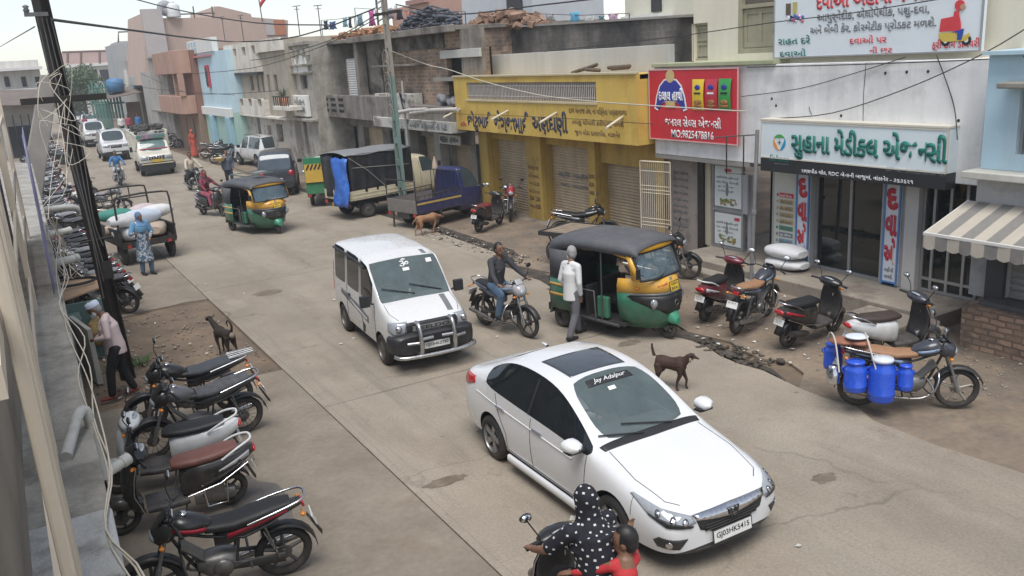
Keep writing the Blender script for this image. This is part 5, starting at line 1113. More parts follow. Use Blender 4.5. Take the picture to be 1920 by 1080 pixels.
def fingers(mb, wrist, direction, normal, s=1, curl=.6, side=1):
 0
 d = V(direction).normalized(); n = V(normal); n = (n-d*n.dot(d)).normalized(); w = d.cross(n)*side; W_ = V(wrist)
 mb.tube([W_, W_+d*.045*s, W_+d*.09*s], [.024*s, .036*s, .034*s], 8, flat=.6)
 for i, L in enumerate((.062, .072, .068, .052)):
  p = W_+d*.085*s+w*(.028-.019*i)*s; q = p+d*L*.45*s; c1 = d*cos(curl)-n*sin(curl); c2 = d*cos(curl*2)-n*sin(curl*2)
  mb.tube([p-d*.02*s, q, q+c1*L*.35*s, q+c1*L*.35*s+c2*L*.3*s], [.0095*s, .009*s, .008*s, .007*s], 6)
 p = W_+d*.03*s+w*.03*s; q = p+(d*.6+w*.8)*.035*s; mb.tube([p, q, q+(d*.9+w*.2-n*.3)*.03*s], [.012*s, .0105*s, .008*s], 6)
def person(label, loc, rz, J, shirt, trousers, hair=HAIR, skin=None, vox=.016, sleeve=1.0, leg=1.0, shoe=None, hands=True, head_rot=0.0, skirt=None, tunic=0.0, beard=None, cap=None, group=None, sc=1, bulk=1.0, headpitch=0.0, hairstyle='short', fem=False):
 0
 t = thing("person", label, "person", loc, rz, group, sc=sc); skin = skin or SKIN
 q = {k: V(v) for k, v in J.items() if not isinstance(v, (int, float))}
 hd = q['head']; m = Euler((0, headpitch, head_rot)).to_matrix(); up = (hd-q['neck']).normalized()
 mb = MB()
 mb.ell(hd+m@V((0, 0, .02)), (.098, .078, .115), m, 14, 10); mb.ell(hd+m@V((.03, 0, -.045)), (.062, .058, .07), m, 12, 8); mb.ell(hd+m@V((.1, 0, -.005)), (.02, .014, .024), m, 8, 6)
 mb.ell(hd+m@V((.093, 0, -.055)), (.012, .024, .009), m, 8, 5)
 for s in (-1, 1): mb.ell(hd+m@V((-.005, s*.08, -.005)), (.022, .01, .032), m, 8, 6)
 mb.tube([q['neck']-up*.04, q['neck']+up*.03, hd+m@V((-.01, 0, -.05))], [.062, .053, .052], 10)
 sh = .2*bulk
 mb.tube([q['hip'], q['hip'].lerp(q['chest'], .5), q['chest'], q['neck']], [.14*bulk, .13*bulk, .145*bulk, .07], 12)
 for s in 'lr':
  seg(mb, q[s+'s'], q[s+'e'], .05*bulk, .04*bulk); seg(mb, q[s+'e'], q[s+'w'], .04*bulk, .027*bulk)
  mb.tube([q['chest']+V((0, 0, .02)), q[s+'s']-V((0, 0, .02))], [.08*bulk, .05*bulk], 8)
  h = q.get(s+'h'); d = (q[s+'w']-q[s+'e']).normalized() if h is None else V(h)
  if hands: fingers(mb, q[s+'w'], d, J.get(s+'n', (0, 0, 1)), 1.0, J.get('curl', .5), 1 if s == 'l' else -1)
  else: mb.ell(q[s+'w']+d*.05, (.05, .035, .035))
  hp = q['hip']+V((0, .09 if s == 'l' else -.09, -.02)) if 'hipr' not in J else q['hip']+V(J['hipr'])*(1 if s == 'l' else -1)
  if skirt is None: seg(mb, hp, q[s+'k'], .082*bulk, .056*bulk); seg(mb, q[s+'k'], q[s+'a'], .054*bulk, .036)
  f = V(J.get(s+'f', (1, 0, 0))).normalized()
  mb.tube([q[s+'a']+V((0, 0, -.03))-f*.05, q[s+'a']+f*.06-V((0, 0, .045)), q[s+'a']+f*.16-V((0, 0, .06))], [.035, .042, .03], 8, flat=.8)
 blob(mb, "body", skin, t, vox, 3)
 mb = MB()
 for s in (-1, 1): mb.ell(hd+m@V((.087, s*.032, .018)), (.008, .014, .007), m, 6, 4); mb.ell(hd+m@V((.088, s*.034, .038)), (.008, .02, .004), m, 6, 4)
 mb.build("eyes", HAIR, t)
 if hairstyle and hair:
  mb = MB(); mb.ell(hd+m@V((-.012, 0, .035)), (.104, .085, .112), m, 16, 10)
  if hairstyle == 'short': mb.ell(hd+m@V((-.045, 0, -.005)), (.07, .079, .085), m, 12, 8)
  o = mb.build("hair", hair, t); me = o.data; bm = bmesh.new(); bm.from_mesh(me)
  im = m.inverted(); kill = [v for v in bm.verts if (im@(v.co-hd)).x > .05 and (im@(v.co-hd)).z < .07 or (im@(v.co-hd)).z < -.07]
  bmesh.ops.delete(bm, geom=kill, context='VERTS'); bm.to_mesh(me); bm.free()
 if beard:
  mb = MB(); mb.ell(hd+m@V((.06, 0, -.09)), (.05, .055, .06), m, 12, 8); mb.ell(hd+m@V((.03, .06, -.06)), (.035, .02, .05), m, 8, 6); mb.ell(hd+m@V((.03, -.06, -.06)), (.035, .02, .05), m, 8, 6); blob(mb, "beard", beard, t, .012, 2)
 if cap:
  mb = MB(); mb.loft([[hd+m@V((-.006+a*cos(k*P/9), b*sin(k*P/9), z)) for k in range(18)] for z, a, b in ((.05, .112, .093), (.085, .112, .092), (.125, .1, .082), (.14, .05, .04))]); mb.build("cap", cap, t)
 mb = MB(); g = 1.12; hips = q['hip']+V((0, 0, .02))
 low = q['hip']+V((0, 0, -.1-tunic)) if tunic >= 0 else q['hip']
 up2 = q['chest'].lerp(q['neck'], .5)
 mb.tube([low, q['hip'], q['hip'].lerp(q['chest'], .5), q['chest'], up2, q['neck']-up*.005], [(.17+.14*max(tunic, 0))*bulk, .165*bulk, .155*bulk, .165*bulk, .12*bulk, .066], 14)
 for s in 'lr':
  mb.tube([q['chest']+V((0, 0, .04)), q[s+'s']-V((0, 0, .02))], [.11*bulk, .066*bulk], 8); mb.tube([q['neck']-up*.03*bulk, q[s+'s']+V((0, 0, -.006))], [.066*bulk, .062*bulk], 8)
  if sleeve >= 1: seg(mb, q[s+'s']-V((0, 0, .015)), q[s+'e'], .064*bulk, .053*bulk); e = q[s+'e'].lerp(q[s+'w'], min(1, sleeve-.08)); seg(mb, q[s+'e'], e, .052*bulk, .041*bulk)
  elif sleeve > 0: e = q[s+'s'].lerp(q[s+'e'], sleeve*1.3); seg(mb, q[s+'s'], e, .072*bulk, .064*bulk)
 blob(mb, "shirt", shirt, t, vox, 3)
 if skirt is not None:
  mb = MB(); mb.tube(skirt[0], skirt[1], 18); blob(mb, "skirt", trousers, t, vox*1.3, 3)
 elif trousers is not None:
  mb = MB(); mb.ell(q['hip']+V((0, 0, -.02)), (.15*bulk, .175*bulk, .13))
  for s in 'lr':
   hp = q['hip']+V((0, .09 if s == 'l' else -.09, -.03)) if 'hipr' not in J else q['hip']+V(J['hipr'])*(1 if s == 'l' else -1)
   seg(mb, hp, q[s+'k'], .102*bulk, .076*bulk); e = q[s+'k'].lerp(q[s+'a'], leg*.95); seg(mb, q[s+'k'], e, .075*bulk, .062*bulk)
  blob(mb, "trousers", trousers, t, vox, 3)
 if shoe:
  for s in 'lr':
   f = V(J.get(s+'f', (1, 0, 0))).normalized(); mb = MB(); mb.tube([q[s+'a']+V((0, 0, -.03))-f*.06, q[s+'a']+f*.06-V((0, 0, .045)), q[s+'a']+f*.19-V((0, 0, .06))], [.043, .048, .034], 8, flat=.85); mb.build("shoe", shoe, t)
 return t
def stand(lean=0, stride=0.0, la=.1, arms=None):
 0
 J = dict(hip=(0, 0, .9), chest=(lean*.3, 0, 1.24), neck=(lean*.42, 0, 1.43), head=(lean*.55+.02, 0, 1.57), ls=(lean*.4, .18, 1.38), rs=(lean*.4, -.18, 1.38), le=(lean*.2-.03, .23, 1.1), re=(lean*.2-.03, -.23, 1.1), lw=(lean*.2+.06, .23, .86), rw=(lean*.2+.06, -.23, .86),
    lk=(.04+stride*.55, .1, .48), rk=(.04-stride*.35, -.1, .48), la=(stride, .1, .085), ra=(-stride, -.1, .085))
 if arms: J.update(arms)
 return J
RIDE = dict(hip=(-.22, 0, .92), chest=(-.14, 0, 1.26), neck=(-.1, 0, 1.45), head=(-.06, 0, 1.59), ls=(-.1, .19, 1.4), rs=(-.1, -.19, 1.4), le=(.08, .3, 1.16), re=(.08, -.3, 1.16), lw=(.26, .35, 1.04), rw=(.26, -.35, 1.04), lk=(.16, .2, .78), rk=(.16, -.2, .78), la=(.04, .2, .36), ra=(.04, -.2, .36), curl=1.0, lh=(.9, -.1, -.2), rh=(.9, .1, -.2))
RIDES = dict(hip=(-.3, 0, .88), chest=(-.26, 0, 1.22), neck=(-.23, 0, 1.4), head=(-.2, 0, 1.54), ls=(-.22, .18, 1.35), rs=(-.22, -.18, 1.35), le=(-.02, .28, 1.14), re=(-.02, -.28, 1.14), lw=(.22, .34, 1.03), rw=(.22, -.34, 1.03), lk=(.12, .14, .76), rk=(.12, -.14, .76), la=(.14, .12, .41), ra=(.14, -.12, .41), curl=1.0, lh=(.9, -.1, -.2), rh=(.9, .1, -.2))
# ================= cars: one subdivided shell cut into body, glass and trim =================
WHITEC = pm("paint_white_car", (.68, .685, .69), .22, .02, 2, coat=.7, two=(.05, .05, .05))
WHITED = pm("paint_white_dusty", (.64, .64, .63), .3, .015, 2, coat=.5, two=(.05, .05, .05), dust=(.35, .31, .26), dust_h=(.1, .8))
TRIM = pm("black_trim", (.02, .02, .022), .5, .1, 6, dust=(.15, .13, .11), dust_h=(.0, .6))
WELL = pm("wheel_well", (.012, .012, .012), .9, .2, 5)
WSG = glass("windshield_glass", (.17, .22, .225), .5, .02)
SIDEG = glass("tinted_glass", (.012, .016, .018), .96, .03)
def _half(st):
 x, zb, wb, zs, ws, zt, wt, zr, wr, zc = st[:10]; k = st[10] if len(st) > 10 else .86
 return [V((x, 0, zb)), V((x, wb*.82, zb)), V((x, wb, zb+.07)), V((x, ws, zs)), V((x, wt, zt)), V((x, wr, zr)), V((x, wr*k, zr+(zc-zr)*.55)), V((x, 0, zc))]
def car_shell(t, sts, region, arches, paintm, glassm, names, dxs=None, crease=.7, sub=2):
 0
 bm = bmesh.new(); L, Rr = [], []
 def variant(m, suf):
  k = m.name+suf
  if k not in MATS: MATS[k] = m.copy(); MATS[k].name = k
  return MATS[k]
 glassm = (variant(glassm[0], "_side"), variant(glassm[1], "_front"), variant(glassm[2], "_rear"))
 for i, st in enumerate(sts):
  h = _half(st)
  if dxs: h = [p+V((dxs(i, j, p), 0, 0)) for j, p in enumerate(h)]
  l = [bm.verts.new(p) for p in h]; r = [l[0]]+[bm.verts.new((p.x, -p.y, p.z)) for p in h[1:7]]+[l[7]]; L.append(l); Rr.append(r)
 def face(vs, mi):
  try: f = bm.faces.new(vs); f.material_index = mi; f.smooth = True
  except ValueError: pass
 for i in range(len(sts)-1):
  for j in range(7):
   mi = region(i, j)
   face((L[i][j], L[i][j+1], L[i+1][j+1], L[i+1][j]), mi); face((Rr[i][j+1], Rr[i][j], Rr[i+1][j], Rr[i+1][j+1]), mi)
 for i in (0, len(sts)-1):
  l, r = L[i], Rr[i]; mi = 0
  face((l[0], l[1], r[1]), 4)
  for j in range(1, 6): face((l[j], l[j+1], r[j+1], r[j]), 4 if j == 1 else mi)
  face((l[6], l[7], r[6]), mi)
 bm.normal_update(); bmesh.ops.recalc_face_normals(bm, faces=bm.faces)
 cl = bm.edges.layers.float.new("crease_edge")
 for e in bm.edges:
  if len(e.link_faces) == 2 and e.link_faces[0].material_index != e.link_faces[1].material_index: e[cl] = crease
 if crease >= .8:
  vl = bm.verts.layers.float.new("crease_vert")
  for v in bm.verts:
   k = {f.material_index for f in v.link_faces}
   if 0 in k and (1 in k or (crease >= 1 and 2 in k)): v[vl] = .9
 me = bpy.data.meshes.new("shell"); bm.to_mesh(me); bm.free()
 mats = [paintm, glassm[0], glassm[1], glassm[2], TRIM]
 for m in mats: me.materials.append(m)
 o = bpy.data.objects.new("shell", me); COL.objects.link(o)
 d = o.modifiers.new("s", 'SUBSURF'); d.levels = d.render_levels = sub; bake(o)
 bvh_full = BVHTree.FromPolygons([v.co.copy() for v in o.data.vertices], [tuple(p.vertices) for p in o.data.polygons])
 if arches:
  mb = MB()
  for (x, y, z, rad) in arches:
   for s in (-1, 1): mb.lathe([(rad, s*(y-.24)), (rad, s*(y+.25))], (x, 0, z), 'y', 28)
  c = mb.build("cutter", WELL); b = o.modifiers.new("b", 'BOOLEAN'); b.operation = 'DIFFERENCE'; b.object = c; b.solver = 'EXACT'; b.material_mode = 'TRANSFER'
  bake(o); bpy.data.objects.remove(c)
 src = o.data; groups = {}
 for p in src.polygons:
  m = src.materials[p.material_index]; key = m.name
  if m == glassm[0]: key = ("side", 1 if p.center.y > 0 else -1)
  elif m == glassm[1]: key = "front"
  elif m == glassm[2]: key = "rear"
  groups.setdefault(key, []).append(p.index)
 out = {}
 for key, idx in groups.items():
  bm = bmesh.new(); bm.from_mesh(src); bm.faces.ensure_lookup_table(); keep = set(idx)
  mat = src.materials[bm.faces[idx[0]].material_index]
  bmesh.ops.delete(bm, geom=[f for f in bm.faces if f.index not in keep], context='FACES')
  for f in bm.faces: f.material_index = 0
  m2 = bpy.data.meshes.new("m"); bm.to_mesh(m2); bm.free()
  nm = {"front": "windshield", "rear": "rear_window", TRIM.name: "underbody", WELL.name: "wheel_arch", paintm.name: "body"}.get(key, "side_window") if not isinstance(key, tuple) else "side_window"
  ob = obj(nm, m2, mat, t); out.setdefault(nm, []).append(ob)
 bpy.data.objects.remove(o)
 return bvh_full, out
def patch(bvh, pts, d, name, mat, parent, off=.006, solid=.008, res=.06):
 0
 bm = bmesh.new(); f = bm.faces.new([bm.verts.new(p) for p in pts]); bmesh.ops.triangulate(bm, faces=[f])
 for _ in range(4):
  es = [e for e in bm.edges if e.calc_length() > res]
  if not es: break
  bmesh.ops.subdivide_edges(bm, edges=es, cuts=1); bmesh.ops.triangulate(bm, faces=bm.faces[:])
 d = V(d).normalized()
 for v in bm.verts:
  h = bvh.ray_cast(v.co-d*1.2, d, 3)
  if h[0] is None or (h[0]-v.co).length > .5: h = bvh.find_nearest(v.co)
  n = h[1]; n = n if n.dot(d) < 0 else -n
  v.co = h[0]+n*off
 bmesh.ops.smooth_vert(bm, verts=[v for v in bm.verts if not v.is_boundary], factor=.3, use_axis_x=True, use_axis_y=True, use_axis_z=True)
 for f in bm.faces: f.smooth = True
 bmesh.ops.recalc_face_normals(bm, faces=bm.faces)
 me = bpy.data.meshes.new(name); bm.to_mesh(me); bm.free(); return obj(name, me, mat, parent, solid=solid)
def seam(bvh, mb, pts, d, r=.005, off=.0):
 d = V(d).normalized(); out = []
 pts = [V(p) for p in pts]
 for a, b in zip(pts, pts[1:]):
  for k in range(6): out.append(a.lerp(b, k/6))
 out.append(pts[-1]); q = []
 for p in out:
  h = bvh.ray_cast(p-d*1.2, d, 3)
  if h[0] is not None: q.append(h[0]+h[1].normalized()*off)
 if len(q) > 2: mb.tube(q, r, 4)
 return mb
def car_wheel(t, x, y, r, w=.19, spokes=5, rimm=None, steel=False):
 s = 1 if y > 0 else -1; rimm = rimm or pm("rim_silver", (.34, .34, .34), .35, .1, 6, metal=.7, dust=(.2, .17, .14), dust_h=(0, .7))
 mb = MB(); yo = y+s*w/2
 mb.lathe([(r*.62, -s*.09), (r*.64, -s*.02), (r*.66, 0)], (x, yo, r), 'y', 24, False)
 mb.lathe([(.0, -s*.03), (r*.2, -s*.02), (r*.2, -s*.05)], (x, yo, r), 'y', 16)
 if steel: mb.lathe([(r*.18, -s*.03), (r*.4, -s*.012), (r*.62, -s*.03)], (x, yo, r), 'y', 20, False)
 else:
  for k in range(spokes):
   a = 2*P*k/spokes; c, n = cos(a), sin(a); px, pz = -n, c
   mb.loft([[V((x+q*c+px*hw, yo-s*dy, r+q*n+pz*hw)), V((x+q*c-px*hw, yo-s*dy, r+q*n-pz*hw)), V((x+q*c-px*hw, yo-s*(dy+.02), r+q*n-pz*hw)), V((x+q*c+px*hw, yo-s*(dy+.02), r+q*n+pz*hw))] for q, hw, dy in ((r*.1, r*.1, .03), (r*.38, r*.11, .016), (r*.65, r*.17, .018))], smooth=False)
 o = mb.build("wheel", rimm, t)
 mb = MB(); mb.lathe([(.0, -s*.07), (r*.62, -s*.075)], (x, yo, r), 'y', 20); mb.build("brake", DARKM, o)
 mb = MB(); mb.lathe([(r*.64, -s*w), (r*.8, -s*(w+.004)), (r*.97, -s*(w-.02)), (r, -s*w*.7), (r, -s*w*.3), (r*.97, -s*.02), (r*.8, s*.004), (r*.65, -s*.006)], (x, yo, r), 'y', 32, False); mb.build("tyre", RUBBER, o); return o
def plate_on(t, c, right, up, w, h, s, mat=None, lines=1, name="number_plate"):
 right, up = V(right).normalized(), V(up).normalized(); n = right.cross(up); c = V(c)
 mb = MB(); q = [c+right*a*w/2+up*b*h/2 for a, b in ((-1, -1), (1, -1), (1, 1), (-1, 1))]; mb.add(q+[p+n*.012 for p in q], [(3, 2, 1, 0), (4, 5, 6, 7), (0, 1, 5, 4), (1, 2, 6, 5), (2, 3, 7, 6), (3, 0, 4, 7)])
 o = mb.build(name, mat or PLATE, t)
 mb = MB(); e = .008; q2 = [c+n*.009+right*a*(w/2+e)+up*b*(h/2+e) for a, b in ((-1, -1), (1, -1), (1, 1), (-1, 1))]
 mb.tube(q2+[q2[0]], .007, 4); mb.build("plate_frame", INK, o)
 if lines == 1: text(s, INK, o, c+n*.013-right*w*.44-up*h*.3, right, up, w*.88, h*.6, .015, ext=.001)
 else:
  for k, ss in enumerate(s.split('|')): text(ss, INK, o, c+n*.013-right*w*.4+up*h*(.06-.46*k), right, up, w*.8, h*.36, .015, ext=.001)
 return o
def sedan(label, loc, rz, paintm, hero=True, cat="car"):
 t = thing("parked_car" if not hero else "sedan_car", label, cat, loc, rz)
 S = [(2.2, .25, .5, .46, .60, .57, .57, .61, .46, .625), (2.1, .2, .68, .46, .76, .62, .72, .665, .58, .69), (1.88, .18, .77, .46, .825, .69, .795, .75, .66, .785), (1.45, .18, .8, .5, .845, .79, .82, .85, .69, .885), (1.1, .18, .8, .52, .848, .86, .825, .915, .70, .955),
   (.92, .18, .8, .53, .848, .895, .825, .95, .715, .995), (.5, .18, .8, .54, .848, .925, .82, 1.2, .66, 1.25), (.06, .18, .8, .55, .848, .945, .82, 1.395, .6, 1.445), (-.5, .18, .8, .56, .848, .965, .82, 1.435, .595, 1.49), (-1.05, .18, .8, .57, .845, .99, .815, 1.39, .585, 1.45),
   (-1.5, .19, .79, .58, .84, 1.01, .8, 1.2, .62, 1.265), (-1.86, .2, .77, .6, .82, 1.01, .77, 1.06, .66, 1.09), (-2.1, .22, .74, .62, .79, .97, .73, 1.02, .63, 1.05), (-2.22, .25, .68, .6, .74, .9, .67, .96, .57, .985), (-2.27, .3, .58, .6, .66, .8, .6, .85, .48, .87)]
 def reg(i, j):
  if j <= 1: return 4
  if j == 4 and i in (5, 6, 7, 8, 9): return 1
  if j == 6 and i in (5, 6): return 2
  if j == 5 and i in (5, 6): return 0
  if j == 6 and i in (9, 10): return 3
  return 0
 bvh, ob = car_shell(t, S, reg, [(1.3, .85, .3, .355), (-1.3, .85, .3, .355)], paintm, (SIDEG, WSG, SIDEG), None)
 for x in (1.3, -1.3):
  for y in (.74, -.74): car_wheel(t, x, y, .3, .19)
 for s in (-1, 1):
  patch(bvh, [(2.12, s*.4, .57), (2.08, s*.42, .63), (1.9, s*.66, .7), (1.66, s*.8, .79), (1.62, s*.815, .775), (1.85, s*.79, .66), (2.0, s*.69, .575), (2.1, s*.5, .545)], (-.75, -.6*s, -.25), "headlight", CLEAR, t, .004, .012)
  for (x, y, z, q) in ((2.06, .5, .595, .034), (2.0, .6, .615, .036), (1.9, .7, .665, .03)):
   for k, (mt, f) in enumerate(((pm("bezel", (.06, .06, .065), .3, .1, 6), 1.35), (CHROME, 1.0))): patch(bvh, [(x, s*y+q*f*cos(a*P/6)*.8, z+q*f*.8*sin(a*P/6)) for a in range(12)], (-.8, -.55*s, -.1), "headlight_bulb" if k else "headlight_bezel", mt, t, .014+.003*k, .004, .03)
  patch(bvh, [(2.11, s*.42, .555), (2.0, s*.66, .58), (1.85, s*.785, .655), (1.88, s*.78, .64), (2.0, s*.67, .565), (2.1, s*.45, .54)], (-.75, -.6*s, -.1), "headlight_strip", TRIM, t, .014, .004)
  patch(bvh, [(2.1, s*.5, .44), (2.0, s*.77, .46), (1.96, s*.8, .41), (2.0, s*.78, .34), (2.1, s*.6, .33)], (-.8, -.5*s, 0), "fog_pocket", TRIM, t, .004, .006)
  patch(bvh, [(2.04, s*.68+.04*cos(a*P/6), .385+.04*sin(a*P/6)) for a in range(12)], (-.8, -.5*s, 0), "fog_lamp", CHROME, t, .012, .006, .03)
  patch(bvh, [(-2.1, s*.74, .98), (-1.85, s*.82, 1.0), (-1.8, s*.83, .92), (-2.0, s*.8, .84), (-2.2, s*.7, .82), (-2.24, s*.58, .9)], (.6, -.8*s, 0), "tail_light", REDL, t, .004, .012)
  mb = MB(); mb.loft([rr((s*.925, 1.01), .012, .012, 2.2, 12, .9), rr((s*.935, 1.01), .09, .056, 2.4, 12, .85), rr((s*.94, 1.01), .108, .07, 2.4, 12, .77), rr((s*.94, 1.01), .104, .066, 2.6, 12, .71)]); mb.build("side_mirror", paintm, t)
  mb = MB(); mb.loft([rr((s*.86, .965), .05, .02, 3, 8, .84), rr((s*.86, .96), .05, .02, 3, 8, .76)]); mb.loft([rr((s*.92, .95), .11, .014, 2.6, 12, .84), rr((s*.92, .948), .11, .014, 2.6, 12, .73)]); mb.build("mirror_base", TRIM, t)
  mb = MB()
  seam(bvh, mb, [(.86, s*.8, .9), (.83, s*.9, .62), (.78, s*.9, .3)], (0, -s, 0)); seam(bvh, mb, [(-.28, s*.9, .93), (-.3, s*.9, .6), (-.3, s*.9, .25)], (0, -s, 0))
  seam(bvh, mb, [(-1.15, s*.9, .97), (-1.08, s*.9, .75), (-.9, s*.9, .5), (-.92, s*.9, .25)], (0, -s, 0)); seam(bvh, mb, [(.78, s*.9, .28), (-.92, s*.9, .28)], (0, -s, 0), .006)
  seam(bvh, mb, [(1.02, s*.62, 1.2), (1.5, s*.66, 1.2), (1.9, s*.6, 1.2), (2.0, s*.5, 1.2)], (0, 0, -1)); seam(bvh, mb, [(1.62, s*.9, .76), (1.62, s*.9, .55)], (0, -s, 0), .004)
  mb.build("panel_gaps", INK, t)
  mb = MB(); seam(bvh, mb, [(.6, s*.9, .76), (-1.7, s*.9, .84)], (0, -s, 0), .009, .002); mb.build("crease_line", paintm, t)
  for x in (-.12, -1.0): mb = MB(); h = bvh.ray_cast(V((x, s*1.5, .82)), V((0, -s, 0))); c = h[0]; mb.loft([rr((c.y+s*.018, .82), .012, .016, 2.5, 8, x+dx) for dx in (-.1, -.05, .05, .1)]); mb.build("door_handle", paintm if not hero else CHROME, t)
  mb = MB(); mb.loft([rr((s*.83, .2), .03, .05, 3, 8, x) for x in (.85, .4, -.4, -.85)]); mb.build("side_skirt", paintm, t)
  mb = MB(); seam(bvh, mb, [(-.33, s*1.0, .97), (-.33, s*.9, 1.36)], (0, -s, 0), .022, .002); mb.build("door_pillar", TRIM, t)
 patch(bvh, [(2.1, .44, .605), (2.15, .2, .6), (2.16, 0, .6), (2.15, -.2, .6), (2.1, -.44, .605), (2.12, -.4, .5), (2.15, -.25, .44), (2.2, 0, .43), (2.15, .25, .44), (2.12, .4, .5)], (-1, 0, 0), "grille", TRIM, t, .004, .006)
 patch(bvh, [(2.05, .47, .64), (2.1, .25, .645), (2.12, 0, .65), (2.1, -.25, .645), (2.05, -.47, .64), (2.08, -.44, .6), (2.15, -.16, .565), (2.2, 0, .55), (2.15, .16, .565), (2.08, .44, .6)], (-1, 0, -.12), "chrome_bar", CHROME, t, .018, .02)
 h = bvh.ray_cast(V((3, 0, .595)), V((-1, 0, 0)))[0]; mb = MB()
 for a in (-.04, .04): mb.tube([h+V((.045, a*1.15, .045)), h+V((.05, a*.8, -.04))], .009, 5)
 mb.tube([h+V((.048, -.035, 0)), h+V((.048, .035, 0))], .009, 5)
 mb.tube([h+V((.04, y, z)) for y, z in ((.06, .055), (.045, -.05), (-.045, -.05), (-.06, .055), (.06, .055))], .007, 5); mb.build("emblem", pm("emblem_dark", (.1, .1, .1), .25, .1, 5, metal=.9), t)
 for z in (.47, .5, .53):
  mb = MB(); seam(bvh, mb, [(3, .34, z), (3, -.34, z)], (-1, 0, 0), .008, .012); mb.build("grille_slat", DARKM, t)
 patch(bvh, [(2.15, .42, .29), (2.2, 0, .28), (2.15, -.42, .29), (2.12, -.5, .2), (2.15, 0, .2), (2.12, .5, .2)], (-1, 0, 0), "lower_intake", TRIM, t, .004, .006)
 hx = bvh.ray_cast(V((3, 0, .38)), V((-1, 0, 0)))[0].x
 plate_on(t, (hx+.015, 0, .375), (0, 1, 0), (-.12, 0, 1), .5, .125, "GJ03HK5415")
 patch(bvh, [(-.02, .4, 1.5), (-.02, -.4, 1.5), (-.62, -.42, 1.5), (-.62, .42, 1.5)], (0, 0, -1), "sunroof", glass("sunroof_glass", (.05, .06, .07), 1, .06), t, .003, .004)
 mb = MB()
 for a, b in (((.93, .32), (.78, -.28)), ((.95, -.1), (.82, -.62))):
  p0 = bvh.ray_cast(V((a[0], a[1], 2)), V((0, 0, -1)))[0]; p1 = bvh.ray_cast(V((b[0], b[1], 2)), V((0, 0, -1)))[0]; mb.tube([p0+V((0, 0, .02)), p1+V((0, 0, .025))], .009, 5)
 mb.build("wiper", INK, t)
 patch(bvh, [(1.0, .66, 1), (1.02, 0, 1), (1.0, -.66, 1), (.92, -.68, 1.03), (.9, -.3, 1.04), (.9, .3, 1.04), (.92, .68, 1.03)], (0, 0, -1), "cowl_panel", TRIM, t, .005, .006)
 n = V((.62, 0, .78));
 o = patch(bvh, [(.14, .3, 1.4), (.14, -.3, 1.4), (.24, -.32, 1.36), (.24, .32, 1.36)], (-.5, 0, -1), "sun_strip", INK, t, .005, .003)
 c = bvh.ray_cast(V((.23, .24, 2)), V((0, 0, -1)))[0]; text("Jay Adalpur", WHITEP, t, c+V((.01, -.48, .022)), (0, 1, 0), (-.75, 0, .62), .46, .07, 0, ext=.001, slant=.25)
 mb = MB(); c = bvh.ray_cast(V((.33, -.06, 2)), V((0, 0, -1)))[0]; mb.box(c+V((0, 0, .01)), (.05, .1, .006), (0, .62, 0)); mb.build("toll_sticker", WHITEP, t)
 mb = MB(); mb.tube(smoothpts([(-1.25, .0, 1.42), (-1.38, 0, 1.47), (-1.5, 0, 1.46)]), [.02]*7+[.02, .012], 6) if False else mb.loft([rr((0, 1.425), .025, .015, 2.4, 8, -1.14), rr((0, 1.43), .02, .022, 2.4, 8, -1.2), rr((0, 1.43), .008, .012, 2.4, 8, -1.27)]); mb.build("roof_fin", paintm, t)
 mb = MB(); mb.loft([rr((0, .82), .7, .1, 4, 12, .85), rr((0, .86), .7, .1, 4, 12, .55), rr((0, .78), .68, .14, 4, 12, .38)]); mb.build("dashboard", pm("dash_dark", (.06, .06, .06), .7, .1, 5), t)
 seatm = pm("seat_beige", (.12, .11, .1), .8, .1, 5)
 for y in (-.36, .36): mb = MB(); mb.loft([rr((y, .55), .24, .09, 3, 12, .1), rr((y, .55), .25, .1, 3, 12, -.35)]); mb.loft([[V((x+p.x, p.y, p.z)) for p in [V((0, y+.23*cos(a), 0))+V((.06*sin(a), 0, z)) for a in [2*P*k/12 for k in range(12)]]] for x, z in ((-.36, .55), (-.48, .85), (-.58, 1.1))]); mb.ell((-.6, y, 1.2), (.05, .12, .08)); mb.build("seat", seatm, t)
 mb = MB(); mb.torus((0, 0, 0), .18, .016, 'x', 20, 6); m4 = Matrix.Rotation(-.5, 3, 'Y'); mb.v = [tuple(m4@V(v)+V((.3, -.36, .92))) for v in mb.v]; mb.build("steering_wheel", INK, t)
 mb = MB(); mb.box((.16, -.02, 1.3), (.03, .22, .06)); mb.build("inner_mirror", INK, t, .01)
 return t
hero = sedan("white sedan with a dark sunroof driving towards the camera in the foreground", (5.64, 7.83, 0), R(-90.6), WHITEC)
DRV = dict(hip=(-.18, 0, .62), chest=(-.28, 0, .93), neck=(-.28, 0, 1.08), head=(-.25, 0, 1.21), ls=(-.24, .17, 1.02), rs=(-.24, -.17, 1.02), le=(-.02, .22, .84), re=(-.02, -.22, .84), lw=(.24, .14, .95), rw=(.22, -.14, .98), lk=(.2, .12, .62), rk=(.2, -.12, .62), la=(.42, .12, .42), ra=(.42, -.12, .42), curl=1.0)
dp = Matrix.Rotation(R(-90.6), 3, 'Z')@V((0, -.36, 0))
person("driver in a loose white shirt at the wheel of the white sedan", (5.64+dp.x, 7.83+dp.y, .02), R(-90.6), DRV, pm("white_shirt", (.62, .62, .61), .9, .05, 5), pm("grey_trousers", (.12, .12, .13), .9, .1, 6), vox=.02)
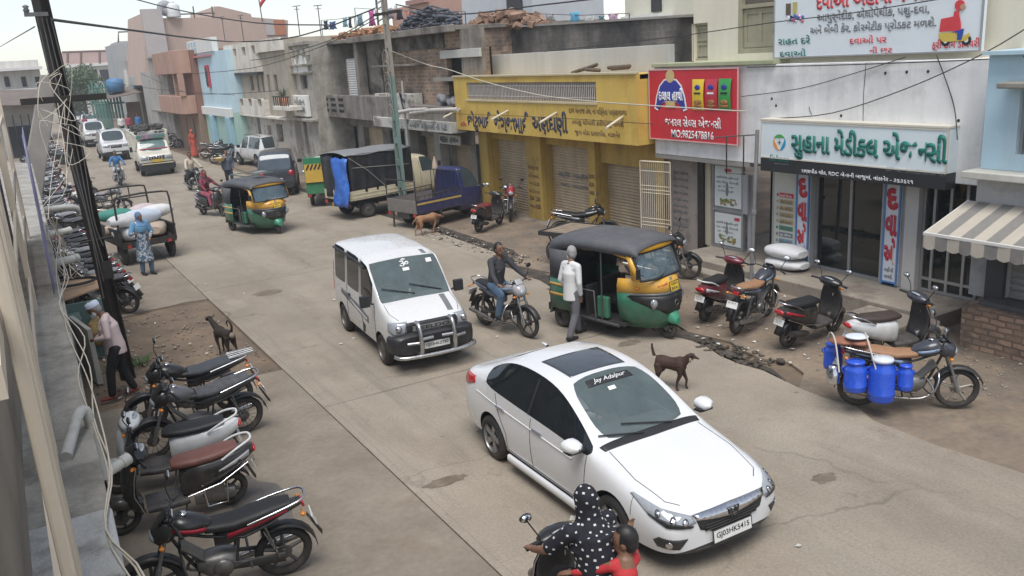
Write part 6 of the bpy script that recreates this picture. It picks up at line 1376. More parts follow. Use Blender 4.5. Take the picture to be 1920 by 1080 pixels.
def van(label, loc, rz):
 t = thing("passenger_van", label, "van", loc, rz); pnt = WHITED
 S = [(1.85, .4, .5, .55, .6, .76, .6, .82, .52, .835), (1.77, .26, .64, .55, .705, .8, .69, .885, .6, .905), (1.4, .23, .69, .57, .73, .95, .715, 1.02, .63, 1.045), (1.16, .22, .69, .6, .735, 1.0, .72, 1.07, .68, 1.1, .95),
   (.86, .22, .69, .62, .737, 1.03, .722, 1.38, .67, 1.42, .95), (.56, .22, .69, .62, .737, 1.05, .72, 1.65, .655, 1.71, .95), (.2, .22, .69, .62, .737, 1.05, .72, 1.71, .655, 1.785, .93), (.1, .22, .69, .62, .737, 1.05, .72, 1.72, .655, 1.79, .93), (-.66, .22, .69, .62, .737, 1.06, .72, 1.735, .655, 1.81, .93), (-.78, .22, .69, .62, .737, 1.06, .72, 1.735, .655, 1.81, .93),
   (-1.5, .23, .69, .62, .735, 1.06, .715, 1.72, .655, 1.79, .93), (-1.7, .26, .68, .62, .725, 1.06, .7, 1.68, .64, 1.745, .93), (-1.8, .32, .62, .62, .69, 1.04, .66, 1.54, .6, 1.59), (-1.83, .38, .55, .62, .62, 1.0, .58, 1.3, .48, 1.34)]
 def reg(i, j):
  if j <= 1: return 4
  if j == 4 and i in (4, 5, 7, 9): return 1
  if j == 6 and i in (3, 4): return 2
  return 0
 bvh, ob = car_shell(t, S, reg, [(1.16, .74, .275, .33), (-1.19, .74, .275, .33)], pnt, (SIDEG, WSG, SIDEG), None, crease=1.0)
 for x in (1.16, -1.19):
  for y in (.64, -.64): car_wheel(t, x, y, .275, .165, steel=True, rimm=pm("rim_steel", (.16, .16, .16), .45, .12, 6, metal=.6, dust=(.2, .17, .14), dust_h=(0, .7)))
 mb = MB(); mb.loft([rr((0, .5), .76*k, hz, 6, 20, x) for x, k, hz in ((1.6, 1.0, .17), (1.8, .99, .19), (1.9, .93, .19), (1.945, .84, .15))]); mb.build("front_bumper", TRIM, t)
 patch(bvh, [(1.85, .45, .86), (1.85, -.45, .86), (1.85, -.5, .7), (1.85, .5, .7)], (-1, 0, 0), "grille", TRIM, t, .006, .012)
 h = bvh.ray_cast(V((3, 0, .76)), V((-1, 0, 0)))[0].x
 mb = MB(); mb.bb(h+.015, h+.03, -.36, .36, .72, .81); pl = mb.build("grille_plate", pm("grille_grey", (.3, .3, .31), .4, .1, 6, metal=.5), t)
 text("FEELDO", INK, t, (h+.032, -.3, .735), (0, 1, 0), NZ, .6, .06, .02, ext=.002)
 for s in (-1, 1):
  patch(bvh, [(1.8, s*.44, .88), (1.7, s*.62, .88), (1.6, s*.7, .87), (1.62, s*.72, .72), (1.75, s*.66, .68), (1.83, s*.46, .7)], (-.8, -.5*s, 0), "headlight", CLEAR, t, .006, .012)
  hh = bvh.find_nearest(V((1.76, s*.57, .78))); mb = MB(); mb.ell(hh[0]+hh[1]*.01, (.05, .06, .06)); mb.build("headlight_bulb", CHROME, t)
  mb = MB(); mb.box((.98, s*.88, 1.13), (.09, .17, .2)); mb.tube([(.95, s*.72, 1.05), (.97, s*.84, 1.1)], .02, 6); mb.build("side_mirror", TRIM, t, .03)
  mb = MB(); seam(bvh, mb, [(.98, s*.8, 1.02), (.95, s*.8, .6), (.82, s*.8, .3)], (0, -s, 0), .006); seam(bvh, mb, [(.15, s*.8, 1.7), (.15, s*.8, 1.0), (.15, s*.8, .28)], (0, -s, 0), .006); seam(bvh, mb, [(-.72, s*.8, 1.7), (-.72, s*.8, .9), (-.8, s*.8, .45)], (0, -s, 0), .006); seam(bvh, mb, [(.82, s*.8, .3), (-.8, s*.8, .3)], (0, -s, 0), .006); seam(bvh, mb, [(1.12, s*.62, 1.6), (1.5, s*.62, 1.6), (1.72, s*.54, 1.6)], (0, 0, -1), .005); mb.build("panel_gaps", INK, t)
  patch(bvh, [(.6, s*.75, .74), (.0, s*.75, .84), (-1.1, s*.75, .92), (-1.12, s*.75, .82), (-.3, s*.75, .72), (.55, s*.75, .6)], (0, -s, 0), "side_graphic", pm("graphic_grey", (.16, .16, .17), .5, .1, 4), t, .003, .002, .12)
  patch(bvh, [(.5, s*.75, .68), (.1, s*.75, .74), (-.55, s*.75, .82), (-.55, s*.75, .79), (0, s*.75, .68), (.45, s*.75, .62)], (0, -s, 0), "side_graphic_inner", pm("graphic_pale", (.45, .45, .46), .5, .1, 4), t, .005, .002, .12)
  patch(bvh, [(.3, s*.75, .5), (.18, s*.75, .55), (.02, s*.75, .3), (.14, s*.75, .28)], (0, -s, 0), "door_graphic", TRIM, t, .003, .002, .12)
  for x in (.28, -.55): mb = MB(); hh = bvh.ray_cast(V((x, s*1.5, .9)), V((0, -s, 0)))[0]; mb.box(hh+V((0, s*.01, 0)), (.13, .03, .035)); mb.build("door_handle", TRIM, t, .01)
  mb = MB(); seam(bvh, mb, [(.46, s*.9, 1.62), (.2, s*.9, 1.66), (-.6, s*.9, 1.68), (-1.5, s*.9, 1.67)], (0, -s, -.1), .03, .02); mb.build("rain_visor", TRIM, t)
  patch(bvh, [(-1.78, s*.66, 1.35), (-1.72, s*.7, 1.35), (-1.72, s*.7, .75), (-1.78, s*.68, .75)], (.5, -.8*s, 0), "tail_light", REDL, t, .004, .01)
 patch(bvh, [(1.7, .36, .95), (1.7, .46, .95), (1.2, .5, 1.1), (1.2, .4, 1.1)], (0, 0, -1), "bonnet_stripe", pm("graphic_grey", (.16, .16, .17)), t, .003, .002)
 patch(bvh, [(.5, .42, 1.7), (.5, .5, 1.7), (.3, .5, 1.8), (.3, .42, 1.8)], (0, 0, -1), "roof_stripe", pm("graphic_grey", (.16, .16, .17)), t, .003, .002)
 mb = MB()
 for s in (-1, 1): mb.tube(smoothpts([(1.93, s*.3, .33), (2.06, s*.3, .36), (2.08, s*.3, .6), (2.02, s*.3, .84), (1.88, s*.3, .87)], 3), .038, 8)
 mb.tube(smoothpts([(1.9, .72, .35), (2.05, .6, .34), (2.09, 0, .33), (2.05, -.6, .34), (1.9, -.72, .35)], 4), .035, 8)
 for s in (-1, 1): mb.tube([(2.07, s*.3, .62), (2.05, s*.08, .62)], .028, 7); mb.tube([(2.06, s*.3, .56), (2.0, s*.52, .56)], .026, 7)
 mb.build("bull_bar", pm("brushed_steel", (.5, .5, .49), .3, .08, 8, metal=.9), t)
 plate_on(t, (2.0, 0, .48), (0, 1, 0), (0, 0, 1), .46, .11, "GJ03HKZ760")
 mb = MB()
 for a, b in (((1.12, .5), (.98, -.05)), ((1.12, .0), (.98, -.56))):
  p0 = bvh.ray_cast(V((a[0], a[1], 2)), V((0, 0, -1)))[0]; p1 = bvh.ray_cast(V((b[0], b[1], 2)), V((0, 0, -1)))[0]; mb.tube([p0+V((0, 0, .02)), p1+V((.01, 0, .03))], .01, 5)
 mb.build("wiper", INK, t)
 c = bvh.ray_cast(V((.68, .0, 3)), V((0, 0, -1)))[0]; text("ૐ", WHITEP, t, c+V((.02, -.09, -.02)), (0, 1, 0), (-.66, 0, .75), .18, .17, .02, ext=.001)
 mb = MB(); mb.box(c+V((.07, .0, -.06)), (.06, .12, .006), (0, .85, 0)); cc = bvh.ray_cast(V((.66, .47, 3)), V((0, 0, -1)))[0]; mb.build("windshield_sticker", WHITEP, t); mb = MB(); mb.box(cc+V((0, 0, .01)), (.08, .1, .006), (0, .85, 0)); mb.build("windshield_sticker", WHITEP, t)
 mb = MB(); mb.loft([rr((0, .95), .66, .12, 4, 12, 1.05), rr((0, .97), .66, .12, 4, 12, .8), rr((0, .88), .64, .14, 4, 12, .66)]); mb.build("dashboard", pm("dash_grey", (.07, .07, .07), .7, .1, 5), t)
 for y in (-.32, .32): mb = MB(); mb.loft([rr((y, .78), .22, .08, 3, 12, .35), rr((y, .78), .23, .09, 3, 12, -.05)]); mb.loft([[V((x+.05*sin(a), y+.22*cos(a), z)) for a in [2*P*k/12 for k in range(12)]] for x, z in ((-.06, .78), (-.14, 1.1), (-.18, 1.38))]); mb.build("seat", pm("seat_beige", (.12, .11, .1)), t)
 mb = MB(); mb.torus((0, 0, 0), .18, .015, 'x', 20, 6); m4 = Matrix.Rotation(-.9, 3, 'Y'); mb.v = [tuple(m4@V(v)+V((.62, -.32, 1.12))) for v in mb.v]; mb.build("steering_wheel", INK, t)
 mb = MB(); mb.lathe([(.03, 0), (.04, .03), (.015, .06), (.03, .1), (0, .13)], (.85, -.0, 1.07)); mb.build("dash_ornament", pm("ornament", (.5, .45, .35), .5, .2, 9), t)
 return t
van("white passenger van with grey side stripes and a steel bull bar", (5.9, 14.6, 0), R(-94.2))
def boxcar(label, loc, rz, paintm, dims=(4.2, 1.75, 1.75), hood=.95, wbase=2.6, rearwin=True, cat="car", name="suv_car", trimlow=True, plate=None, extras=None, wr=.34, gl=None):
 Lh, Wd, H = dims; w = Wd/2; t = thing(name, label, cat, loc, rz); f = Lh/2; b = -Lh/2; bel = .58*H; hz = .6*H; gl = gl or glass("mid_glass", (.05, .065, .07), 1, .04)
 cx = f-hood; zb = .3
 S = [(f, zb+.1, w*.7, .55, w*.84, hz-.14, w*.83, hz-.06, w*.7, hz-.05), (f-.08, zb, w*.86, .55, w*.95, hz-.08, w*.94, hz-.02, w*.8, hz), (f-.4, zb, w*.93, .58, w, hz-.03, w*.97, hz+.03, w*.85, hz+.05), (cx, zb, w*.93, .6, w, bel, w*.97, hz+.08, w*.86, hz+.1),
   (cx-.32, zb, w*.93, .62, w, bel, w*.97, H*.82, w*.83, H*.85), (cx-.6, zb, w*.93, .62, w, bel+.01, w*.97, H-.1, w*.78, H-.03), (cx-1.2, zb, w*.93, .62, w, bel+.01, w*.97, H-.06, w*.78, H), (cx-1.3, zb, w*.93, .62, w, bel+.01, w*.97, H-.06, w*.78, H), (b+.55, zb, w*.93, .62, w, bel+.02, w*.96, H-.07, w*.78, H-.02), (b+.3, zb, w*.92, .62, w*.99, bel+.02, w*.95, H-.1, w*.78, H-.06), (b+.1, zb, w*.9, .62, w*.97, bel, w*.92, H*.84, w*.76, H*.86), (b+.02, zb+.04, w*.86, .62, w*.93, bel-.04, w*.88, bel+.04, w*.74, bel+.06), (b, zb+.1, w*.76, .62, w*.84, bel-.2, w*.8, bel-.12, w*.66, bel-.1)]
 def reg(i, j):
  if j <= (1 if trimlow else 0): return 4
  if j == 4 and i in (4, 5, 7, 8): return 1
  if j == 6 and i in (3, 4): return 2
  if j in (5, 6) and i in (9, 10) and rearwin: return 3
  return 0
 fx, rx = wbase/2+.05, -wbase/2+.05
 bvh, ob = car_shell(t, S, reg, [(fx, w, wr, wr*1.17), (rx, w, wr, wr*1.17)], paintm, (gl, gl, gl), None, crease=.8)
 for x in (fx, rx):
  for y in (w-.1, -w+.1): car_wheel(t, x, y, wr, .2)
 for s in (-1, 1):
  patch(bvh, [(f, s*w*.4, hz-.08), (f-.1, s*w*.85, hz-.06), (f-.12, s*w*.9, hz-.22), (f, s*w*.45, hz-.24)], (-1, 0, 0), "headlight", CLEAR, t, .006, .012, .15)
  patch(bvh, [(b, s*w*.62, bel), (b, s*w*.9, bel), (b, s*w*.9, bel-.22), (b, s*w*.6, bel-.18)], (1, 0, 0), "tail_light", REDL, t, .006, .012, .15)
  mb = MB(); mb.box((cx-.3, s*(w+.12), bel+.1), (.1, .2, .15)); mb.build("side_mirror", TRIM, t, .03)
  mb = MB(); seam(bvh, mb, [(cx-.18, s*2, bel), (cx-.22, s*2, .35)], (0, -s, 0), .007); seam(bvh, mb, [(cx-1.25, s*2, bel), (cx-1.25, s*2, .35)], (0, -s, 0), .007); seam(bvh, mb, [(b+.9, s*2, bel), (b+1.0, s*2, .7)], (0, -s, 0), .007); mb.build("panel_gaps", INK, t)
 patch(bvh, [(f, w*.38, hz-.1), (f, -w*.38, hz-.1), (f, -w*.36, hz-.28), (f, w*.36, hz-.28)], (-1, 0, 0), "grille", TRIM, t, .006, .012, .15)
 for z in (hz-.14, hz-.2): mb = MB(); seam(bvh, mb, [(f+1, w*.36, z), (f+1, -w*.36, z)], (-1, 0, 0), .012, .012); mb.build("grille_slat", CHROME, t)
 mb = MB(); mb.loft([rr((0, .48), w*k, .13, 5, 16, x) for x, k in ((f-.3, 1.0), (f+.02, .95), (f+.08, .8))]); mb.build("front_bumper", TRIM if trimlow else paintm, t)
 mb = MB(); mb.loft([rr((0, .48), w*k, .13, 5, 16, x) for x, k in ((b+.3, 1.0), (b-.02, .95), (b-.07, .8))]); mb.build("rear_bumper", TRIM if trimlow else paintm, t)
 plate_on(t, (f+.09, 0, .5), (0, 1, 0), NZ, .46, .11, "GJ 36 R 2710", plate); plate_on(t, (b-.06, 0, .72), (0, -1, 0), NZ, .46, .11, "GJ 03 B 7714", plate)
 if extras: extras(t, bvh, f, b, w, H)
 return t
def roofrails(t, bvh, f, b, w, H):
 for s in (-1, 1): mb = MB(); mb.tube(smoothpts([(f-1.6, s*w*.74, H-.06), (f-1.75, s*w*.74, H+.03), (b+.6, s*w*.74, H+.03), (b+.45, s*w*.74, H-.06)], 3), .02, 6); mb.build("roof_rail", GREYM, t)
# ================= auto rickshaws =================
RKG = pm("rickshaw_green", (.012, .15, .085), .35, .1, 5, coat=.3, dust=(.2, .17, .13), dust_h=(.1, 1.3))
RKY = pm("rickshaw_yellow", (.68, .36, .03), .35, .08, 5, coat=.3, dust=(.4, .3, .18), dust_h=(.5, 1.6))
RKC = pm("rickshaw_canvas", (.085, .087, .095), .6, .15, 5, bump=.3, bscale=12, col2=(.12, .115, .105), amt2=(.5, .75), sc2=2.5)  # black canvas coloured greyer to stand for sky reflected on it
def rickshaw(label, loc, rz, rack=False, closed=False):
 t = thing("auto_rickshaw", label, "auto rickshaw", loc, rz)
 def cowl(levels, n=10):
  rows = []
  for z, w, f, xs, p in levels: rows.append([V((f-(f-xs)*abs(k/n)**p, w*(k/n if abs(k) < n else math.copysign(1, k)), z)) for k in range(-n, n+1)])
  return rows
 lv = [(.22, .4, 1.0, .42, 2.6), (.4, .56, 1.12, .38, 2.8), (.62, .62, 1.17, .38, 3.0), (.86, .63, 1.14, .38, 3.0)]
 mb = MB(); mb.grid(cowl(lv)); mb.build("front_cowl", RKG, t, solid=.02)
 mb = MB(); mb.grid(cowl([(.86, .632, 1.145, .38, 3), (.98, .63, 1.1, .38, 3), (1.1, .62, 1.03, .4, 3)])); mb.build("yellow_band", RKY, t, solid=.022)
 mb = MB()
 for z, w, f, r in ((.84, .64, 1.16, .022),): mb.tube([V((f-(f-.4)*abs(k/10)**3, w*k/10, z)) for k in range(-9, 10)], r, 6)
 mb.build("cowl_moulding", pm("moulding_grey", (.12, .12, .13), .4, .1, 6), t)
 mb = MB(); rows = []
 for z, a in ((.5, .2), (.62, .42), (.74, .55), (.81, .58)): rows.append([V((1.185-(1.185-.38)*abs(a*k/6/.63)**3-(.03 if z < .55 else 0), a*k/6, z)) for k in range(-6, 7)])
 mb.grid(rows); pl = mb.build("lamp_panel", BLACKP, t, solid=.02)
 mb = MB(); mb.torus((1.205, 0, .66), .05, .009, 'x', 18, 5); mb.build("emblem", GREYM, pl)
 for s in (-1, 1):
  mb = MB(); mb.ell((1.0, s*.38, .69), (.06, .08, .08)); mb.build("headlight", CLEAR, t)
  mb = MB(); mb.torus((1.02, s*.38, .69), .08, .014, 'x', 18, 6); mb.build("headlight_ring", CHROME, t)
  mb = MB(); mb.ell((.75, s*.53, .95), (.04, .05, .03)); mb.build("indicator", AMBER, t)
  mb = MB(); mb.tube([(.95, s*.62, 1.2), (.98, s*.74, 1.25)], .01, 5); mb.box((.96, s*.77, 1.26), (.03, .1, .16)); mb.build("mirror", BLACKP, t, .012)
 top = [(1.1, .6, 1.03, 3), (1.3, .6, .93, 3), (1.52, .58, .8, 3)]
 def edge(z, w, f, p, k): return V((f-(f-.42)*abs(k)**p*.25, w*k, z))
 mb = MB(); mb.grid([[edge(z, w*.93, f, p, k/8) for k in range(-8, 9)] for z, w, f, p in top]); mb.build("windshield", glass("rickshaw_glass", (.1, .15, .18), .7, .03), t)
 mb = MB(); fr = [edge(*top[0], k/8) for k in range(-8, 9)]+[edge(*top[1], 1)]+[edge(*top[2], k/8) for k in range(8, -9, -1)]+[edge(*top[1], -1)]
 mb.tube(fr+[fr[0]], .022, 6); mb.build("windshield_frame", INK, t)
 mb = MB(); mb.grid([[edge(z, w, f, 3, k/8) for k in range(-8, 9)] for z, w, f in ((1.53, .6, .82), (1.6, .6, .79), (1.63, .58, .74))]); mb.build("yellow_visor", RKY, t, solid=.02)
 for s in (-1, 1): mb = MB(); mb.grid([[V((x, s*y, z)) for x, y, z in ((.88, .625, 1.1), (.8, .625, 1.3), (.66, .61, 1.53))], [V((x, s*y, z)) for x, y, z in ((.72, .635, 1.1), (.68, .635, 1.3), (.58, .62, 1.53))]]); mb.build("front_pillar", RKY, t, solid=.025)
 mb = MB(); mb.tube([(1.05, -.3, 1.12), (.98, 0, 1.16), (.93, .3, 1.22)], .008, 5); mb.build("wiper", INK, t)
 plate_on(t, (1.14, .02, .93), (0, 1, 0), (-.25, 0, 1), .24, .15, "GJ03|BX41", PLATEY, 2)
 mb = MB(); mb.box((1.08, 0, 1.05), (.02, .07, .08)); mb.build("fitness_tag", pm("tag_cream", (.5, .45, .3), .5, .1, 6), t)
 text("જય માતાજી", REDP, t, (1.105, -.42, .975), (0, 1, 0), (-.3, 0, 1), .3, .045, .01)
 mb = MB(); rows = []
 for x, zt, w, drop in ((.82, 1.6, .6, .1), (.7, 1.66, .63, .16), (.3, 1.7, .655, .2), (-.3, 1.72, .66, .2), (-.8, 1.7, .66, .22), (-1.15, 1.62, .64, .24), (-1.25, 1.5, .62, .26)):
  r_ = [V((x, -w, zt-drop)), V((x, -w-.005, zt-.1)), V((x, -w*.93, zt-.035)), V((x, -w*.6, zt)), V((x, 0, zt+.015)), V((x, w*.6, zt)), V((x, w*.93, zt-.035)), V((x, w+.005, zt-.1)), V((x, w, zt-drop))]; rows.append(r_)
 mb.grid(rows); mb.build("canvas_roof", RKC, t, solid=.02)
 mb = MB(); rows = []
 for z, x in ((1.52, -1.26), (1.25, -1.31), (.95, -1.33)): rows.append([V((x+.14*(abs(k/6)**4), .63*k/6, z)) for k in range(-6, 7)])
 mb.grid(rows); mb.build("canvas_back", RKC, t, solid=.02)
 for s in (-1, 1):
  mb = MB(); mb.grid([[V((-1.2, s*.645, z)), V((-.95, s*.66, z)), V((x, s*.66, z))] for z, x in ((.93, -.66), (1.2, -.62), (1.44, -.5))]); mb.build("canvas_side", RKC, t, solid=.018)
  mb = MB(); mb.grid([[V((x, s*y, z)) for x, y in ((-1.3, .5), (-1.22, .63), (-.9, .655), (-.6, .655))] for z in (.36, .62, .93)]); mb.build("rear_quarter", RKG, t, solid=.02)
  for z in (.78, .6): mb = MB(); mb.grid([[V((x, s*y, zz)) for x, y in ((-1.312, .5), (-1.232, .643), (-.9, .668), (-.6, .668))] for zz in (z, z+.05)]); mb.build("yellow_stripe", RKY, t, solid=.006)
  mb = MB(); mb.tube([(-.62, s*.62, .3), (.4, s*.62, .27)], .03, 6); mb.tube([(-.6, s*.64, .8), (-.15, s*.64, .8), (-.12, s*.64, .3)], .016, 6); mb.tube([(.02, s*.63, .3), (.03, s*.63, 1.5)], .014, 6); mb.build("side_rail", pm("rail_dark", (.06, .06, .06), .5, .1, 6), t)
  mb = MB(); mb.bb(-.12, .14, s*.56-.05, s*.56+.05, .34, .72); mb.build("side_box", RKG, t, .03)
  mb = MB(); mb.tube([(.6, s*.6, 1.45), (.2, s*.625, 1.53), (-.4, s*.63, 1.52)], .022, 6); mb.build("roof_beam", RKY if s < 0 else DARKM, t)
  mb = MB(); mb.lathe([(.0, s*.5), (.2, s*.5), (.21, s*.55)], (-1.0, 0, .2), 'y', 20, False); w_ = mb.build("wheel", GREYM, t); mb = MB(); mb.torus((-1.0, s*.55, .2), .155, .05, 'y', 26, 8, 1.3); mb.build("tyre", RUBBER, w_)
  mb = MB(); mb.grid([[V((-1.0+.27*cos(R(a)), s*y, .2+.26*sin(R(a)))) for y in (.44, .64)] for a in range(10, 175, 20)]); mb.build("rear_mudguard", RKG, t, solid=.012)
 mb = MB(); mb.bb(-1.3, .5, -.58, .58, .26, .31); mb.bb(-1.28, -1.22, -.6, .6, .3, .93); mb.build("floor", DARKM, t)
 mb = MB(); mb.bb(-1.15, -.65, -.57, .57, .48, .62); mb.bb(-1.2, -1.06, -.57, .57, .6, 1.05); mb.build("passenger_seat", SEATB, t, .05)
 mb = MB(); mb.bb(-.3, .1, -.3, .3, .5, .64); mb.bb(-.32, -.25, -.3, .3, .62, .95); mb.build("driver_seat", SEATB, t, .04)
 mb = MB(); mb.bb(-.42, -.36, -.57, .57, .3, .85); mb.build("partition", DARKM, t, .01)
 mb = MB(); mb.tube([(.75, 0, .5), (.62, 0, 1.0)], .03, 7); mb.tube([(.55, .3, 1.0), (.62, .0, 1.02), (.55, -.3, 1.0)], .016, 6); mb.build("handlebar", DARKM, t)
 w_ = wheel(t, 1.0, .2, .05, 'alloy', GREYM, 6)
 mb = MB(); mb.loft([rr((0, .33), .05, .05, 2.5, 14, .72), rr((0, .42), .13, .11, 2.6, 14, .82), rr((0, .45), .15, .13, 2.6, 14, 1.0), rr((0, .41), .14, .12, 2.6, 14, 1.15), rr((0, .34), .06, .06, 2.5, 14, 1.24)]); mb.build("front_mudguard", pm("mudguard_green", (.05, .27, .16), .4, .1, 5, coat=.3), t)
 mb = MB()
 for s in (-1, 1): mb.tube([(1.0, s*.09, .2), (.95, s*.07, .42)], .022, 6)
 mb.build("fork", DARKM, t)
 mb = MB(); mb.bb(-1.34, -1.3, -.6, .6, .28, .42); mb.build("rear_bumper", DARKM, t, .015)
 for s in (-1, 1): mb = MB(); mb.box((-1.33, s*.5, .6), (.03, .12, .1)); mb.build("tail_light", REDL, t, .01)
 if rack:
  mb = MB()
  for x in (-.7, .3): mb.tube([(x, -.5, 1.72), (x, -.5, 1.86), (x, .5, 1.86), (x, .5, 1.72)], .015, 5)
  for y in (-.5, 0, .5): mb.tube([(-.7, y, 1.86), (.3, y, 1.86)], .015, 5)
  mb.build("roof_rack", pm("rack_green", (.1, .14, .12), .6, .15, 6), t); mb = MB(); mb.box((0.1, .1, 1.9), (.3, .4, .05)); mb.build("roof_tray", pm("tray_grey", (.25, .25, .24), .7, .1, 5), t)
 return t
rickshaw("yellow fronted auto rickshaw with canvas roof parked by the drain", (9.46, 12.3, 0), R(-76)).scale = (1, 1, 1.07)
rickshaw("green auto rickshaw with a roof rack driving up the road beyond the white van", (6.98, 28.15, 0), R(-77), True)
# ================= tarpaulin truck =================
CRM = pm("truck_cream", (.6, .54, .38), .4, .06, 4, coat=.3, dust=(.25, .21, .16), dust_h=(.2, 1.4))
def cab(t, x0, L, w, H, paintm, zb=.45, gl=None, windows=True):
 0
 f = x0+L; h = w; gl = gl or glass("mid_glass", (.05, .065, .07), 1, .04)
 S = [(f, zb+.05, h*.8, zb+.35, h*.9, zb+.62, h*.86, zb+.68, h*.7, zb+.69), (f-.12, zb, h*.94, zb+.35, h*.97, zb+.68, h*.95, zb+.74, h*.8, zb+.76), (f-.2, zb, h*.96, zb+.35, h, zb+.72, h*.97, zb+.82, h*.84, zb+.84), (f-.38, zb, h*.96, zb+.35, h, zb+.74, h*.97, H*.84, h*.82, H*.87), (f-.62, zb, h*.96, zb+.35, h, zb+.75, h*.97, H-.1, h*.78, H-.03), (x0+.35, zb, h*.96, zb+.35, h, zb+.75, h*.97, H-.07, h*.78, H), (x0+.22, zb, h*.96, zb+.35, h, zb+.75, h*.97, H-.07, h*.78, H), (x0+.04, zb, h*.95, zb+.35, h*.99, zb+.75, h*.96, H-.1, h*.77, H-.03), (x0, zb+.05, h*.9, zb+.35, h*.94, zb+.75, h*.9, H-.2, h*.72, H-.13)]
 def reg(i, j):
  if j == 4 and i in (3, 4): return 1
  if j == 6 and i in (2, 3): return 2
  return 4 if j == 0 else 0
 bvh, o = car_shell(t, S, reg, None, paintm, (gl, gl, gl), None, crease=.8)
 for s in (-1, 1):
  mb = MB(); seam(bvh, mb, [(x0+.3, s*2, H-.2), (x0+.3, s*2, zb+.2)], (0, -s, 0), .007); seam(bvh, mb, [(f-.3, s*2, zb+.8), (f-.35, s*2, zb+.15)], (0, -s, 0), .007); mb.build("panel_gaps", INK, t)
  mb = MB(); mb.tube([(f-.35, s*w, zb+.9), (f-.3, s*(w+.12), zb+.95)], .012, 5); mb.box((f-.3, s*(w+.17), zb+.97), (.04, .12, .18)); mb.build("side_mirror", TRIM, t, .015)
  patch(bvh, [(f, s*h*.5, zb+.45), (f, s*h*.82, zb+.47), (f, s*h*.82, zb+.3), (f, s*h*.5, zb+.3)], (-1, 0, 0), "headlight", CLEAR, t, .005, .012, .15)
 return bvh
t = thing("tarpaulin_truck", "cream light truck with black tarpaulin body and blue sheet at the tail", "truck", (11.35, 28.45, 0), R(12))
cab(t, .95, 1.3, .78, 1.85, CRM, .5)
mb = MB(); mb.bb(-1.75, .88, -.8, .8, .62, .68); mb.build("bed_floor", DARKM, t)
mb = MB()
for y in (-.8, .8):
 mb.bb(-1.75, .88, y-.015, y+.015, .66, .98)
 for z in (.74, .86): mb.bb(-1.75, .88, y-.024, y+.024, z-.02, z+.02)
mb.bb(-1.78, -1.75, -.8, .8, .66, .98); mb.build("bed_sides", CRM, t, .006)
TARP = pm("black_tarp", (.026, .026, .029), .5, .3, 3, bump=.9, bscale=5)
def fold(mb, x0, x1, y, z0, z1, n=26, amp=.03, seed=1, axis='x'):
 rnd = random.Random(seed); ph = [rnd.uniform(0, 6) for _ in range(4)]
 mb.grid([[V((x0+(x1-x0)*k/n, y+amp*(sin(k*1.3+ph[0]+z*1.2)+.6*sin(k*2.1+ph[1]-z*2))*(1-.6*(z-z0)/(z1-z0)), z)) if axis == 'x' else V((y+amp*(sin(k*1.3+ph[0]+z)+.6*sin(k*2.1+ph[1])), x0+(x1-x0)*k/n, z)) for k in range(n+1)] for z in [z0+(z1-z0)*q/8 for q in range(9)]])
for y, sd in ((-.79, 1), (.79, 2)): mb = MB(); fold(mb, -1.7, .86, y, .9, 2.18, 30, .03, sd); mb.build("tarp_side", TARP, t, solid=.01)
mb = MB(); fold(mb, -.78, .78, .86, .9, 2.2, 14, .02, 3, 'y'); mb.build("tarp_front", TARP, t, solid=.01)
mb = MB(); mb.grid([[V((x, y, 2.26-.1*(abs(y)/.82)**2+.02*sin(x*5+y*3))) for y in [-.84+.21*k for k in range(9)]] for x in [-1.85+.2*k for k in range(14)]]); mb.build("tarp_roof", pm("tarp_grey", (.2, .205, .21), .6, .12, 2, bump=.4, bscale=5), t, solid=.02)
mb = MB()
for s in (-1, 1): mb.tube([(-1.7, s*.82, 2.1), (-1.0, s*.83, 1.6), (-.3, s*.82, .95)], .012, 5); mb.tube([(-1.6, s*.83, 1.75), (.7, s*.83, 1.6)], .01, 5)
mb.build("rope", pm("rope_grey", (.3, .28, .25), .9, .1, 9), t)
BLT = pm("blue_tarp", (.03, .13, .5), .5, .12, 4, bump=.6, bscale=8, col2=(.12, .25, .6), amt2=(.5, .7), sc2=4)
mb = MB(); rows = []
for q in range(12):
 z = 2.08-q*.145; rows.append([V((-1.83-.05*sin(k*1.4+q*.7)-.012*q, -.95+k*.19*(1-.01*q), z+.03*sin(k*2+q))) for k in range(6)])
mb.grid(rows); mb.build("blue_sheet", BLT, t, solid=.015)
mb = MB(); fold(mb, -.0, .78, -1.8, .75, 2.15, 8, .03, 5, 'y'); mb.build("tarp_back", TARP, t, solid=.01)
for x in (1.55, -1.05):
 for y in (.66, -.66): car_wheel(t, x, y, .3, .17, steel=True, rimm=pm("rim_steel", (.16, .16, .16)))
mb = MB()
for s in (-1, 1): mb.bb(-1.7, 1.6, s*.4-.05, s*.4+.05, .4, .55); mb.grid([[V((-1.05+.4*cos(R(a)), s*y, .3+.4*sin(R(a)))) for y in (.56, .8)] for a in range(15, 170, 22)])
mb.bb(-1.8, -1.74, -.78, .78, .42, .52); mb.build("chassis", DARKM, t)
for s in (-1, 1): mb = MB(); mb.box((-1.81, s*.68, .56), (.03, .16, .1)); mb.build("tail_light", REDL, t)
plate_on(t, (-1.815, .1, .5), (0, -1, 0), NZ, .4, .1, "GJ 03 W 8105", PLATEY)
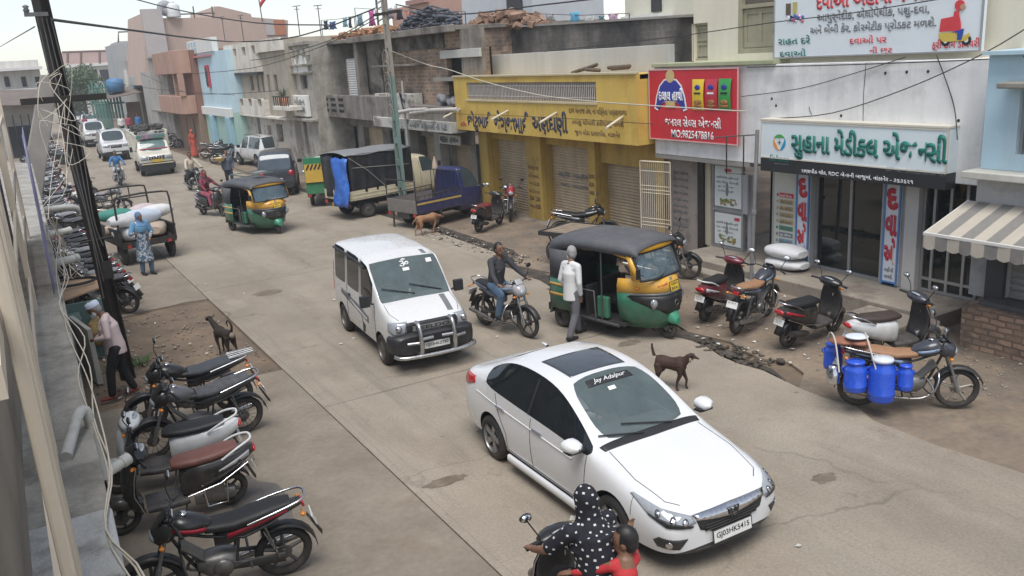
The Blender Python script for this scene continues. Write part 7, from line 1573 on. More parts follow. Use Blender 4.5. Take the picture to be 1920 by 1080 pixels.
# ================= blue three-wheeled pickup =================
APB = pm("ape_blue", (.02, .026, .1), .4, .1, 4, coat=.3, dust=(.2, .17, .14), dust_h=(.1, 1.2)); BEDG = pm("bed_grey", (.17, .155, .14), .7, .2, 5, dust=(.2, .17, .14), dust_h=(0, 1.5))
def cargo3(label, loc, rz, paintm, kind):
 t = thing("cargo_three_wheeler", label, "three-wheeler", loc, rz)
 S = [(1.5, .4, .2, .6, .28, .86, .26, .92, .2, .93), (1.42, .3, .4, .62, .5, .92, .48, .98, .4, 1.0), (1.2, .28, .6, .62, .68, .98, .66, 1.05, .56, 1.07), (.98, .28, .66, .62, .7, 1.02, .68, 1.42, .56, 1.46), (.78, .28, .66, .62, .7, 1.02, .68, 1.62, .54, 1.67), (.45, .28, .66, .62, .7, 1.02, .68, 1.65, .54, 1.7), (.36, .28, .66, .62, .7, 1.02, .68, 1.64, .54, 1.69), (.3, .32, .62, .62, .66, 1.02, .64, 1.58, .5, 1.62)]
 gl = glass("mid_glass", (.05, .065, .07), 1, .04)
 bvh, o = car_shell(t, S, lambda i, j: 1 if (j == 4 and i in (2, 3, 4)) else 2 if (j == 6 and i in (2, 3)) else 4 if j == 0 else 0, None, paintm, (gl, gl, gl), None, crease=.8)
 mb = MB(); mb.bb(-1.55, .28, -.72, .72, .5, .56); mb.build("bed_floor", BEDG, t)
 hh = .92
 for y in (-.72, .72):
  mb = MB(); mb.bb(-1.55, .28, y-.015, y+.015, .52, hh); mb.build("bed_side", paintm, t, .005); mb = MB(); s_ = -.018 if y > 0 else .018; mb.bb(-1.54, .27, y+s_-.003, y+s_+.003, .56, hh-.01); mb.build("bed_lining", BEDG, t)
  mb = MB(); mb.bb(-1.54, .27, y-.02, y+.02, .78, .84); mb.build("yellow_stripe", pm("stripe_yellow", (.5, .36, .1), .5, .1, 6), t)
 mb = MB(); mb.bb(-1.58, -1.55, -.72, .72, .52, hh); mb.bb(-1.59, -1.58, -.05, .05, .55, .9); mb.build("tailgate", BEDG if kind == 'open' else paintm, t, .005)
 mb = MB()
 if kind == 'open':
  for y in (-.72, .72):
   mb.tube([(-1.5, y, hh), (-1.5, y, hh+.12), (.25, y, hh+.16), (.25, y, hh)], .016, 5)
   for k in range(9): mb.tube([(-1.45+k*.2, y, hh-.0), (-1.38+k*.2, y, hh+.14)], .01, 4)
  mb.tube(smoothpts([(-1.56, -.72, .6), (-1.57, -.72, 1.45), (-1.57, -.6, 1.52), (-1.57, .6, 1.52), (-1.57, .72, 1.45), (-1.56, .72, .6)], 3), .018, 6)
  for k in range(9): y = -.7+k*.175; mb.tube([(.26, y, .6), (.26, y, 1.6)], .012, 5)
  mb.tube([(.26, -.72, 1.6), (.26, .72, 1.6)], .016, 5)
 else:
  for y in (-.72, .72):
   for k in range(8): mb.tube([(-1.5+k*.25, y, hh), (-1.5+k*.25, y, 1.75)], .014, 5)
   for z in (1.15, 1.4, 1.75): mb.tube([(-1.55, y, z), (.26, y, z)], .014, 5)
 mb.build("bed_rails", DARKM if kind == 'open' else paintm, t)
 if kind == 'cage':
  mb = MB(); mb.bb(-1.6, -1.57, -.74, .74, .95, 1.85); mb.bb(-1.5, .2, -.7, .7, .6, 1.55); mb.build("cargo_cage", paintm, t, .01)
  mb = MB(); mb.bb(-1.63, -1.605, -.3, .72, .95, 1.62); mb.build("rear_board", pm("board_yellow", (.6, .38, .06), .6, .1, 4), t)
  mb = MB()
  for k in range(7): y = -.24+k*.14; mb.box((-1.64, y, 1.52), (.012, .05, .22), (.5, 0, 0))
  mb.build("warning_stripes", INK, t)
  mb = MB()
  for k in range(9): mb.box((rnd.uniform(-1, .1), rnd.uniform(-.4, .4), 1.62+rnd.uniform(0, .1)), (.35, .3, .14), (0, 0, rnd.uniform(0, 3)))
  mb.build("load", pm("load_white", (.5, .47, .44), .8, .2, 4), t, .03)
 for y in (.6, -.6):
  car_wheel(t, -.85, y, .26, .13, steel=True, rimm=GREYM); mb = MB(); mb.grid([[V((-.85+.34*cos(R(a)), y+dy, .26+.34*sin(R(a)))) for dy in (-.12, .13)] for a in range(5, 180, 20)]); mb.build("mudguard", BLACKP if kind != 'open' else BEDG, t, solid=.012)
  mb = MB(); mb.box((-1.58, y*1.05, .46), (.03, .12, .09)); mb.build("tail_light", REDL, t)
 car_wheel(t, 1.1, .06, .24, .12, steel=True, rimm=GREYM)
 for s in (-1, 1): mb = MB(); mb.ell((1.36, s*.4, .78), (.05, .08, .08)); mb.build("headlight", CLEAR, t); mb = MB(); mb.tube([(1.1, s*.66, 1.0), (1.1, s*.85, 1.02)], .01, 5); mb.ell((1.1, s*.9, 1.03), (.02, .07, .07)); mb.build("mirror", CHROME, t)
 mb = MB(); mb.bb(-1.55, 1.0, -.3, .3, .32, .5); mb.build("chassis", DARKM, t)
 if kind == 'open':
  mb = MB(); mb.tube([(-1.5, .55, .5), (-1.52, .55, .0)], .03, 6); mb.build("prop_stand", DARKM, t)
  mb = MB(); mb.lathe([(.01, .4), (.09, .12), (.1, 0)], (.3, .5, 1.62), 'z', 12); mb.build("horn_speaker", pm("horn_beige", (.4, .32, .24), .6, .1, 5), t)
 return t
cargo3("blue three wheeled pickup with an empty railed bed parked beside the tarpaulin truck", (12.0, 25.05, 0), R(14), APB, 'open')
cargo3("green cage bodied three wheeler with yellow rear board tucked behind the tarpaulin truck", (10.75, 32.4, 0), R(70), pm("cage_green", (.03, .2, .09), .5, .12, 4, dust=(.2, .17, .13), dust_h=(.1, 1.2)), 'cage')
# ================= cars in the middle distance =================
NAVYP = pm("paint_navy", (.028, .034, .05), .35, .06, 4, coat=.4, dust=(.2, .17, .14), dust_h=(.1, 1.3))
boxcar("dark navy boxy jeep seen from behind between the auto rickshaw and the tarpaulin truck", (10.15, 36.9, 0), R(72), NAVYP, (3.9, 1.6, 1.82), 1.0, 2.3, cat="jeep", name="jeep", gl=glass("jeep_glass", (.06, .08, .1), 1, .05))
boxcar("white hatchback crossover parked facing away beyond the dark jeep", (12.5, 48.2, 0), R(97), WHITED, (4.1, 1.76, 1.66), 1.0, 2.55, name="suv_car", extras=roofrails, trimlow=False)
boxcar("white off-road car with roof rails just behind the loaded pickup", (6.6, 62.5, 0), R(-91), WHITED, (4.3, 1.78, 1.85), 1.2, 2.6, extras=roofrails)
boxcar("white van-like car following at the back of the oncoming queue", (6.9, 77, 0), R(-91), WHITED, (4.2, 1.75, 1.9), .95, 2.6, extras=roofrails)
for i, (x, y, l) in enumerate(((9.2, 106, "pale sedan parked at the far end of the road by the green shed"), (9.3, 118, "second pale car parked beyond the far sedan"), (9.4, 131, "farthest grey car on the road beside the green poles"))):
 sedan(l, (x, y, 0), R(-93), WHITED if i < 2 else pm("paint_greycar", (.35, .37, .4), .3, .05, 3, coat=.4), False)
t = thing("loaded_pickup", "cream high sided pickup with black bumper carrying a dark load on its roof", "pickup", (7.25, 50.9, 0), R(-93))
PKW = pm("pickup_white", (.62, .59, .5), .4, .06, 4, coat=.3, dust=(.3, .26, .2), dust_h=(.3, 1.4))
S = [(2.1, .5, .6, .72, .72, .98, .72, 1.04, .62, 1.05), (2.02, .42, .76, .72, .84, 1.05, .82, 1.1, .72, 1.12), (1.6, .42, .82, .72, .87, 1.1, .85, 1.15, .76, 1.17), (1.25, .42, .82, .72, .87, 1.15, .85, 1.2, .76, 1.22), (1.0, .42, .82, .72, .87, 1.2, .85, 1.6, .74, 1.63), (.8, .42, .82, .72, .87, 1.2, .85, 1.75, .72, 1.8), (.3, .42, .82, .72, .87, 1.2, .85, 1.78, .72, 1.84), (.15, .42, .82, .72, .87, 1.2, .85, 1.76, .72, 1.82), (.1, .46, .76, .72, .82, 1.2, .8, 1.7, .66, 1.75)]
gl = glass("mid_glass")
bvh, o = car_shell(t, S, lambda i, j: 1 if (j == 4 and i in (4, 5)) else 2 if (j == 6 and i in (3, 4)) else 4 if j <= 1 else 0, [(1.35, .87, .36, .43)], PKW, (gl, glass("pickup_glass", (.1, .16, .15), 1, .05), gl), None, crease=.8)
for x in (1.35, -1.35):
 for y in (.74, -.74): car_wheel(t, x, y, .36, .2, steel=True, rimm=GREYM)
mb = MB(); mb.loft([rr((0, .5), .9*k, .22, 6, 16, x) for x, k in ((1.75, 1.0), (2.12, 1.0), (2.25, .95))]); mb.build("front_bumper", pm("bumper_black", (.025, .025, .025), .6, .15, 4), t)
mb = MB(); mb.bb(2.26, 2.28, -.8, .8, .62, .68); mb.build("bumper_strip", pm("strip_cream", (.5, .45, .3), .6, .1, 4), t)
plate_on(t, (2.285, 0, .8), (0, 1, 0), NZ, .5, .13, "GJ 36 T 2518", PLATEY)
patch(bvh, [(2.1, .4, 1.04), (2.1, -.4, 1.04), (2.1, -.4, .84), (2.1, .4, .84)], (-1, 0, 0), "grille", CHROME, t, .006, .02, .2)
for k in range(6): mb = MB(); mb.bb(2.115, 2.135, -.36+.13*k, -.31+.13*k, .85, 1.03); mb.build("grille_gap", INK, t)
for s in (-1, 1):
 patch(bvh, [(2.1, s*.44, 1.02), (2.05, s*.78, 1.02), (2.05, s*.78, .82), (2.1, s*.44, .84)], (-1, 0, 0), "headlight", CLEAR, t, .006, .015, .15)
 mb = MB(); mb.tube([(1.0, s*.86, 1.25), (1.1, s*1.05, 1.35)], .014, 5); mb.box((1.1, s*1.1, 1.38), (.05, .14, .26)); mb.build("side_mirror", TRIM, t, .02)
mb = MB()
for y in (-.92, .92):
 for k in range(7): mb.bb(-2.6, .05, y-.02, y+.02, .8+k*.2, .95+k*.2)
 for k in range(5): mb.bb(-2.6+k*.64, -2.53+k*.64, y-.035, y+.035, .7, 2.15)
mb.bb(-2.62, -2.58, -.92, .92, .75, 2.1); mb.bb(-2.6, .05, -.92, .92, .7, .78); mb.bb(.02, .06, -.92, .92, .8, 2.2); mb.build("high_body", PKW, t)
mb = MB()
for y in (-.92, .92): mb.tube([(-2.6, y, 2.2), (.1, y, 2.2), (1.0, y*.8, 2.05)], .03, 5)
for x in (-2.5, -1.6, -.8, 0): mb.tube([(x, -.92, 2.2), (x, .92, 2.2)], .025, 5)
mb.build("roof_frame", PKW, t)
mb = MB(); mb.bb(.2, .9, -.7, .7, 1.86, 2.08); mb.build("painted_headboard", pm("headboard_pink", (.4, .12, .25), .6, .5, 6, col2=(.05, .2, .16), amt2=(.45, .5), sc2=5), t, .02)
mb = MB(); rnd = random.Random(11)
for k in range(120): mb.tube([(rnd.uniform(-2.3, .3), rnd.uniform(-.8, .8), rnd.uniform(2.1, 2.5)) for _ in range(2)], rnd.uniform(.03, .07), 5) if k % 2 else mb.ell((rnd.uniform(-2.3, .2), rnd.uniform(-.8, .8), rnd.uniform(2.1, 2.45)), rnd.uniform(.06, .15), nu=6, nv=4)
mb.build("load", pm("dark_load", (.07, .065, .06), .8, .5, 4), t)
mb = MB(); seam(bvh, mb, [(1.1, .7, 1.3), (1.1, -.7, 1.3)], (-.9, 0, -.4), .04, .01); mb.build("windshield_garland", pm("garland", (.3, .05, .08), .8, .4, 12), t)
# ================= loaded sack cart =================
t = thing("loaded_cart", "three wheeled pedal cart with black hoops carrying white sacks", "cart", (3.05, 27.1, 0), R(98))
CB = pm("cart_black", (.03, .026, .022), .6, .2, 6, col2=(.12, .06, .035), amt2=(.55, .7), sc2=4)
mb = MB(); mb.bb(-1.25, 1.0, -.72, .72, .58, .64); mb.build("deck", pm("deck_wood", (.14, .1, .07), .9, .25, 5), t)
mb = MB()
for s in (-1, 1):
 mb.bb(-1.25, 1.0, s*.75-.02, s*.75+.02, .55, .98) ; mb.bb(-1.25, 1.0, s*.75-.035, s*.75+.035, .95, 1.0)
for x in (-1.2, .95):
 mb.tube(smoothpts([(x, -.74, .6), (x, -.74, 1.75), (x, -.55, 1.95), (x, .55, 1.95), (x, .74, 1.75), (x, .74, .6)], 2), .028, 6)
for z in (1.62,): mb.tube([(.95, -.74, z), (.95, .74, z)], .022, 5)
for y in (-.25, .25): mb.tube([(.95, y, 1.62), (.95, y, 1.95)], .018, 5)
mb.bb(-1.28, -1.24, -.74, .74, .5, .68); mb.build("hoop_frame", CB, t)
for s in (-1, 1):
 car_wheel(t, -.85, s*.66, .36, .13, steel=True, rimm=DARKM)
 mb = MB(); mb.box((-1.27, s*.55, .55), (.03, .1, .08)); mb.build("tail_light", REDL, t)
car_wheel(t, 1.55, .06, .33, .09, steel=True, rimm=DARKM)
mb = MB(); mb.tube([(1.0, 0, .5), (1.55, 0, .35)], .03, 6); mb.tube([(1.3, 0, .5), (1.35, 0, 1.1)], .02, 6); mb.tube([(1.3, .3, 1.1), (1.38, 0, 1.12), (1.3, -.3, 1.1)], .014, 5); mb.box((.9, 0, .85), (.3, .3, .1)); mb.build("driving_gear", CB, t)
def sack(label, c, L, w, h, rz, mat, seed, tilt=0, parent_group="sacks on the cart", name="sack", pitch=0):
 rnd = random.Random(seed); t = thing(name, label, "sack", c, rz, parent_group, roll=tilt, pitch=pitch); rings = []
 n = 14
 for i in range(13):
  u = i/12; x = (u-.5)*L; k = sin(pi*(.06+u*.88))**.45; e = .55+.45*k if 0 < i < 12 else .5
  rings.append([V((x, w/2*e*math.copysign(abs(cos(a))**.75, cos(a))*(1+.05*rnd.uniform(-1, 1)), h/2+h/2*k*math.copysign(abs(sin(a))**.8, sin(a))*(1+.06*rnd.uniform(-1, 1)))) for a in [2*P*j/n for j in range(n)]])
 mb = MB(); mb.loft(rings); mb.build("cloth", mat, t, sub=1); return t
SW = pm("sack_white", (.62, .62, .62), .75, .07, 3, bump=.5, bscale=9); SB = pm("sack_beige", (.45, .36, .28), .85, .12, 3, bump=.5, bscale=9); SG = pm("sack_green", (.05, .22, .17), .8, .12, 3, bump=.4, bscale=9); SBL = pm("sack_bluewhite", (.5, .56, .64), .8, .1, 3, bump=.4, bscale=9)
def cartpt(x, y, z): m = Matrix.Rotation(R(98), 3, 'Z'); p = m@V((x, y, 0)); return (3.05+p.x, 27.1+p.y, z)
for i, (x, y, z, L, w, h, a, mt, lb) in enumerate(((-.8, .38, .66, .9, .55, .3, 20, SW, "plump white sack at the cart's rear left, low on the deck"), (-.75, -.34, .66, .9, .55, .3, 160, SB, "tan sack low on the cart's deck beside the woman"), (-.1, .3, .66, .95, .55, .32, 80, SB, "brown sack in the middle of the cart"), (.5, -.3, .66, .95, .55, .32, 100, SW, "white sack at the front of the cart"), (-.7, -.05, .93, .95, .55, .28, 95, SBL, "bluish white sack topmost at the back of the cart"), (.1, .42, .98, .9, .45, .25, 60, SG, "dark green sack on top of the cart load"), (.15, -.35, .96, .9, .5, .28, 120, pm("sack_pink", (.5, .42, .42), .8, .1, 3, bump=.4, bscale=9), "pinkish sack on top of the cart load"), (-.45, -.55, 1.0, .85, .5, .26, 100, SW, "white sack hanging over the cart's right rail"), (-.95, .5, .95, .8, .45, .25, 100, SW, "white sack slumped on the cart's left rail"))):
 sack(lb, cartpt(x, y, z+.12*(z > .8)), L*1.1, w*1.15, h*1.5, R(a+98), mt, 30+i, rnd.uniform(-.2, .2))
sack("white sack lying under another beside the lamp post", (14.1, 12.55, .272), .95, .6, .24, R(92), SW, 50, 0, "sacks by the lamp post")
sack("white sack lying on top of another beside the lamp post", (14.12, 12.6, .49), .95, .62, .3, R(88), SW, 51, 0, "sacks by the lamp post")
t = thing("hand_cart", "flat wooden hand cart standing behind the parked auto rickshaw", "cart", (12.05, 17.0, 0), R(-72))
mb = MB()
for k in range(7): mb.bb(-1.0, 1.0, -.62+k*.18, -.46+k*.18, .76, .8)
mb.build("deck", pm("deck_grey", (.24, .19, .14), .9, .2, 5), t)
mb = MB()
for s in (-1, 1): mb.bb(-1.02, 1.02, s*.64-.03, s*.64+.03, .72, .82)
for x in (-1.0, 1.0): mb.bb(x-.03, x+.03, -.64, .64, .72, .82)
for x in (-.8, .8):
 for s in (-1, 1): mb.tube([(x, s*.55, .75), (x*.8, s*.5, .3)], .02, 5)
mb.build("frame", DARKM, t)
for x in (-.6, .6):
 for s in (-1, 1): mb = MB(); mb.torus((x, s*.55, .3), .27, .022, 'y', 24, 6); [mb.tube([(x, s*.55, .3), (x+.26*cos(k*P/4), s*.55, .3+.26*sin(k*P/4))], .006, 3) for k in range(8)]; mb.build("wheel", DARKM, t)
# ================= placing the two-wheelers =================
bk = paint("black", (.012, .012, .013)); bkr = paint("maroon", (.13, .012, .025)); wh = paint("white", (.66, .67, .67), .2); grey = paint("grey", (.1, .1, .105)); navy = paint("navy", (.015, .02, .04)); red = paint("red", (.3, .02, .03)); sil = paint("silver", (.35, .35, .36)); blu = paint("blue", (.03, .06, .2))
RED_T = pm("graphic_red", (.4, .02, .04), .4, .1, 6); WHT_T = pm("graphic_white", (.55, .55, .56), .4, .1, 6); BLUE_T = pm("graphic_blue", (.25, .33, .45), .4, .1, 6)
def between(rear, front): a, b = V(rear), V(front); c = (a+b)/2; return (c.x, c.y, 0), math.atan2(b.y-a.y, b.x-a.x)
def bike(rear, fr, label, tank, fn=motorcycle, **k):
 loc, rz = between(rear, fr); return fn(label, loc, rz, tank, **k)
bike((1.79, 8.2), (.55, 8.38), "glossy black motorcycle with red and white side flash nearest the camera at bottom left", bk, trim=RED_T, guard=1)
bike((1.66, 10.1), (.44, 10.15), "black scooter with a brown seat and white hoop rail", bk, fn=scooter, seat=SEATBR, trim=WHT_T, tail=wh)
bike((1.74, 11.02), (.54, 11.28), "white scooter with a black seat, next to the brown seated one", wh, fn=scooter, tail=wh)
bike((2.36, 12.15), (1.1, 12.07), "dark motorcycle with a faded grey seat cover and spoked wheels", grey, body=bk, seatcover=SEATG, style='spoke', guard=1)
bike((2.46, 13.1), (1.2, 13.15), "black motorcycle with a silver rear rack near the dirt patch", bk, rack=True, seatcover=pm("seat_slate", (.05, .055, .065), .8, .15, 9))
bike((9.76, 7.38), (10.72, 6.5), "dark blue motorcycle hung with blue milk cans", navy, seat=SEATT, trim=BLUE_T, rimm=pm("rim_sand", (.36, .33, .27), .45, .1, 6, metal=.3), guard=2, lean=.06)
bike((11.2, 8.4), (12.35, 8.1), "white scooter with a dark apron behind the milk can motorcycle", wh, fn=scooter, front=navy, lean=.1, seat=pm("seat_darkbrown", (.05, .035, .03), .55, .15, 10))
bike((10.9, 9.66), (12.15, 9.72), "black scooter with red and silver tail stripes", bk, fn=scooter, trim=RED_T, lean=.12)
bike((10.78, 10.72), (11.98, 11.12), "dark blue motorcycle with a tan seat beside the black scooter", navy, seat=SEATT, trim=BLUE_T, lean=.12, guard=2, mface=BRIGHTMIR)
bike((10.85, 11.62), (12.05, 12.02), "maroon scooter with a white grab rail nearest the lamp post", bkr, fn=scooter, trim=WHT_T, lean=.12, tail=wh)
bike((12.1, 15.2), (12.72, 14.12), "black motorcycle standing behind the parked auto rickshaw's windscreen", bk, lean=.1, guard=1)
bike((12.75, 19.2), (13.7, 18.4), "black motorcycle with a white tank flash in front of the third yellow shutter", bk, trim=WHT_T, lean=.1)
bike((11.85, 22.35), (13.0, 23.0), "black scooter with a maroon seat in front of the yellow shutters", bk, fn=scooter, seat=pm("seat_maroon", (.16, .03, .035), .5, .12, 10), lean=.12, mface=BRIGHTMIR)
bike((14.0, 24.2), (13.45, 23.15), "red motorcycle facing the road by the first yellow shutter", red, lean=-.1, guard=2, mface=BRIGHTMIR)
rnd = random.Random(21)
row = [bk, grey, navy, bk, sil, bk, grey, bkr, bk, navy]
looks = ["grey covered seat", "long black seat", "white side flash", "dusty tank", "black carrier", "silver tank", "pale seat cover", "red tail", "bright green flash", "plain black panel"]
g1 = "motorcycles packed nose in on the left beyond the pole"
near_l = []
for i in range(10):
 y = 20.5+i*.84; x = 1.9-.03*i
 near_l.append(bike((x, y), (x-1.0, y+.78), "motorcycle with a %s, number %d along the packed left row beyond the pole" % (looks[i], i+1), row[i], lo=True, seatcover=SEATG if i % 3 == 0 else pm("seat_pale", (.2, .2, .21), .8, .2, 9) if i % 4 == 1 else None, trim=WHT_T if i % 3 == 2 else pm("graphic_green", (.3, .4, .03), .4, .1, 6) if i == 8 else None, group=g1))
 near_l[-1]['group'] = g1
 near_l[-1]['label'] = ["dark motorcycle with a grey cloth seat cover, closest of the left row to the pole", "motorcycle with a pale dusty seat, second of the left row past the pole", "black motorcycle with a white panel flash in the left row past the pole", "black motorcycle with a grey seat cover beside the one with a white flash", "silver tanked motorcycle in the left row past the pole", "black motorcycle beside the silver tanked one, with a pale seat", "grey motorcycle with a cloth seat cover in the left row past the pole", "maroon motorcycle in the left row past the pole", "black motorcycle with a green flash in the left row past the pole", "navy motorcycle at the far end of the left row past the pole"][i]
g2 = "motorcycles lining the far left kerb"
src = near_l[:6]
for i in range(22):
 y = 31+i*1.35+rnd.uniform(-.2, .2); x = 1.9+rnd.uniform(-.25, .3)+i*.02
 d = dup(src[i % 6], (x-.5, y, 0), R(142)+rnd.uniform(-.15, .15), "dark motorcycle parked nose in along the far left kerb", g2)
for i in range(12):
 d = dup(src[(i+3) % 6], (3.1+rnd.uniform(-.3, .3), 60+i*2.1, 0), R(150)+rnd.uniform(-.4, .4), "dark motorcycle parked nose in along the far left kerb", g2)
a = dup(near_l[1], (3.25, 36.4, 0), R(-25), "black motorcycle parked crosswise just right of the pole", None); a['group'] = ""
del a['group']
a = dup(near_l[0], (3.0, 40.6, 0), R(60), "dark motorcycle standing behind the crosswise one right of the pole", None); del a['group']
g3 = "motorcycles clustered left of the parked white car"
for i, (x, y, an) in enumerate(((11.2, 51.3, -10), (11.7, 52.6, -18), (12.0, 53.9, -12), (12.3, 50.2, -25), (11.5, 55.2, -15))):
 d = dup(near_l[(i*2) % 6], (x, y, 0), R(an), "dark motorcycle in the cluster left of the parked white car", g3)
g4 = "motorcycles heaped in front of the grey row house"
for i, (x, y, an) in enumerate(((10.6, 66, -20), (10.5, 68, -15), (10.7, 70, -25), (10.3, 72.4, -10))): d = dup(near_l[(i*2+1) % 6], (x, y, 0), R(an), "dark motorcycle in the group before the grey row house", g4)
MB_, MZ = between((9.76, 7.38), (10.72, 6.5))
mm_ = Matrix.Translation(V(MB_))@Matrix.Rotation(MZ, 4, 'Z')@Matrix.Rotation(.06, 4, 'X')
CANB = pm("can_blue", (.02, .085, .55), .3, .06, 5, coat=.4);
def can(label, x, y, z, r, h, mat=CANB):
 t = thing("milk_can", label, "milk can", mm_@V((x, y, z)), MZ, "milk cans on the motorcycle")
 mb = MB(); mb.lathe([(0, 0), (r*.94, 0), (r, .02), (r, h*.14), (r*1.03, h*.16), (r*1.03, h*.19), (r, h*.21), (r, h*.68), (r*.95, h*.76), (r*.72, h*.85), (r*.72, h*.93)], n=26, cap=True); mb.build("body", mat, t)
 mb = MB(); mb.lathe([(0, h*.93), (r*.82, h*.93), (r*.84, h*.97), (r*.8, h), (0, h*1.02)], n=22); mb.build("lid", pm("lid_white", (.6, .64, .7), .4, .06, 5) if r > .15 else mat, t)
 mb = MB()
 for s in (-1, 1): mb.tube(smoothpts([(s*r*.9, 0, h*.8), (s*r*1.18, 0, h*.72), (s*r*1.05, 0, h*.6)], 3), r*.07, 6)
 mb.build("handle", mat, t); return t
can("large blue milk can hanging at the side of the dark blue motorcycle", -.4, -.34, .27, .172, .6); can("small blue milk can nearest the rider's seat of the dark blue motorcycle", -.1, -.32, .42, .1, .35); can("medium blue milk can behind the large one at the tail of the motorcycle", -.74, -.32, .4, .15, .42)
can("blue milk can on the far side of the motorcycle's tail", -.95, .22, .48, .13, .38)
t = thing("steel_can", "small shiny steel milk can at the very back of the milk can motorcycle", "milk can", mm_@V((-1.02, -.28, .48)), MZ); mb = MB(); mb.lathe([(0, 0), (.085, 0), (.09, .02), (.09, .17), (.06, .21), (.065, .25), (0, .255)]); mb.build("body", CHROME, t)
t = thing("bundle", "rope tied bundle and white lid strapped over the tail of the milk can motorcycle", "bundle", mm_@V((-.75, 0, .93)), MZ)
mb = MB(); mb.ell((-.08, .02, .05), (.24, .15, .05)); mb.ell((.1, -.08, .06), (.14, .12, .04)); blob(mb, "cloth", pm("bundle_rust", (.3, .13, .08), .9, .3, 6), t, .02)
mb = MB(); mb.ell((.05, -.05, .14), (.16, .13, .03)); mb.build("lid", pm("lid_white", (.6, .64, .7)), t)
mb = MB()
for k in (0, 3): mb.tube(smoothpts([(-.3+k*.15, .3, -.2), (-.28+k*.15, .1, .14), (-.25+k*.14, -.2, .12), (-.22+k*.16, -.42, -.25)], 3), .012, 5)
mb.build("rope", pm("rope_pale", (.5, .46, .4), .9, .1, 9), t)
# ================= animals =================
def animal(name, label, cat, loc, rz, k, coat, tail, ears, horn=False, kid=1.0, head=(.36, 0, .62), tone=None):
 0
 t = thing(name, label, cat, loc, rz, sc=kid); mb = MB()
 L, H, r = k['L'], k['H'], k['r']; hd = V(head)
 mb.tube(smoothpts([(-L/2, 0, H+.01), (-L*.25, 0, H), (0, 0, H-.01), (L*.28, 0, H-.01), (L*.46, 0, H+.02)], 2), [r*.72, r*.88, r*.92, r*.86, r*.84, r*.92, r*1.05, r*1.08, r*.8], 12)
 nb = V((L*.42, 0, H+.03)); mb.tube([nb, nb.lerp(hd, .55), hd-V((.03, 0, .01))], [r*.72, r*.5, r*.42], 10)
 mz = k['mz']; mb.ell(hd, (mz*.62, mz*.44, mz*.46)); mb.tube([hd, hd+V((mz*.7, 0, -mz*.25)), hd+V((mz*1.15, 0, -mz*.42))], [mz*.42, mz*.3, mz*.2], 8)
 for s in (-1, 1):
  mb.tube(smoothpts([hd+V((-mz*.2, s*mz*.34, mz*.26)), hd+V((-mz*.32, s*mz*(.62+ears*.2), mz*(.3 if ears > 0 else .1))), hd+V((-mz*.12, s*mz*(.72 if ears > 0 else .8), mz*(.7 if ears > .5 else -.42)))], 2), [mz*.17, mz*.19, mz*.17, mz*.15, mz*.05], 6, flat=.45)
  st = k.get('step', .06)*s
  mb.tube([(L*.36, s*r*.58, H-.04), (L*.36+.01, s*r*.62, H*.62), (L*.36+.015+st, s*r*.6, H*.36), (L*.36+st, s*r*.6, .04), (L*.36+.035+st, s*r*.6, .015)], [r*.5, r*.34, r*.2, r*.16, r*.18], 8)
  mb.tube([(-L*.4, s*r*.5, H-.02), (-L*.36, s*r*.66, H*.66), (-L*.47-st*.6, s*r*.62, H*.4), (-L*.43-st, s*r*.6, .05), (-L*.4-st, s*r*.6, .015)], [r*.62, r*.5, r*.2, r*.16, r*.18], 8)
 mb.tube(smoothpts(tail, 3), [k['tr']*(1-.5*i/(3*(len(tail)-1))) for i in range(3*(len(tail)-1)+1)], 7)
 blob(mb, "body", coat, t, .011, 3)
 mb = MB()
 for s in (-1, 1): mb.ell(hd+V((mz*.34, s*mz*.36, mz*.16)), (.012, .008, .012))
 mb.ell(hd+V((mz*1.25, 0, -mz*.42)), (.014, .02, .014)); mb.build("eyes_nose", INK, t)
 if tone:
  mb = MB(); [mb.ell(V(c), rr_) for c, rr_ in tone[1]]; mb.build("pale_marking", tone[0], t)
 return t
g_ = G(1268, 731); animal("goat", "small dark brown goat with upright tail standing beside the white sedan", "goat", (g_.x-.02, g_.y+.1, 0), R(-62), dict(L=.46, H=.42, r=.115, mz=.088, tr=.03, step=.05), pm("goat_brown", (.045, .022, .014), .8, .3, 9), [(-.26, 0, .5), (-.29, 0, .6), (-.3, 0, .7)], -.3, head=(.33, 0, .58), tone=(pm("goat_pale", (.3, .24, .18), .8, .2, 9), [((.33, .055, .52), (.02, .012, .04)), ((.33, -.055, .52), (.02, .012, .04))]))
g_ = G(428, 664); animal("dog", "dark brown dog with a curled tail looking away on the dirt patch", "dog", (g_.x, g_.y+.1, -.05), R(104), dict(L=.54, H=.44, r=.105, mz=.115, tr=.026, step=-.05), pm("dog_dark", (.022, .016, .012), .85, .35, 6), [(-.32, 0, .53), (-.36, 0, .66), (-.3, .02, .74), (-.22, .02, .7), (-.24, .02, .62)], .8, head=(.44, .04, .66), tone=(pm("dog_pale", (.2, .16, .12), .9, .2, 8), [((-.34, 0, .46), (.05, .06, .06))]))
g_ = G(803, 442); animal("dog", "tan dog with head down sniffing at the drain behind the blue three wheeler", "dog", (g_.x+.1, g_.y+.25, -.03), R(10), dict(L=.7, H=.52, r=.125, mz=.115, tr=.025, step=.08), pm("dog_tan", (.28, .15, .08), .85, .25, 6), [(-.36, 0, .56), (-.45, 0, .5), (-.5, .02, .4)], .4, head=(.5, 0, .5))
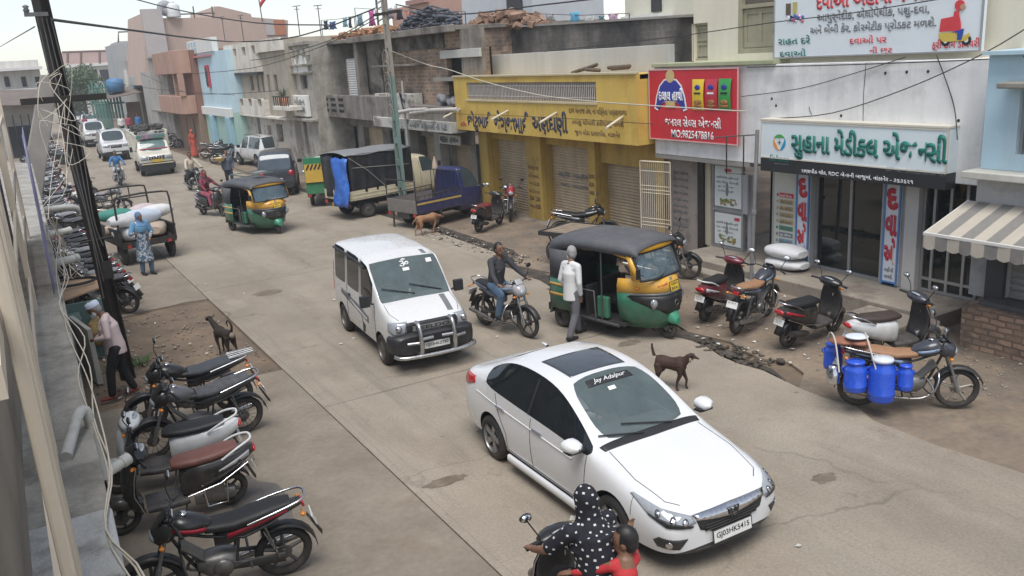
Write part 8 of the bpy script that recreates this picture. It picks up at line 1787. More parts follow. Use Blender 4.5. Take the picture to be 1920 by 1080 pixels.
# ================= people =================
WS = pm("white_shirt", (.62, .62, .61)); CREAMS = pm("cream_shirt", (.5, .43, .34), .9, .06, 5); PINKS = pm("pale_pink_shirt", (.58, .47, .46), .9, .05, 5); DGREY = pm("grey_trousers", (.12, .12, .13)); BLKT = pm("black_cloth", (.015, .015, .017), .85, .2, 6); BLUES = pm("blue_shirt", (.05, .16, .34), .85, .1, 5); DENIM = pm("denim", (.1, .16, .24), .85, .15, 8)
J = stand(0.0, .2, arms=dict(rw=(.02, -.2, .84), lw=(.1, .2, .84), le=(-.06, .24, 1.08), re=(-.04, -.24, 1.08), head=(.05, .03, 1.58)))
person("grey haired man in a loose white shirt walking beside the parked auto rickshaw", (8.46, 12.48, 0), R(8), J, WS, DGREY, HAIRG, shoe=INK, tunic=.06, head_rot=1.3, vox=.014, beard=pm("beard_white", (.5, .5, .48), .9, .1, 9), bulk=.98)
J = stand(.18, .17, arms=dict(le=(.06, .26, 1.12), re=(.06, -.26, 1.12), lw=(.26, .07, 1.06), rw=(.26, -.1, 1.04), lh=(.5, -.7, 0), rh=(.5, .7, 0), head=(.2, 0, 1.55), curl=1.1))
person("bearded man in a white cap and pale pink shirt walking beside the low wall", (1.07, 15.05, -.02), R(172), J, PINKS, BLKT, HAIRG, shoe=pm("sandal_red", (.2, .04, .03), .7, .1, 5), tunic=.03, cap=pm("cap_white", (.55, .62, .75), .85, .05, 6), beard=pm("beard_white", (.5, .5, .48)), headpitch=.35, vox=.014)
mb = MB(); mb.box((.17, .09, 1.28), (.03, .1, .05));
J = stand(.0, .06, arms=dict(le=(.02, .27, 1.12), lw=(.22, .12, 1.02), re=(.05, -.3, 1.15), rw=(.2, -.28, 1.18), curl=.8, head=(.03, 0, 1.55)))
c = G(278, 514); tn = pm("print_tunic", (.42, .45, .48), .85, .1, 5, col2=(.05, .1, .16), amt2=(.47, .52), sc2=16)
t = person("woman in a printed tunic and blue jacket with headscarf standing behind the loaded cart", (c.x, c.y, 0), R(-72), J, tn, DENIM, None, shoe=INK, tunic=.42, hairstyle=None, vox=.02, bulk=.98)
mb = MB(); hd = V(J['head']); mb.ell(hd+V((-.02, 0, .03)), (.108, .09, .12)); mb.tube([hd+V((-.03, 0, -.05)), hd+V((-.03, 0, -.16)), hd+V((-.02, 0, -.24))], [.09, .1, .17], 12)
mb.build("headscarf", pm("scarf_blue", (.1, .2, .36), .85, .2, 8), t)
mb = MB(); mb.tube([(-.01, 0, 1.16), (-.01, 0, 1.3), (-.0, 0, 1.42)], [.185, .195, .09], 14); [seg(mb, J[s+'s'], J[s+'e'], .08, .066) for s in 'lr']; blob(mb, "jacket", pm("jacket_blue", (.12, .27, .42), .85, .12, 8), t, .02)
c = G(433, 352); t = person("man in a grey shirt walking with his back turned near the parked motorcycles", (c.x, c.y, 0), R(-100), stand(0, .12), pm("slate_shirt", (.09, .11, .14), .9, .1, 5), pm("navy_trousers", (.02, .022, .04), .9, .1, 5), shoe=INK, vox=.03, hands=False, skin=SKIN)
b_ = thing("basin", "round yellow basin carried by the man in the grey shirt", "basin", (c.x-.32, c.y-.1, 1.25)); mb = MB(); mb.lathe([(0, 0), (.16, 0), (.24, .14), (.25, .15)], n=18, cap=False); mb.build("bowl", pm("basin_yellow", (.6, .45, .2), .5, .1, 5), b_, solid=.012)
c = G(366, 294); J = stand(0, .05)
t = person("woman in an orange red sari standing by the terracotta house", (c.x, c.y, 0), R(-60), J, pm("sari_red", (.42, .08, .05), .8, .15, 6), pm("sari_red", (.42, .08, .05)), None, hairstyle=None, skirt=([(0, 0, 1.0), (0, 0, .5), (0, 0, .06)], [.17, .2, .25]), vox=.03, hands=False)
mb = MB(); hd = V(J['head']); mb.ell(hd+V((-.03, 0, .02)), (.11, .1, .13)); mb.tube([hd+V((-.05, 0, 0)), (-.1, 0, 1.2), (-.12, 0, .8)], [.1, .17, .2], 10, flat=.6); mb.build("veil", pm("sari_red", (.42, .08, .05)), t)
def rider(label, x, y, rz, mk, shirt, trousers, J=RIDE, helmet=False, **k):
 b = mk(x, y, rz); p = person(label, (x, y, 0), rz, J, shirt, trousers, shoe=INK, **k); return b, p
rider("man in a blue shirt riding a motorcycle towards the camera on the left", 4.87, 46.0, R(-92), lambda x, y, r: motorcycle("motorcycle ridden by the man in the blue shirt", (x, y, 0), r, grey, lean=0, lo=True, guard=2), BLUES, pm("white_trousers", (.45, .45, .44), .9, .08, 5), vox=.03, hands=False)
rider("man in a beige shirt riding a motorcycle towards the camera", 7.3, 40.4, R(-80), lambda x, y, r: motorcycle("motorcycle ridden by the man in the beige shirt", (x, y, 0), r, bk, lean=0, lo=True, guard=2), CREAMS, BLKT, vox=.03, hands=False)
b, p = rider("woman in a dark red veil riding a black scooter towards the camera", 6.4, 32.7, R(-68), lambda x, y, r: scooter("black scooter ridden by the woman in the dark red veil", (x, y, 0), r, bk, lean=0, trim=WHT_T), pm("veil_dark", (.05, .03, .035), .85, .3, 4, col2=(.3, .03, .06), amt2=(.48, .56), sc2=5), pm("pink_skirt", (.4, .1, .14), .85, .1, 5), RIDES, vox=.024, hands=False, hair=None, hairstyle=None)
mb = MB(); hd = V(RIDES['head']); mb.ell(hd+V((-.03, 0, .02)), (.115, .1, .13)); mb.tube([hd+V((-.03, 0, -.04)), hd+V((-.04, 0, -.2)), hd+V((-.05, 0, -.35))], [.1, .14, .22], 12); mb.build("veil", pm("veil_dark", (.05, .03, .035)), p)
b, p = rider("man in a dark red shirt riding away on the far left of the road", 3.75, 58, R(90), lambda x, y, r: dup(near_l[1], (x, y, 0), r, "motorcycle ridden away by the man in the dark red shirt", None, 0), pm("red_shirt", (.35, .06, .09), .85, .1, 5), BLKT, vox=.04, hands=False); del b['group']
b, p = rider("man in a dark shirt on a motorcycle behind the red shirted rider", 4.6, 63, R(80), lambda x, y, r: dup(near_l[0], (x, y, 0), r, "motorcycle ridden by the man in the dark shirt on the far left", None, 0), pm("dark_shirt", (.04, .04, .045), .85, .1, 5), BLKT, vox=.04, hands=False); del b['group']
for i, (px, py, mt, lb) in enumerate(((228, 236, WS, "person in white sitting on the low wall far down the street"), (242, 234, pm("red_shirt", (.35, .06, .09)), "person in red sitting on the low wall far down the street"), (260, 232, BLUES, "person in blue beside the low wall far down the street"), (141, 222, DGREY, "person in grey standing far up the road beside the pole"), (157, 218, pm("red_shirt", (.35, .06, .09)), "person in red far up the road by the parked cars"))):
 c = G(px, py); c = FY(px, py, min(c.y, 78 if i < 3 else 95)); person(lb, (c.x, c.y, 0 if i > 2 else .45), R(-90), stand(0, .08), mt, BLKT, vox=.05, hands=False)
b, p = rider("man in a dark shirt riding a silver motorcycle beside the white van", 7.7, 13.66, R(-80), lambda x, y, r: motorcycle("silver grey motorcycle with chrome guard ridden between the van and the auto", (x, y, 0), r, sil, body=sil, lean=0, guard=2, trim=BLUE_T), pm("dark_shirt", (.04, .04, .045)), DENIM, vox=.016)
p['label'] = "man in a dark shirt riding a silver motorcycle beside the white van"
SX, SY, SR = 3.62, 5.4, R(90)
scooter("black scooter ridden away by the woman in the dotted headscarf", (SX, SY, 0), SR, bk, lean=0, trim=WHT_T)
WJ = dict(RIDES); WJ.update(hip=(-.26, 0, .88), chest=(-.2, 0, 1.2), neck=(-.15, 0, 1.38), head=(-.1, 0, 1.52), ls=(-.16, .19, 1.32), rs=(-.16, -.19, 1.32), le=(.02, .33, 1.12), re=(.02, -.33, 1.12))
BUR = pm("dotted_cloth", (.012, .012, .02), .85, .15, 6, bump=.3, bscale=10)
w = person("woman in a white dotted black headscarf and dress riding a scooter away", (SX, SY, 0), SR, WJ, BUR, BLKT, None, hairstyle=None, vox=.014, sleeve=.62, tunic=.1, bulk=1.05)
mb = MB(); hd = V(WJ['head']); m_ = Euler((0, .1, .1)).to_matrix()
mb.ell(hd+V((-.025, 0, .03)), (.118, .1, .128)); mb.tube([hd+V((-.03, 0, -.0)), hd+V((-.045, 0, -.12)), hd+V((-.07, 0, -.22)), hd+V((-.09, 0, -.36))], [.1, .105, .16, .22], 14)
mb.tube([V(WJ['chest'])+V((-.02, 0, .1)), V(WJ['chest'])+V((-.05, 0, -.05)), V(WJ['hip'])+V((-.04, 0, .05))], [.19, .2, .2], 14)
scf = blob(mb, "headscarf", BUR, w, .014, 4)
def dotted(o, parent, step, size, mat, seed=1):
 0
 rnd = random.Random(seed); me = o.data; pts = []; mb = MB(); polys = list(me.polygons); rnd.shuffle(polys)
 for p in polys:
  c = p.center
  if all((c-q).length > step for q in pts):
   pts.append(c.copy()); n = p.normal; u = n.cross(V((0, 0, 1))); u = u.normalized() if u.length > .05 else n.orthogonal().normalized(); v = n.cross(u); s = size*rnd.uniform(.85, 1.1)
   mb.add([c+n*.004+u*s*a+v*s*b_ for a, b_ in ((-1, -.8), (1, -.8), (1, .8), (-1, .8))], [(0, 1, 2, 3)])
 mb.build("dots", mat, parent, solid=.002)
DOT = pm("dot_white", (.62, .62, .6), .8, .05, 6)
dotted(scf, scf, .058, .0105, DOT)
for ch in w.children:
 if ch.name.startswith("shirt"): dotted(ch, ch, .06, .0105, DOT, 3)
CJ = dict(hip=(-.58, -.03, .9), chest=(-.54, -.06, 1.06), neck=(-.52, -.08, 1.18), head=(-.5, -.1, 1.3), ls=(-.5, .04, 1.14), rs=(-.52, -.19, 1.14), le=(-.34, .14, 1.03), re=(-.36, -.3, 1.08), lw=(-.2, .22, .98), rw=(-.22, -.36, 1.12), lk=(-.4, .1, .84), rk=(-.36, -.2, .84), la=(-.36, .2, .62), ra=(-.34, -.26, .62), curl=.4, rh=(.2, -.35, .9), rn=(1, 0, .2))
person("small child in a red top clinging to the woman's back on the scooter", (SX, SY, 0), SR, CJ, pm("red_top", (.45, .03, .035), .8, .08, 6, bump=.3, bscale=14), DENIM, HAIR, vox=.011, bulk=.66, head_rot=.7)
# ================= our own building at the left edge =================
LEDG = pm("ledge_concrete", (.33, .315, .28), .95, .2, 4, col2=(.2, .19, .17), amt2=(.5, .65), sc2=3, bump=.8, bscale=30)
LEDW = pm("ledge_whitewash", (.5, .51, .5), .95, .1, 5, col2=(.25, .24, .22), amt2=(.52, .7), sc2=4, bump=1.0, bscale=35)
ow = building("balcony_building", "own building's concrete ledge and wall under the cream railing at the left edge", "building", -1, 6)
def led(y): return .02+.029*y
mb = MB(); mb.prism([(-2, 3.68), (-2, 30), (.62, 22), (led(14), 14), (led(9), 9), (led(5.2), 5.2), (led(3.68), 3.68)], lambda a, b, d: V((a, b, d)), 3.26, 3.4); part(mb, "ledge", LEDG, ow, .012)
mb = MB(); mb.prism([(-2, -2), (-2, 3.67), (led(3.67)+.006, 3.67), (led(2), 2), (.05, -2)], lambda a, b, d: V((a, b, d)), 3.25, 3.415); part(mb, "whitewashed_ledge", LEDW, ow, .012)
mb = MB(); mb.prism([(-3, -2), (-3, 30), (.3, 22), (.02, 9), (-.1, 3), (-.15, -2)], lambda a, b, d: V((a, b, d)), -.2, 3.24); part(mb, "wall", pm("own_wall", (.32, .31, .28), .9, .12, 1.5, streak=(.16, .15, .13)), ow)
CST = pm("cream_post", (.56, .49, .39), .6, .05, 4, streak=(.33, .27, .2), streak_amt=.3)
rl = thing("balcony_railing", "cream painted steel railing posts at the very left of the picture", "railing", (-.05, 4, 3.41))
for y, w in ((1.55, .035), (2.25, .045), (3.1, .04), (4.36, .06), (7.6, .075), (11.3, .075)):
 x = -.03+max(0, (y-5)*.026); mb = MB(); mb.bb(x-(.012 if y < 4 else .035), x+.012, y-w/2, y+w/2, 3.395, 6.2); part(mb, "post", CST, rl, .006)
for z in (3.62, 4.15, 4.75):
 mb = MB(); mb.prism([(-.06, 1.2), (-.045, 1.2), (-.045, 4.3), (.13, 11.3), (.115, 11.3), (-.06, 4.3)], lambda a, b, d: V((a, b, d)), z, z+.045); part(mb, "rail", CST, rl)
mb = MB(); mb.prism([(-.22, .6), (-.19, .6), (-.17, 4.3), (-.02, 11), (-.05, 11), (-.2, 4.3)], lambda a, b, d: V((a, b, d)), 3.42, 4.9); part(mb, "backing_sheet", pm("sheet_taupe", (.24, .205, .165), .7, .1, 2), rl)
bn = thing("flex_banner", "purple printed flex banner tied outside the railing", "banner", (.15, 9.5, 3.45))
mb = MB(); rows = []
for z in (3.43, 3.8, 4.2, 4.62): rows.append([V((led(y)-.055+.01*sin(y*5+z), y, z)) for y in (7.9, 8.5, 9.2, 10, 11, 12.2)])
mb.grid(rows); part(mb, "sheet", pm("flex_purple", (.2, .19, .36), .5, .2, 2, col2=(.45, .5, .6), amt2=(.55, .65), sc2=1.5), bn, solid=.006)
pv = pm("pvc_grey", (.42, .42, .39), .55, .08, 6, col2=(.25, .24, .21), amt2=(.55, .75), sc2=5)
for i, (l, pts, r) in enumerate((("bent grey drain pipe rising over the ledge and dropping down the wall", [(.01, 4.32, 3.42), (.09, 4.6, 3.49), (.125, 4.68, 3.5), (.15, 4.7, 3.44), (.155, 4.7, 3.1)], .028), ("short pale outlet pipe sticking out of the wall above the scooters", [(.1, 4.8, 3.05), (.31, 4.93, 3.08)], .03), ("pale outlet pipe above the packing table", [(.15, 11.6, 3.0), (.62, 11.9, 2.98)], .05), ("long white pipe over the packed motorcycles", [(.4, 17.6, 2.9), (1.0, 17.9, 2.85), (1.15, 18, 2.7)], .06), ("second pale pipe over the packed motorcycles", [(.3, 14.6, 2.9), (.75, 14.8, 2.9)], .05))):
 t = thing("drain_pipe", l, "pipe", pts[0]); mb = MB(); mb.tube(smoothpts(pts, 4) if len(pts) > 2 else pts, r, 12); part(mb, "tube", pv, t); mb = MB(); d_ = (V(pts[-1])-V(pts[-2])).normalized(); mb.tube([V(pts[-1])-d_*.05, V(pts[-1])], r*1.15, 12); part(mb, "collar", pv, t)
CW = pm("cable_white", (.55, .5, .41), .6, .1, 6)
rnd = random.Random(17)
cb = thing("cable_bundle", "loose bundle of cream cables running along the ledge up to the leaning pole", "cables", (.1, 5, 3.43))
for k in range(3):
 pts = []
 for y in (-.5, 1.5, 2.3, 2.9, 3.4, 4, 4.7, 5.5, 6.4, 7.4, 8.5, 9.6, 10.8, 12, 13.2):
  pts.append((led(y)+.0+rnd.uniform(-.025, .045)*(1+y/9)+(.03 if k > 4 else 0), y, 3.43+rnd.uniform(-.01, .05)-(.1 if k > 4 else 0)))
 pts += [(.75+rnd.uniform(-.1, .1), 14.6, 3.7+rnd.uniform(-.25, .2)), (1.08+rnd.uniform(-.12, .12), 15.7, 4.3+rnd.uniform(-.3, .5))]
 mb = MB(); mb.tube(smoothpts(pts, 4), rnd.choice((.004, .0055)), 6); part(mb, "cable", CW, cb)
for k in range(5):
 a = V((1.05+rnd.uniform(-.18, .18), 15.75, rnd.uniform(3.7, 5.3))); pts = [a]
 for q in range(4): pts.append(a+V((rnd.uniform(-.3, .3), rnd.uniform(-.25, .05), rnd.uniform(-.6, .3)-q*.1)))
 pts.append(a+V((rnd.uniform(-.2, .25), 0, -.5))); mb = MB(); mb.tube(smoothpts(pts, 5), .006, 5); part(mb, "cable_loop", CW, cb)
for k in range(4):
 x0 = .35+.06*k; mb = MB(); mb.tube(smoothpts([(x0+rnd.uniform(-.05, .05), 12.6+rnd.uniform(0, .5), 3.4), (x0+rnd.uniform(-.1, .15), 13.2, 2.9), (x0+rnd.uniform(-.1, .2), 13.1, 2.5), (x0+rnd.uniform(-.12, .2), 12.7, 2.7), (x0, 12.2, 3.1), (x0-.05, 11.4, 3.38)], 4), .007, 5); part(mb, "cable_loop", CW, cb)
RUST = pm("pole_rust", (.02, .016, .014), .75, .3, 3, col2=(.09, .03, .018), amt2=(.58, .72), sc2=3.5)
pb, ptp = V((1.25, 16, -.1)), V((.985, 16.0, 7.6))
pl = thing("steel_pole", "tall dark rusty steel pole leaning beside the ledge, wound with cables", "pole", pb)
d = (ptp-pb).normalized(); m_ = Matrix.Rotation(R(38), 3, 'Z')
def hbeam(mb, a, b, w, tk):
 for (cx, cy, sx, sy) in ((-w/2, 0, tk, w), (w/2, 0, tk, w), (0, 0, w, tk)):
  r_ = [[p+m_@V((cx+sx/2*i, cy+sy/2*j, 0)) for i, j in ((-1, -1), (1, -1), (1, 1), (-1, 1))] for p in (a, b)]; mb.loft(r_, smooth=False)
mb = MB(); hbeam(mb, pb, ptp, .17, .018); part(mb, "beam", RUST, pl)
mb = MB(); q = pb+d*4.95; mb.bb(q.x-.62, q.x+.62, 15.72, 15.8, q.z-.05, q.z+.05); part(mb, "cross_arm", RUST, pl, .005)
mb = MB(); q = pb+d*6.25; mb.bb(q.x-.28, q.x+.05, 15.74, 15.8, q.z-.03, q.z+.03); mb.lathe([(.03, 0), (.05, .03), (.03, .06), (.05, .09), (0, .12)], (q.x-.24, 15.77, q.z+.03)); part(mb, "bracket", GREYM, pl)
mb = MB(); q = pb+d*2.6; mb.tube([q+V((-.26, -.1, 0)), q+V((.26, -.1, .03))], .02, 5); q = pb+d*2.0; mb.box(q+V((.05, -.24, .1)), (.16, .03, .3)); part(mb, "clamp", RUST, pl)
for k in range(4): mb = MB(); o_ = -.1+.06*k; mb.tube(smoothpts([pb+d*(1.6+k*.3)+V((o_, -.14, 0)), pb+d*3+V((o_+rnd.uniform(-.06, .06), -.15, 0)), pb+d*4.4+V((o_*1.3, -.15, 0)), pb+d*6.2+V((o_, -.14, 0))], 4), .01, 5); part(mb, "pole_cable", pm("cable_dark", (.1, .095, .09), .7, .2, 5), pl)
cp_ = thing("concrete_pole", "plain grey concrete pole leaning the other way behind the rusty pole", "pole", (.95, 24.5, 0)); a, b = FY(52, 400, 24.5), FY(93, 140, 24.5); b2 = a+(b-a)*1.0
mb = MB(); mb.loft([[p+V((i*s, j*s*.7, 0)) for i, j in ((-1, -1), (1, -1), (1, 1), (-1, 1))] for p, s in ((a+(a-b)*.25, .28), (b2, .2))], smooth=False); part(mb, "shaft", pm("pole_concrete", (.27, .25, .225), .9, .12, 2), cp_, .02)
kt = thing("kiosk_table", "makeshift stall of planks with plywood top beside the ledge wall", "stall", (.9, 17.5, 0))
mb = MB(); mb.add([V(p) for p in ((.35, 17.5, 1.18), (1.3, 18.2, 1.2), (1.45, 19.3, 1.22), (.3, 19.6, 1.2))], [(0, 1, 2, 3)]); part(mb, "plywood_top", pm("plywood", (.36, .24, .15), .8, .12, 3, streak=(.2, .13, .08)), kt, solid=.03)
mb = MB(); mb.bb(.4, 1.2, 17.6, 17.66, 0, 1.1); mb.bb(.4, .46, 17.67, 19.3, 0, 1.1); part(mb, "side_boards", pm("board_teal", (.1, .16, .15), .8, .2, 3), kt)
mb = MB(); mb.loft([[V((x, y, z)) for x, y, z in ((.55, 16.9, 0), (.75, 15.9, 0), (.75, 15.9, 1.0), (.55, 16.9, 1.05))], [V((x, y, z)) for x, y, z in ((.62, 16.92, 0), (.84, 15.9, 0), (.82, 15.9, 1.0), (.62, 16.92, 1.05))]], smooth=False); part(mb, "white_panel", pm("panel_white", (.42, .42, .38), .9, .1, 2, streak=(.2, .2, .17)), kt)
mb = MB(); mb.bb(.05, .54, 15.9, 16.8, 0, .55); mb.bb(.05, .54, 15.95, 16.8, .56, 1.0); part(mb, "block_base", pm("block_grey", (.2, .2, .19), .95, .15, 3), kt, .015)
mb = MB(); mb.bb(.2, .75, 16.9, 17.5, .9, .96); part(mb, "shelf", pm("board_teal", (.1, .16, .15)), kt)
t = thing("hose", "black hose coiled on the plywood top of the stall", "hose", (.9, 18.8, 1.24)); mb = MB(); mb.tube([(.45*cos(a)-.1, .38*sin(a), .02+.004*a) for a in [k*.3 for k in range(20)]], .03, 7); mb.build("coil", INK, t)
t = thing("bag", "yellow and brown printed bag under the stall's plywood top", "bag", (1.0, 17.5, .25)); mb = MB(); mb.ell((0, 0, .25), (.2, .14, .27)); mb.ell((.05, 0, .5), (.12, .1, .14)); blob(mb, "cloth", pm("print_bag", (.4, .3, .12), .8, .3, 8, col2=(.25, .1, .05), amt2=(.5, .6), sc2=8), t, .03)
wd = thing("weeds", "low green weeds by the foot of the ledge wall", "plant", (1.3, 16.7, -.04)); mb = MB(); rnd = random.Random(4)
for k in range(90):
 a = rnd.uniform(0, 6.3); r_ = rnd.uniform(.02, .42); b_ = V((r_*cos(a), r_*sin(a)*.6, 0)); e = b_+V((rnd.uniform(-.12, .12), rnd.uniform(-.12, .12), rnd.uniform(.05, .16))); mb.tube([b_, (b_+e)/2+V((0, 0, .02)), e], [.008, .02, .003], 4, flat=.3)
mb.build("leaves", pm("weed_green", (.07, .13, .04), .8, .35, 6), wd)
# ================= poles and wires on the right =================
gp = thing("lattice_pole", "slotted concrete electricity pole painted green below with wire arms", "pole", (11.62, 27.2, 0))
GP = V((11.62, 27.2, 0)); PGR = pm("pole_green", (.16, .235, .205), .8, .12, 3, col2=(.24, .26, .23), amt2=(.55, .7), sc2=2); PGY = pm("pole_upper", (.3, .27, .225), .9, .15, 3)
def pw(z): return .25-.017*z
for z0, z1, mt in ((0, 4.6, PGR), (4.6, 7.75, PGY)):
 mb = MB()
 for s in (-1, 1): mb.loft([[GP+V((i*.045-.35*s*pw(z)*0, s*pw(z)*.8+j*.05, z)) for i, j in ((-1, -1), (1, -1), (1, 1), (-1, 1))] for z in (z0, z1)], smooth=False)
 z = z0+.15
 while z < z1-.1: mb.bb(GP.x-.042, GP.x+.042, GP.y-pw(z)*.8+.03, GP.y+pw(z)*.8-.03, z, z+.2); z += .75
 part(mb, "lower_shaft" if z0 == 0 else "upper_shaft", mt, gp)
mb = MB(); mb.bb(GP.x-.06, GP.x+.06, GP.y-1.1, GP.y+.9, 6.55, 6.63); mb.bb(GP.x-.06, GP.x+.06, GP.y-.5, GP.y+.8, 7.2, 7.27); part(mb, "cross_arm", RUST, gp, .005)
for y in (-.9, .75): mb = MB(); mb.lathe([(.03, 0), (.06, .03), (.035, .07), (.06, .11), (.02, .16), (0, .17)], GP+V((0, y, 6.63)), n=10); part(mb, "insulator", pm("insulator_white", (.6, .58, .55), .3, .05, 5), gp)
for k in range(6): mb = MB(); z = 3.4+k*.35; mb.tube([GP+V((-.1, .25*cos(a)+.1, z+.3*sin(a))) for a in [q*.6 for q in range(9)]], .012, 5); part(mb, "cable_loop", pm("cable_grey", (.3, .28, .25), .7, .1, 5), gp)
pp = thing("pipe_pole", "slim pale pipe pole beside the slotted electricity pole", "pole", (13.3, 28.9, 0)); mb = MB(); a = FX(770, 330, 13.3); mb.tube([(13.3, a.y, 0), (13.3, a.y, 2.2), (13.3, a.y, 4.35)], [.06, .055, .045], 8); part(mb, "shaft", pm("pipe_pale", (.38, .37, .35), .6, .12, 4), pp); mb = MB(); mb.tube([(13.28, a.y-.1, 3.6), (13.25, a.y+.15, 3.9), (13.28, a.y-.05, 3.2)], .05, 5); part(mb, "wrapping", DARKM, pp)
lp = thing("sign_post", "grey pipe post with an empty sign frame in front of the pharmacy", "post", (13.3, 12.78, 0)); mb = MB(); mb.tube([(13.3, 12.81, -.05), (13.3, 12.74, 1.6), (13.3, 12.68, 3.3)], .04, 10); mb.lathe([(.05, 1.55), (.055, 1.6), (.05, 1.65)], (13.3, 12.74, 0), n=10); part(mb, "shaft", pm("post_grey", (.3, .3, .3), .5, .1, 4, metal=.5), lp)
mb = MB(); pts = [(13.3, 12.69, 3.2), (13.55, 14.15, 3.05)]; mb.tube(pts, .015, 5); mb.tube([(13.5, 13.75, 3.1), (13.5, 13.75, 2.3), (13.5, 13.25, 2.32), (13.5, 13.25, 3.12)], .018, 5); mb.tube([(13.3, 12.72, 2.35), (13.5, 13.25, 2.36)], .012, 5); part(mb, "sign_frame", GREYM, lp)
WB = pm("wire_black", (.03, .03, .03), .6, .1, 4); WC = pm("wire_cream", (.5, .46, .38), .6, .1, 4)
def wire(label, pts, r=.012, mat=None, sag=.0):
 pts = [V(p) for p in pts]
 if len(pts) == 2: a, b = pts; pts = [a.lerp(b, k/10)-V((0, 0, sag*4*(k/10)*(1-k/10))) for k in range(11)]
 else: pts = smoothpts(pts, 4)
 t = thing("overhead_wire", label, "wire", pts[0], 0, "overhead wires"); mb = MB(); mb.tube(pts, r, 5); return part(mb, "strand", mat or WB, t)
PT = FY(97, 37, 15.75)
wire("thick black wire from the leaning pole's bracket across to the slotted pole", [PT, FX(430, 78, 9.0), FX(560, 68, 10.4), GP+V((0, .75, 6.8))], .025)
wire("black wire crossing the sky at top left towards the brick house roof", [FX(180, -22, 5.5), FX(330, 18, 9), FX(480, 43, 11.5), FX(620, 47, 13.4)], .03)
wire("wire dropping from the slotted pole's arm to the arched house", [GP+V((0, .75, 6.6)), FX(620, 75, 12.6), FX(520, 105, 12.4), FX(470, 113, 12.2)], .018)
wire("wire from the slotted pole down to the cream house", [GP+V((0, .6, 6.5)), FX(600, 88, 12.7), FX(470, 128, 12.2), FX(330, 140, 10.9)], .016)
wire("wire from the slotted pole's arm rising over the grimy house to the top edge", [GP+V((0, -.9, 6.8)), FX(850, 27, 12.6), FX(1010, 10, 13.2), FX(1200, -12, 13.6)], .02)
wire("cream cable looping from the slotted pole along the yellow band to the pharmacy", [GP+V((0, -.2, 5.4)), FX(800, 121, 13.2), FX(840, 130, 13.3), FX(905, 152, 13.4), FX(1000, 176, 13.4), FX(1080, 187, 13.45), FX(1190, 196, 13.5), FX(1400, 209, 13.6)], .016, WC)
wire("thin wire stretched across the yellow lettering", [FX(745, 210, 13.3), FX(980, 218, 13.4), FX(1200, 231, 13.5), FX(1219, 232, 13.6)], .008)
wire("thin wire slanting in front of the cream storey and billboard", [FX(1020, 97, 13.4), FX(1255, 70, 13.5), FX(1450, 42, 13.8), FX(1600, 24, 13.9), FX(1800, -8, 13.9)], .01)
wire("thin wire running from the red banner up to the billboard's lower edge", [FX(1390, 181, 14.0), FX(1500, 166, 14.05), FX(1600, 138, 14.05), FX(1698, 107, 14.1)], .008)
wire("wire sagging across the pale band up to the right edge", [FX(1452, 222, 14.0), FX(1560, 212, 14.0), FX(1700, 166, 13.9), FX(1845, 100, 13.6), FX(1960, 30, 13.3)], .01)
wire("wire clipped along the ledge under the billboard", [FX(1400, 126, 14.0), FX(1600, 121, 14.0), FX(1830, 112, 14.0), FX(1940, 104, 13.5)], .01)
wire("wire hanging down the pale band from the billboard to the shop sign", [FX(1756, 104, 14.05), FX(1775, 155, 14.05), FX(1790, 205, 14.05), FX(1795, 262, 13.79)], .01)
wire("thin wire from the leaning pole down to the top left corner", [FY(65, 50, 15.8), FX(-30, 105, .6)], .01)
wire("wire crossing the balconies of the terracotta house", [FX(265, 138, 9.5), FX(345, 172, 10.4), FX(420, 176, 10.9), FX(520, 170, 11.7)], .014)
wire("low wire from the far green poles to the blue house", [FX(180, 150, 7), FX(300, 168, 9.6), FX(440, 178, 11.5)], .014)
mast = thing("lattice_mast", "distant lattice radio mast above the laundry", "mast", FY(714, 10, 60)); q = FY(712, 20, 60); mb = MB()
for i, j in ((-1, -1), (1, -1), (0, 1)): mb.tube([(q.x+.5*i, 60+.5*j, 3), (q.x+.35*i, 60+.35*j, q.z+3)], .05, 4)
for k in range(30): z = 3+k*.4; mb.tube([(q.x-.45, 59.55, z), (q.x+.45, 59.55, z+.4), (q.x, 60.45, z), (q.x-.45, 59.55, z+.4)], .03, 3)
part(mb, "lattice", GREYM, mast)
for i, (px, x) in enumerate(((420, 12.9), (455, 12.9), (560, 14), (600, 14.5))):
 q = FX(px, 62 if i < 2 else 48, x); t = thing("tv_aerial", ("short aerial on the blue house roof edge", "tilted aerial on the cream house roof", "aerial over the arched house roof", "aerial beside the drying navy clothes")[i], "aerial", q); mb = MB(); mb.tube([(0, 0, -.5), (0, 0, .9)], .025, 4); mb.tube([(0, -.6, .9), (0, .6, .95)], .02, 4); mb.tube([(0, -.4, .75), (0, .4, .8)], .015, 4); mb.build("mast", GREYM, t)
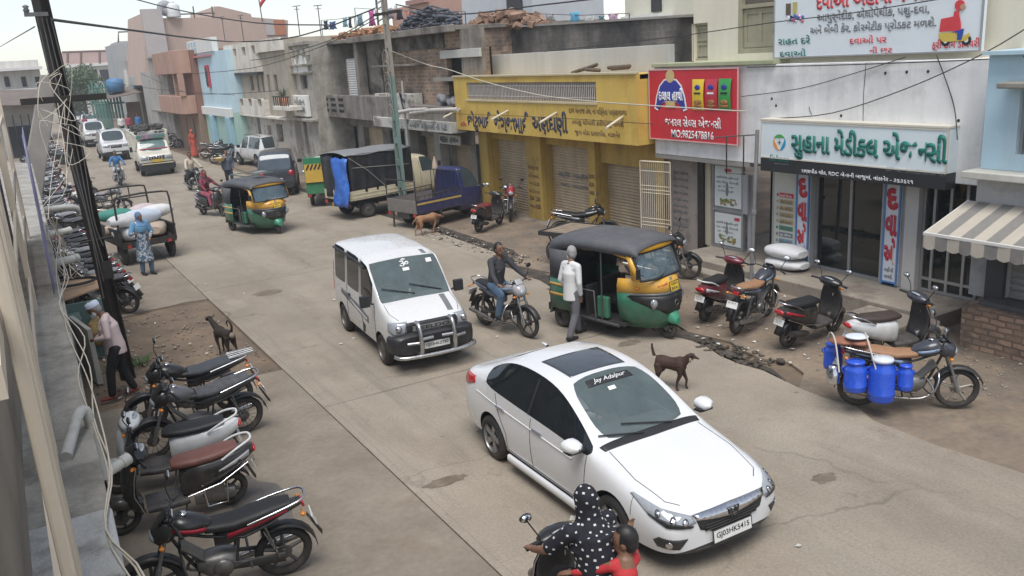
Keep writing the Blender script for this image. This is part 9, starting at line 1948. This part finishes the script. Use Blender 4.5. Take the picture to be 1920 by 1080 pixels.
t = thing("block_heap", "white broken block and stones on the step by the brick base", "rubble", (13.0, 8.35, 0)); mb = MB(); mb.box((0, 0, .1), (.3, .35, .22), (.2, .3, .5)); part_ = mb.build("block", pm("block_white", (.45, .43, .4), .9, .1, 5), t, .02); mb = MB(); mb.box((.05, .1, .28), (.22, .2, .1), (.4, .2, 1)); mb.box((-.2, .3, .06), (.2, .16, .12), (0, .2, .3)); mb.build("stone", pm("block_pink", (.38, .3, .26), .9, .15, 5), t, .02)
t = thing("bollard_block", "square concrete block by the step below the brick base", "block", (12.55, 8.2, 0)); mb = MB(); mb.bb(-.22, .22, -.2, .2, -.05, .36); mb.build("block", plm, t, .03)
# ================= haze =================
hz = bpy.data.materials.new("haze_air"); hz.use_nodes = True; nt = hz.node_tree; nt.nodes.clear()
o_ = nt.nodes.new("ShaderNodeOutputMaterial"); v_ = nt.nodes.new("ShaderNodeVolumePrincipled"); v_.inputs["Color"].default_value = (.86, .9, .95, 1); v_.inputs["Density"].default_value = .0012; v_.inputs["Anisotropy"].default_value = .2
nt.links.new(v_.outputs[0], o_.inputs["Volume"])
hb = MB(); hb.bb(-40, 60, -2, 175, -1.2, 13.5); hb = hb.build("haze", hz); tag(hb, "thin pale dusty air over the street", "haze", kind="stuff")
def split_loose(o):
 me = o.data; bm = bmesh.new(); bm.from_mesh(me); bm.faces.ensure_lookup_table(); seen = set(); isl = []
 for f in bm.faces:
  if f.index in seen: continue
  st = [f]; seen.add(f.index); cur = []
  while st:
   g = st.pop(); cur.append(g.index)
   for v in g.verts:
    for h in v.link_faces:
     if h.index not in seen: seen.add(h.index); st.append(h)
  isl.append(set(cur))
 bm.free()
 if len(isl) < 2: return
 for k, s in enumerate(isl):
  bm = bmesh.new(); bm.from_mesh(me); bm.faces.ensure_lookup_table(); bmesh.ops.delete(bm, geom=[f for f in bm.faces if f.index not in s], context='FACES')
  m2 = bpy.data.meshes.new(me.name); bm.to_mesh(m2); bm.free()
  if k == 0: first = m2; continue
  c = o.copy(); COL.objects.link(c); c.data = m2; c.parent = o.parent
  for m in me.materials:
   if not m2.materials: m2.materials.append(m)
 if not first.materials: first.materials.append(me.materials[0])
 o.data = first
for o in list(bpy.data.objects):
 if o.type == 'MESH' and o.parent and o.name.split('.')[0] in ('column', 'valance', 'canopy', 'door_post', 'spout', 'sunshade', 'awning_bar', 'indicator', 'stone', 'plank', 'foot_pegs', 'grips', 'clamp'): split_loose(o)
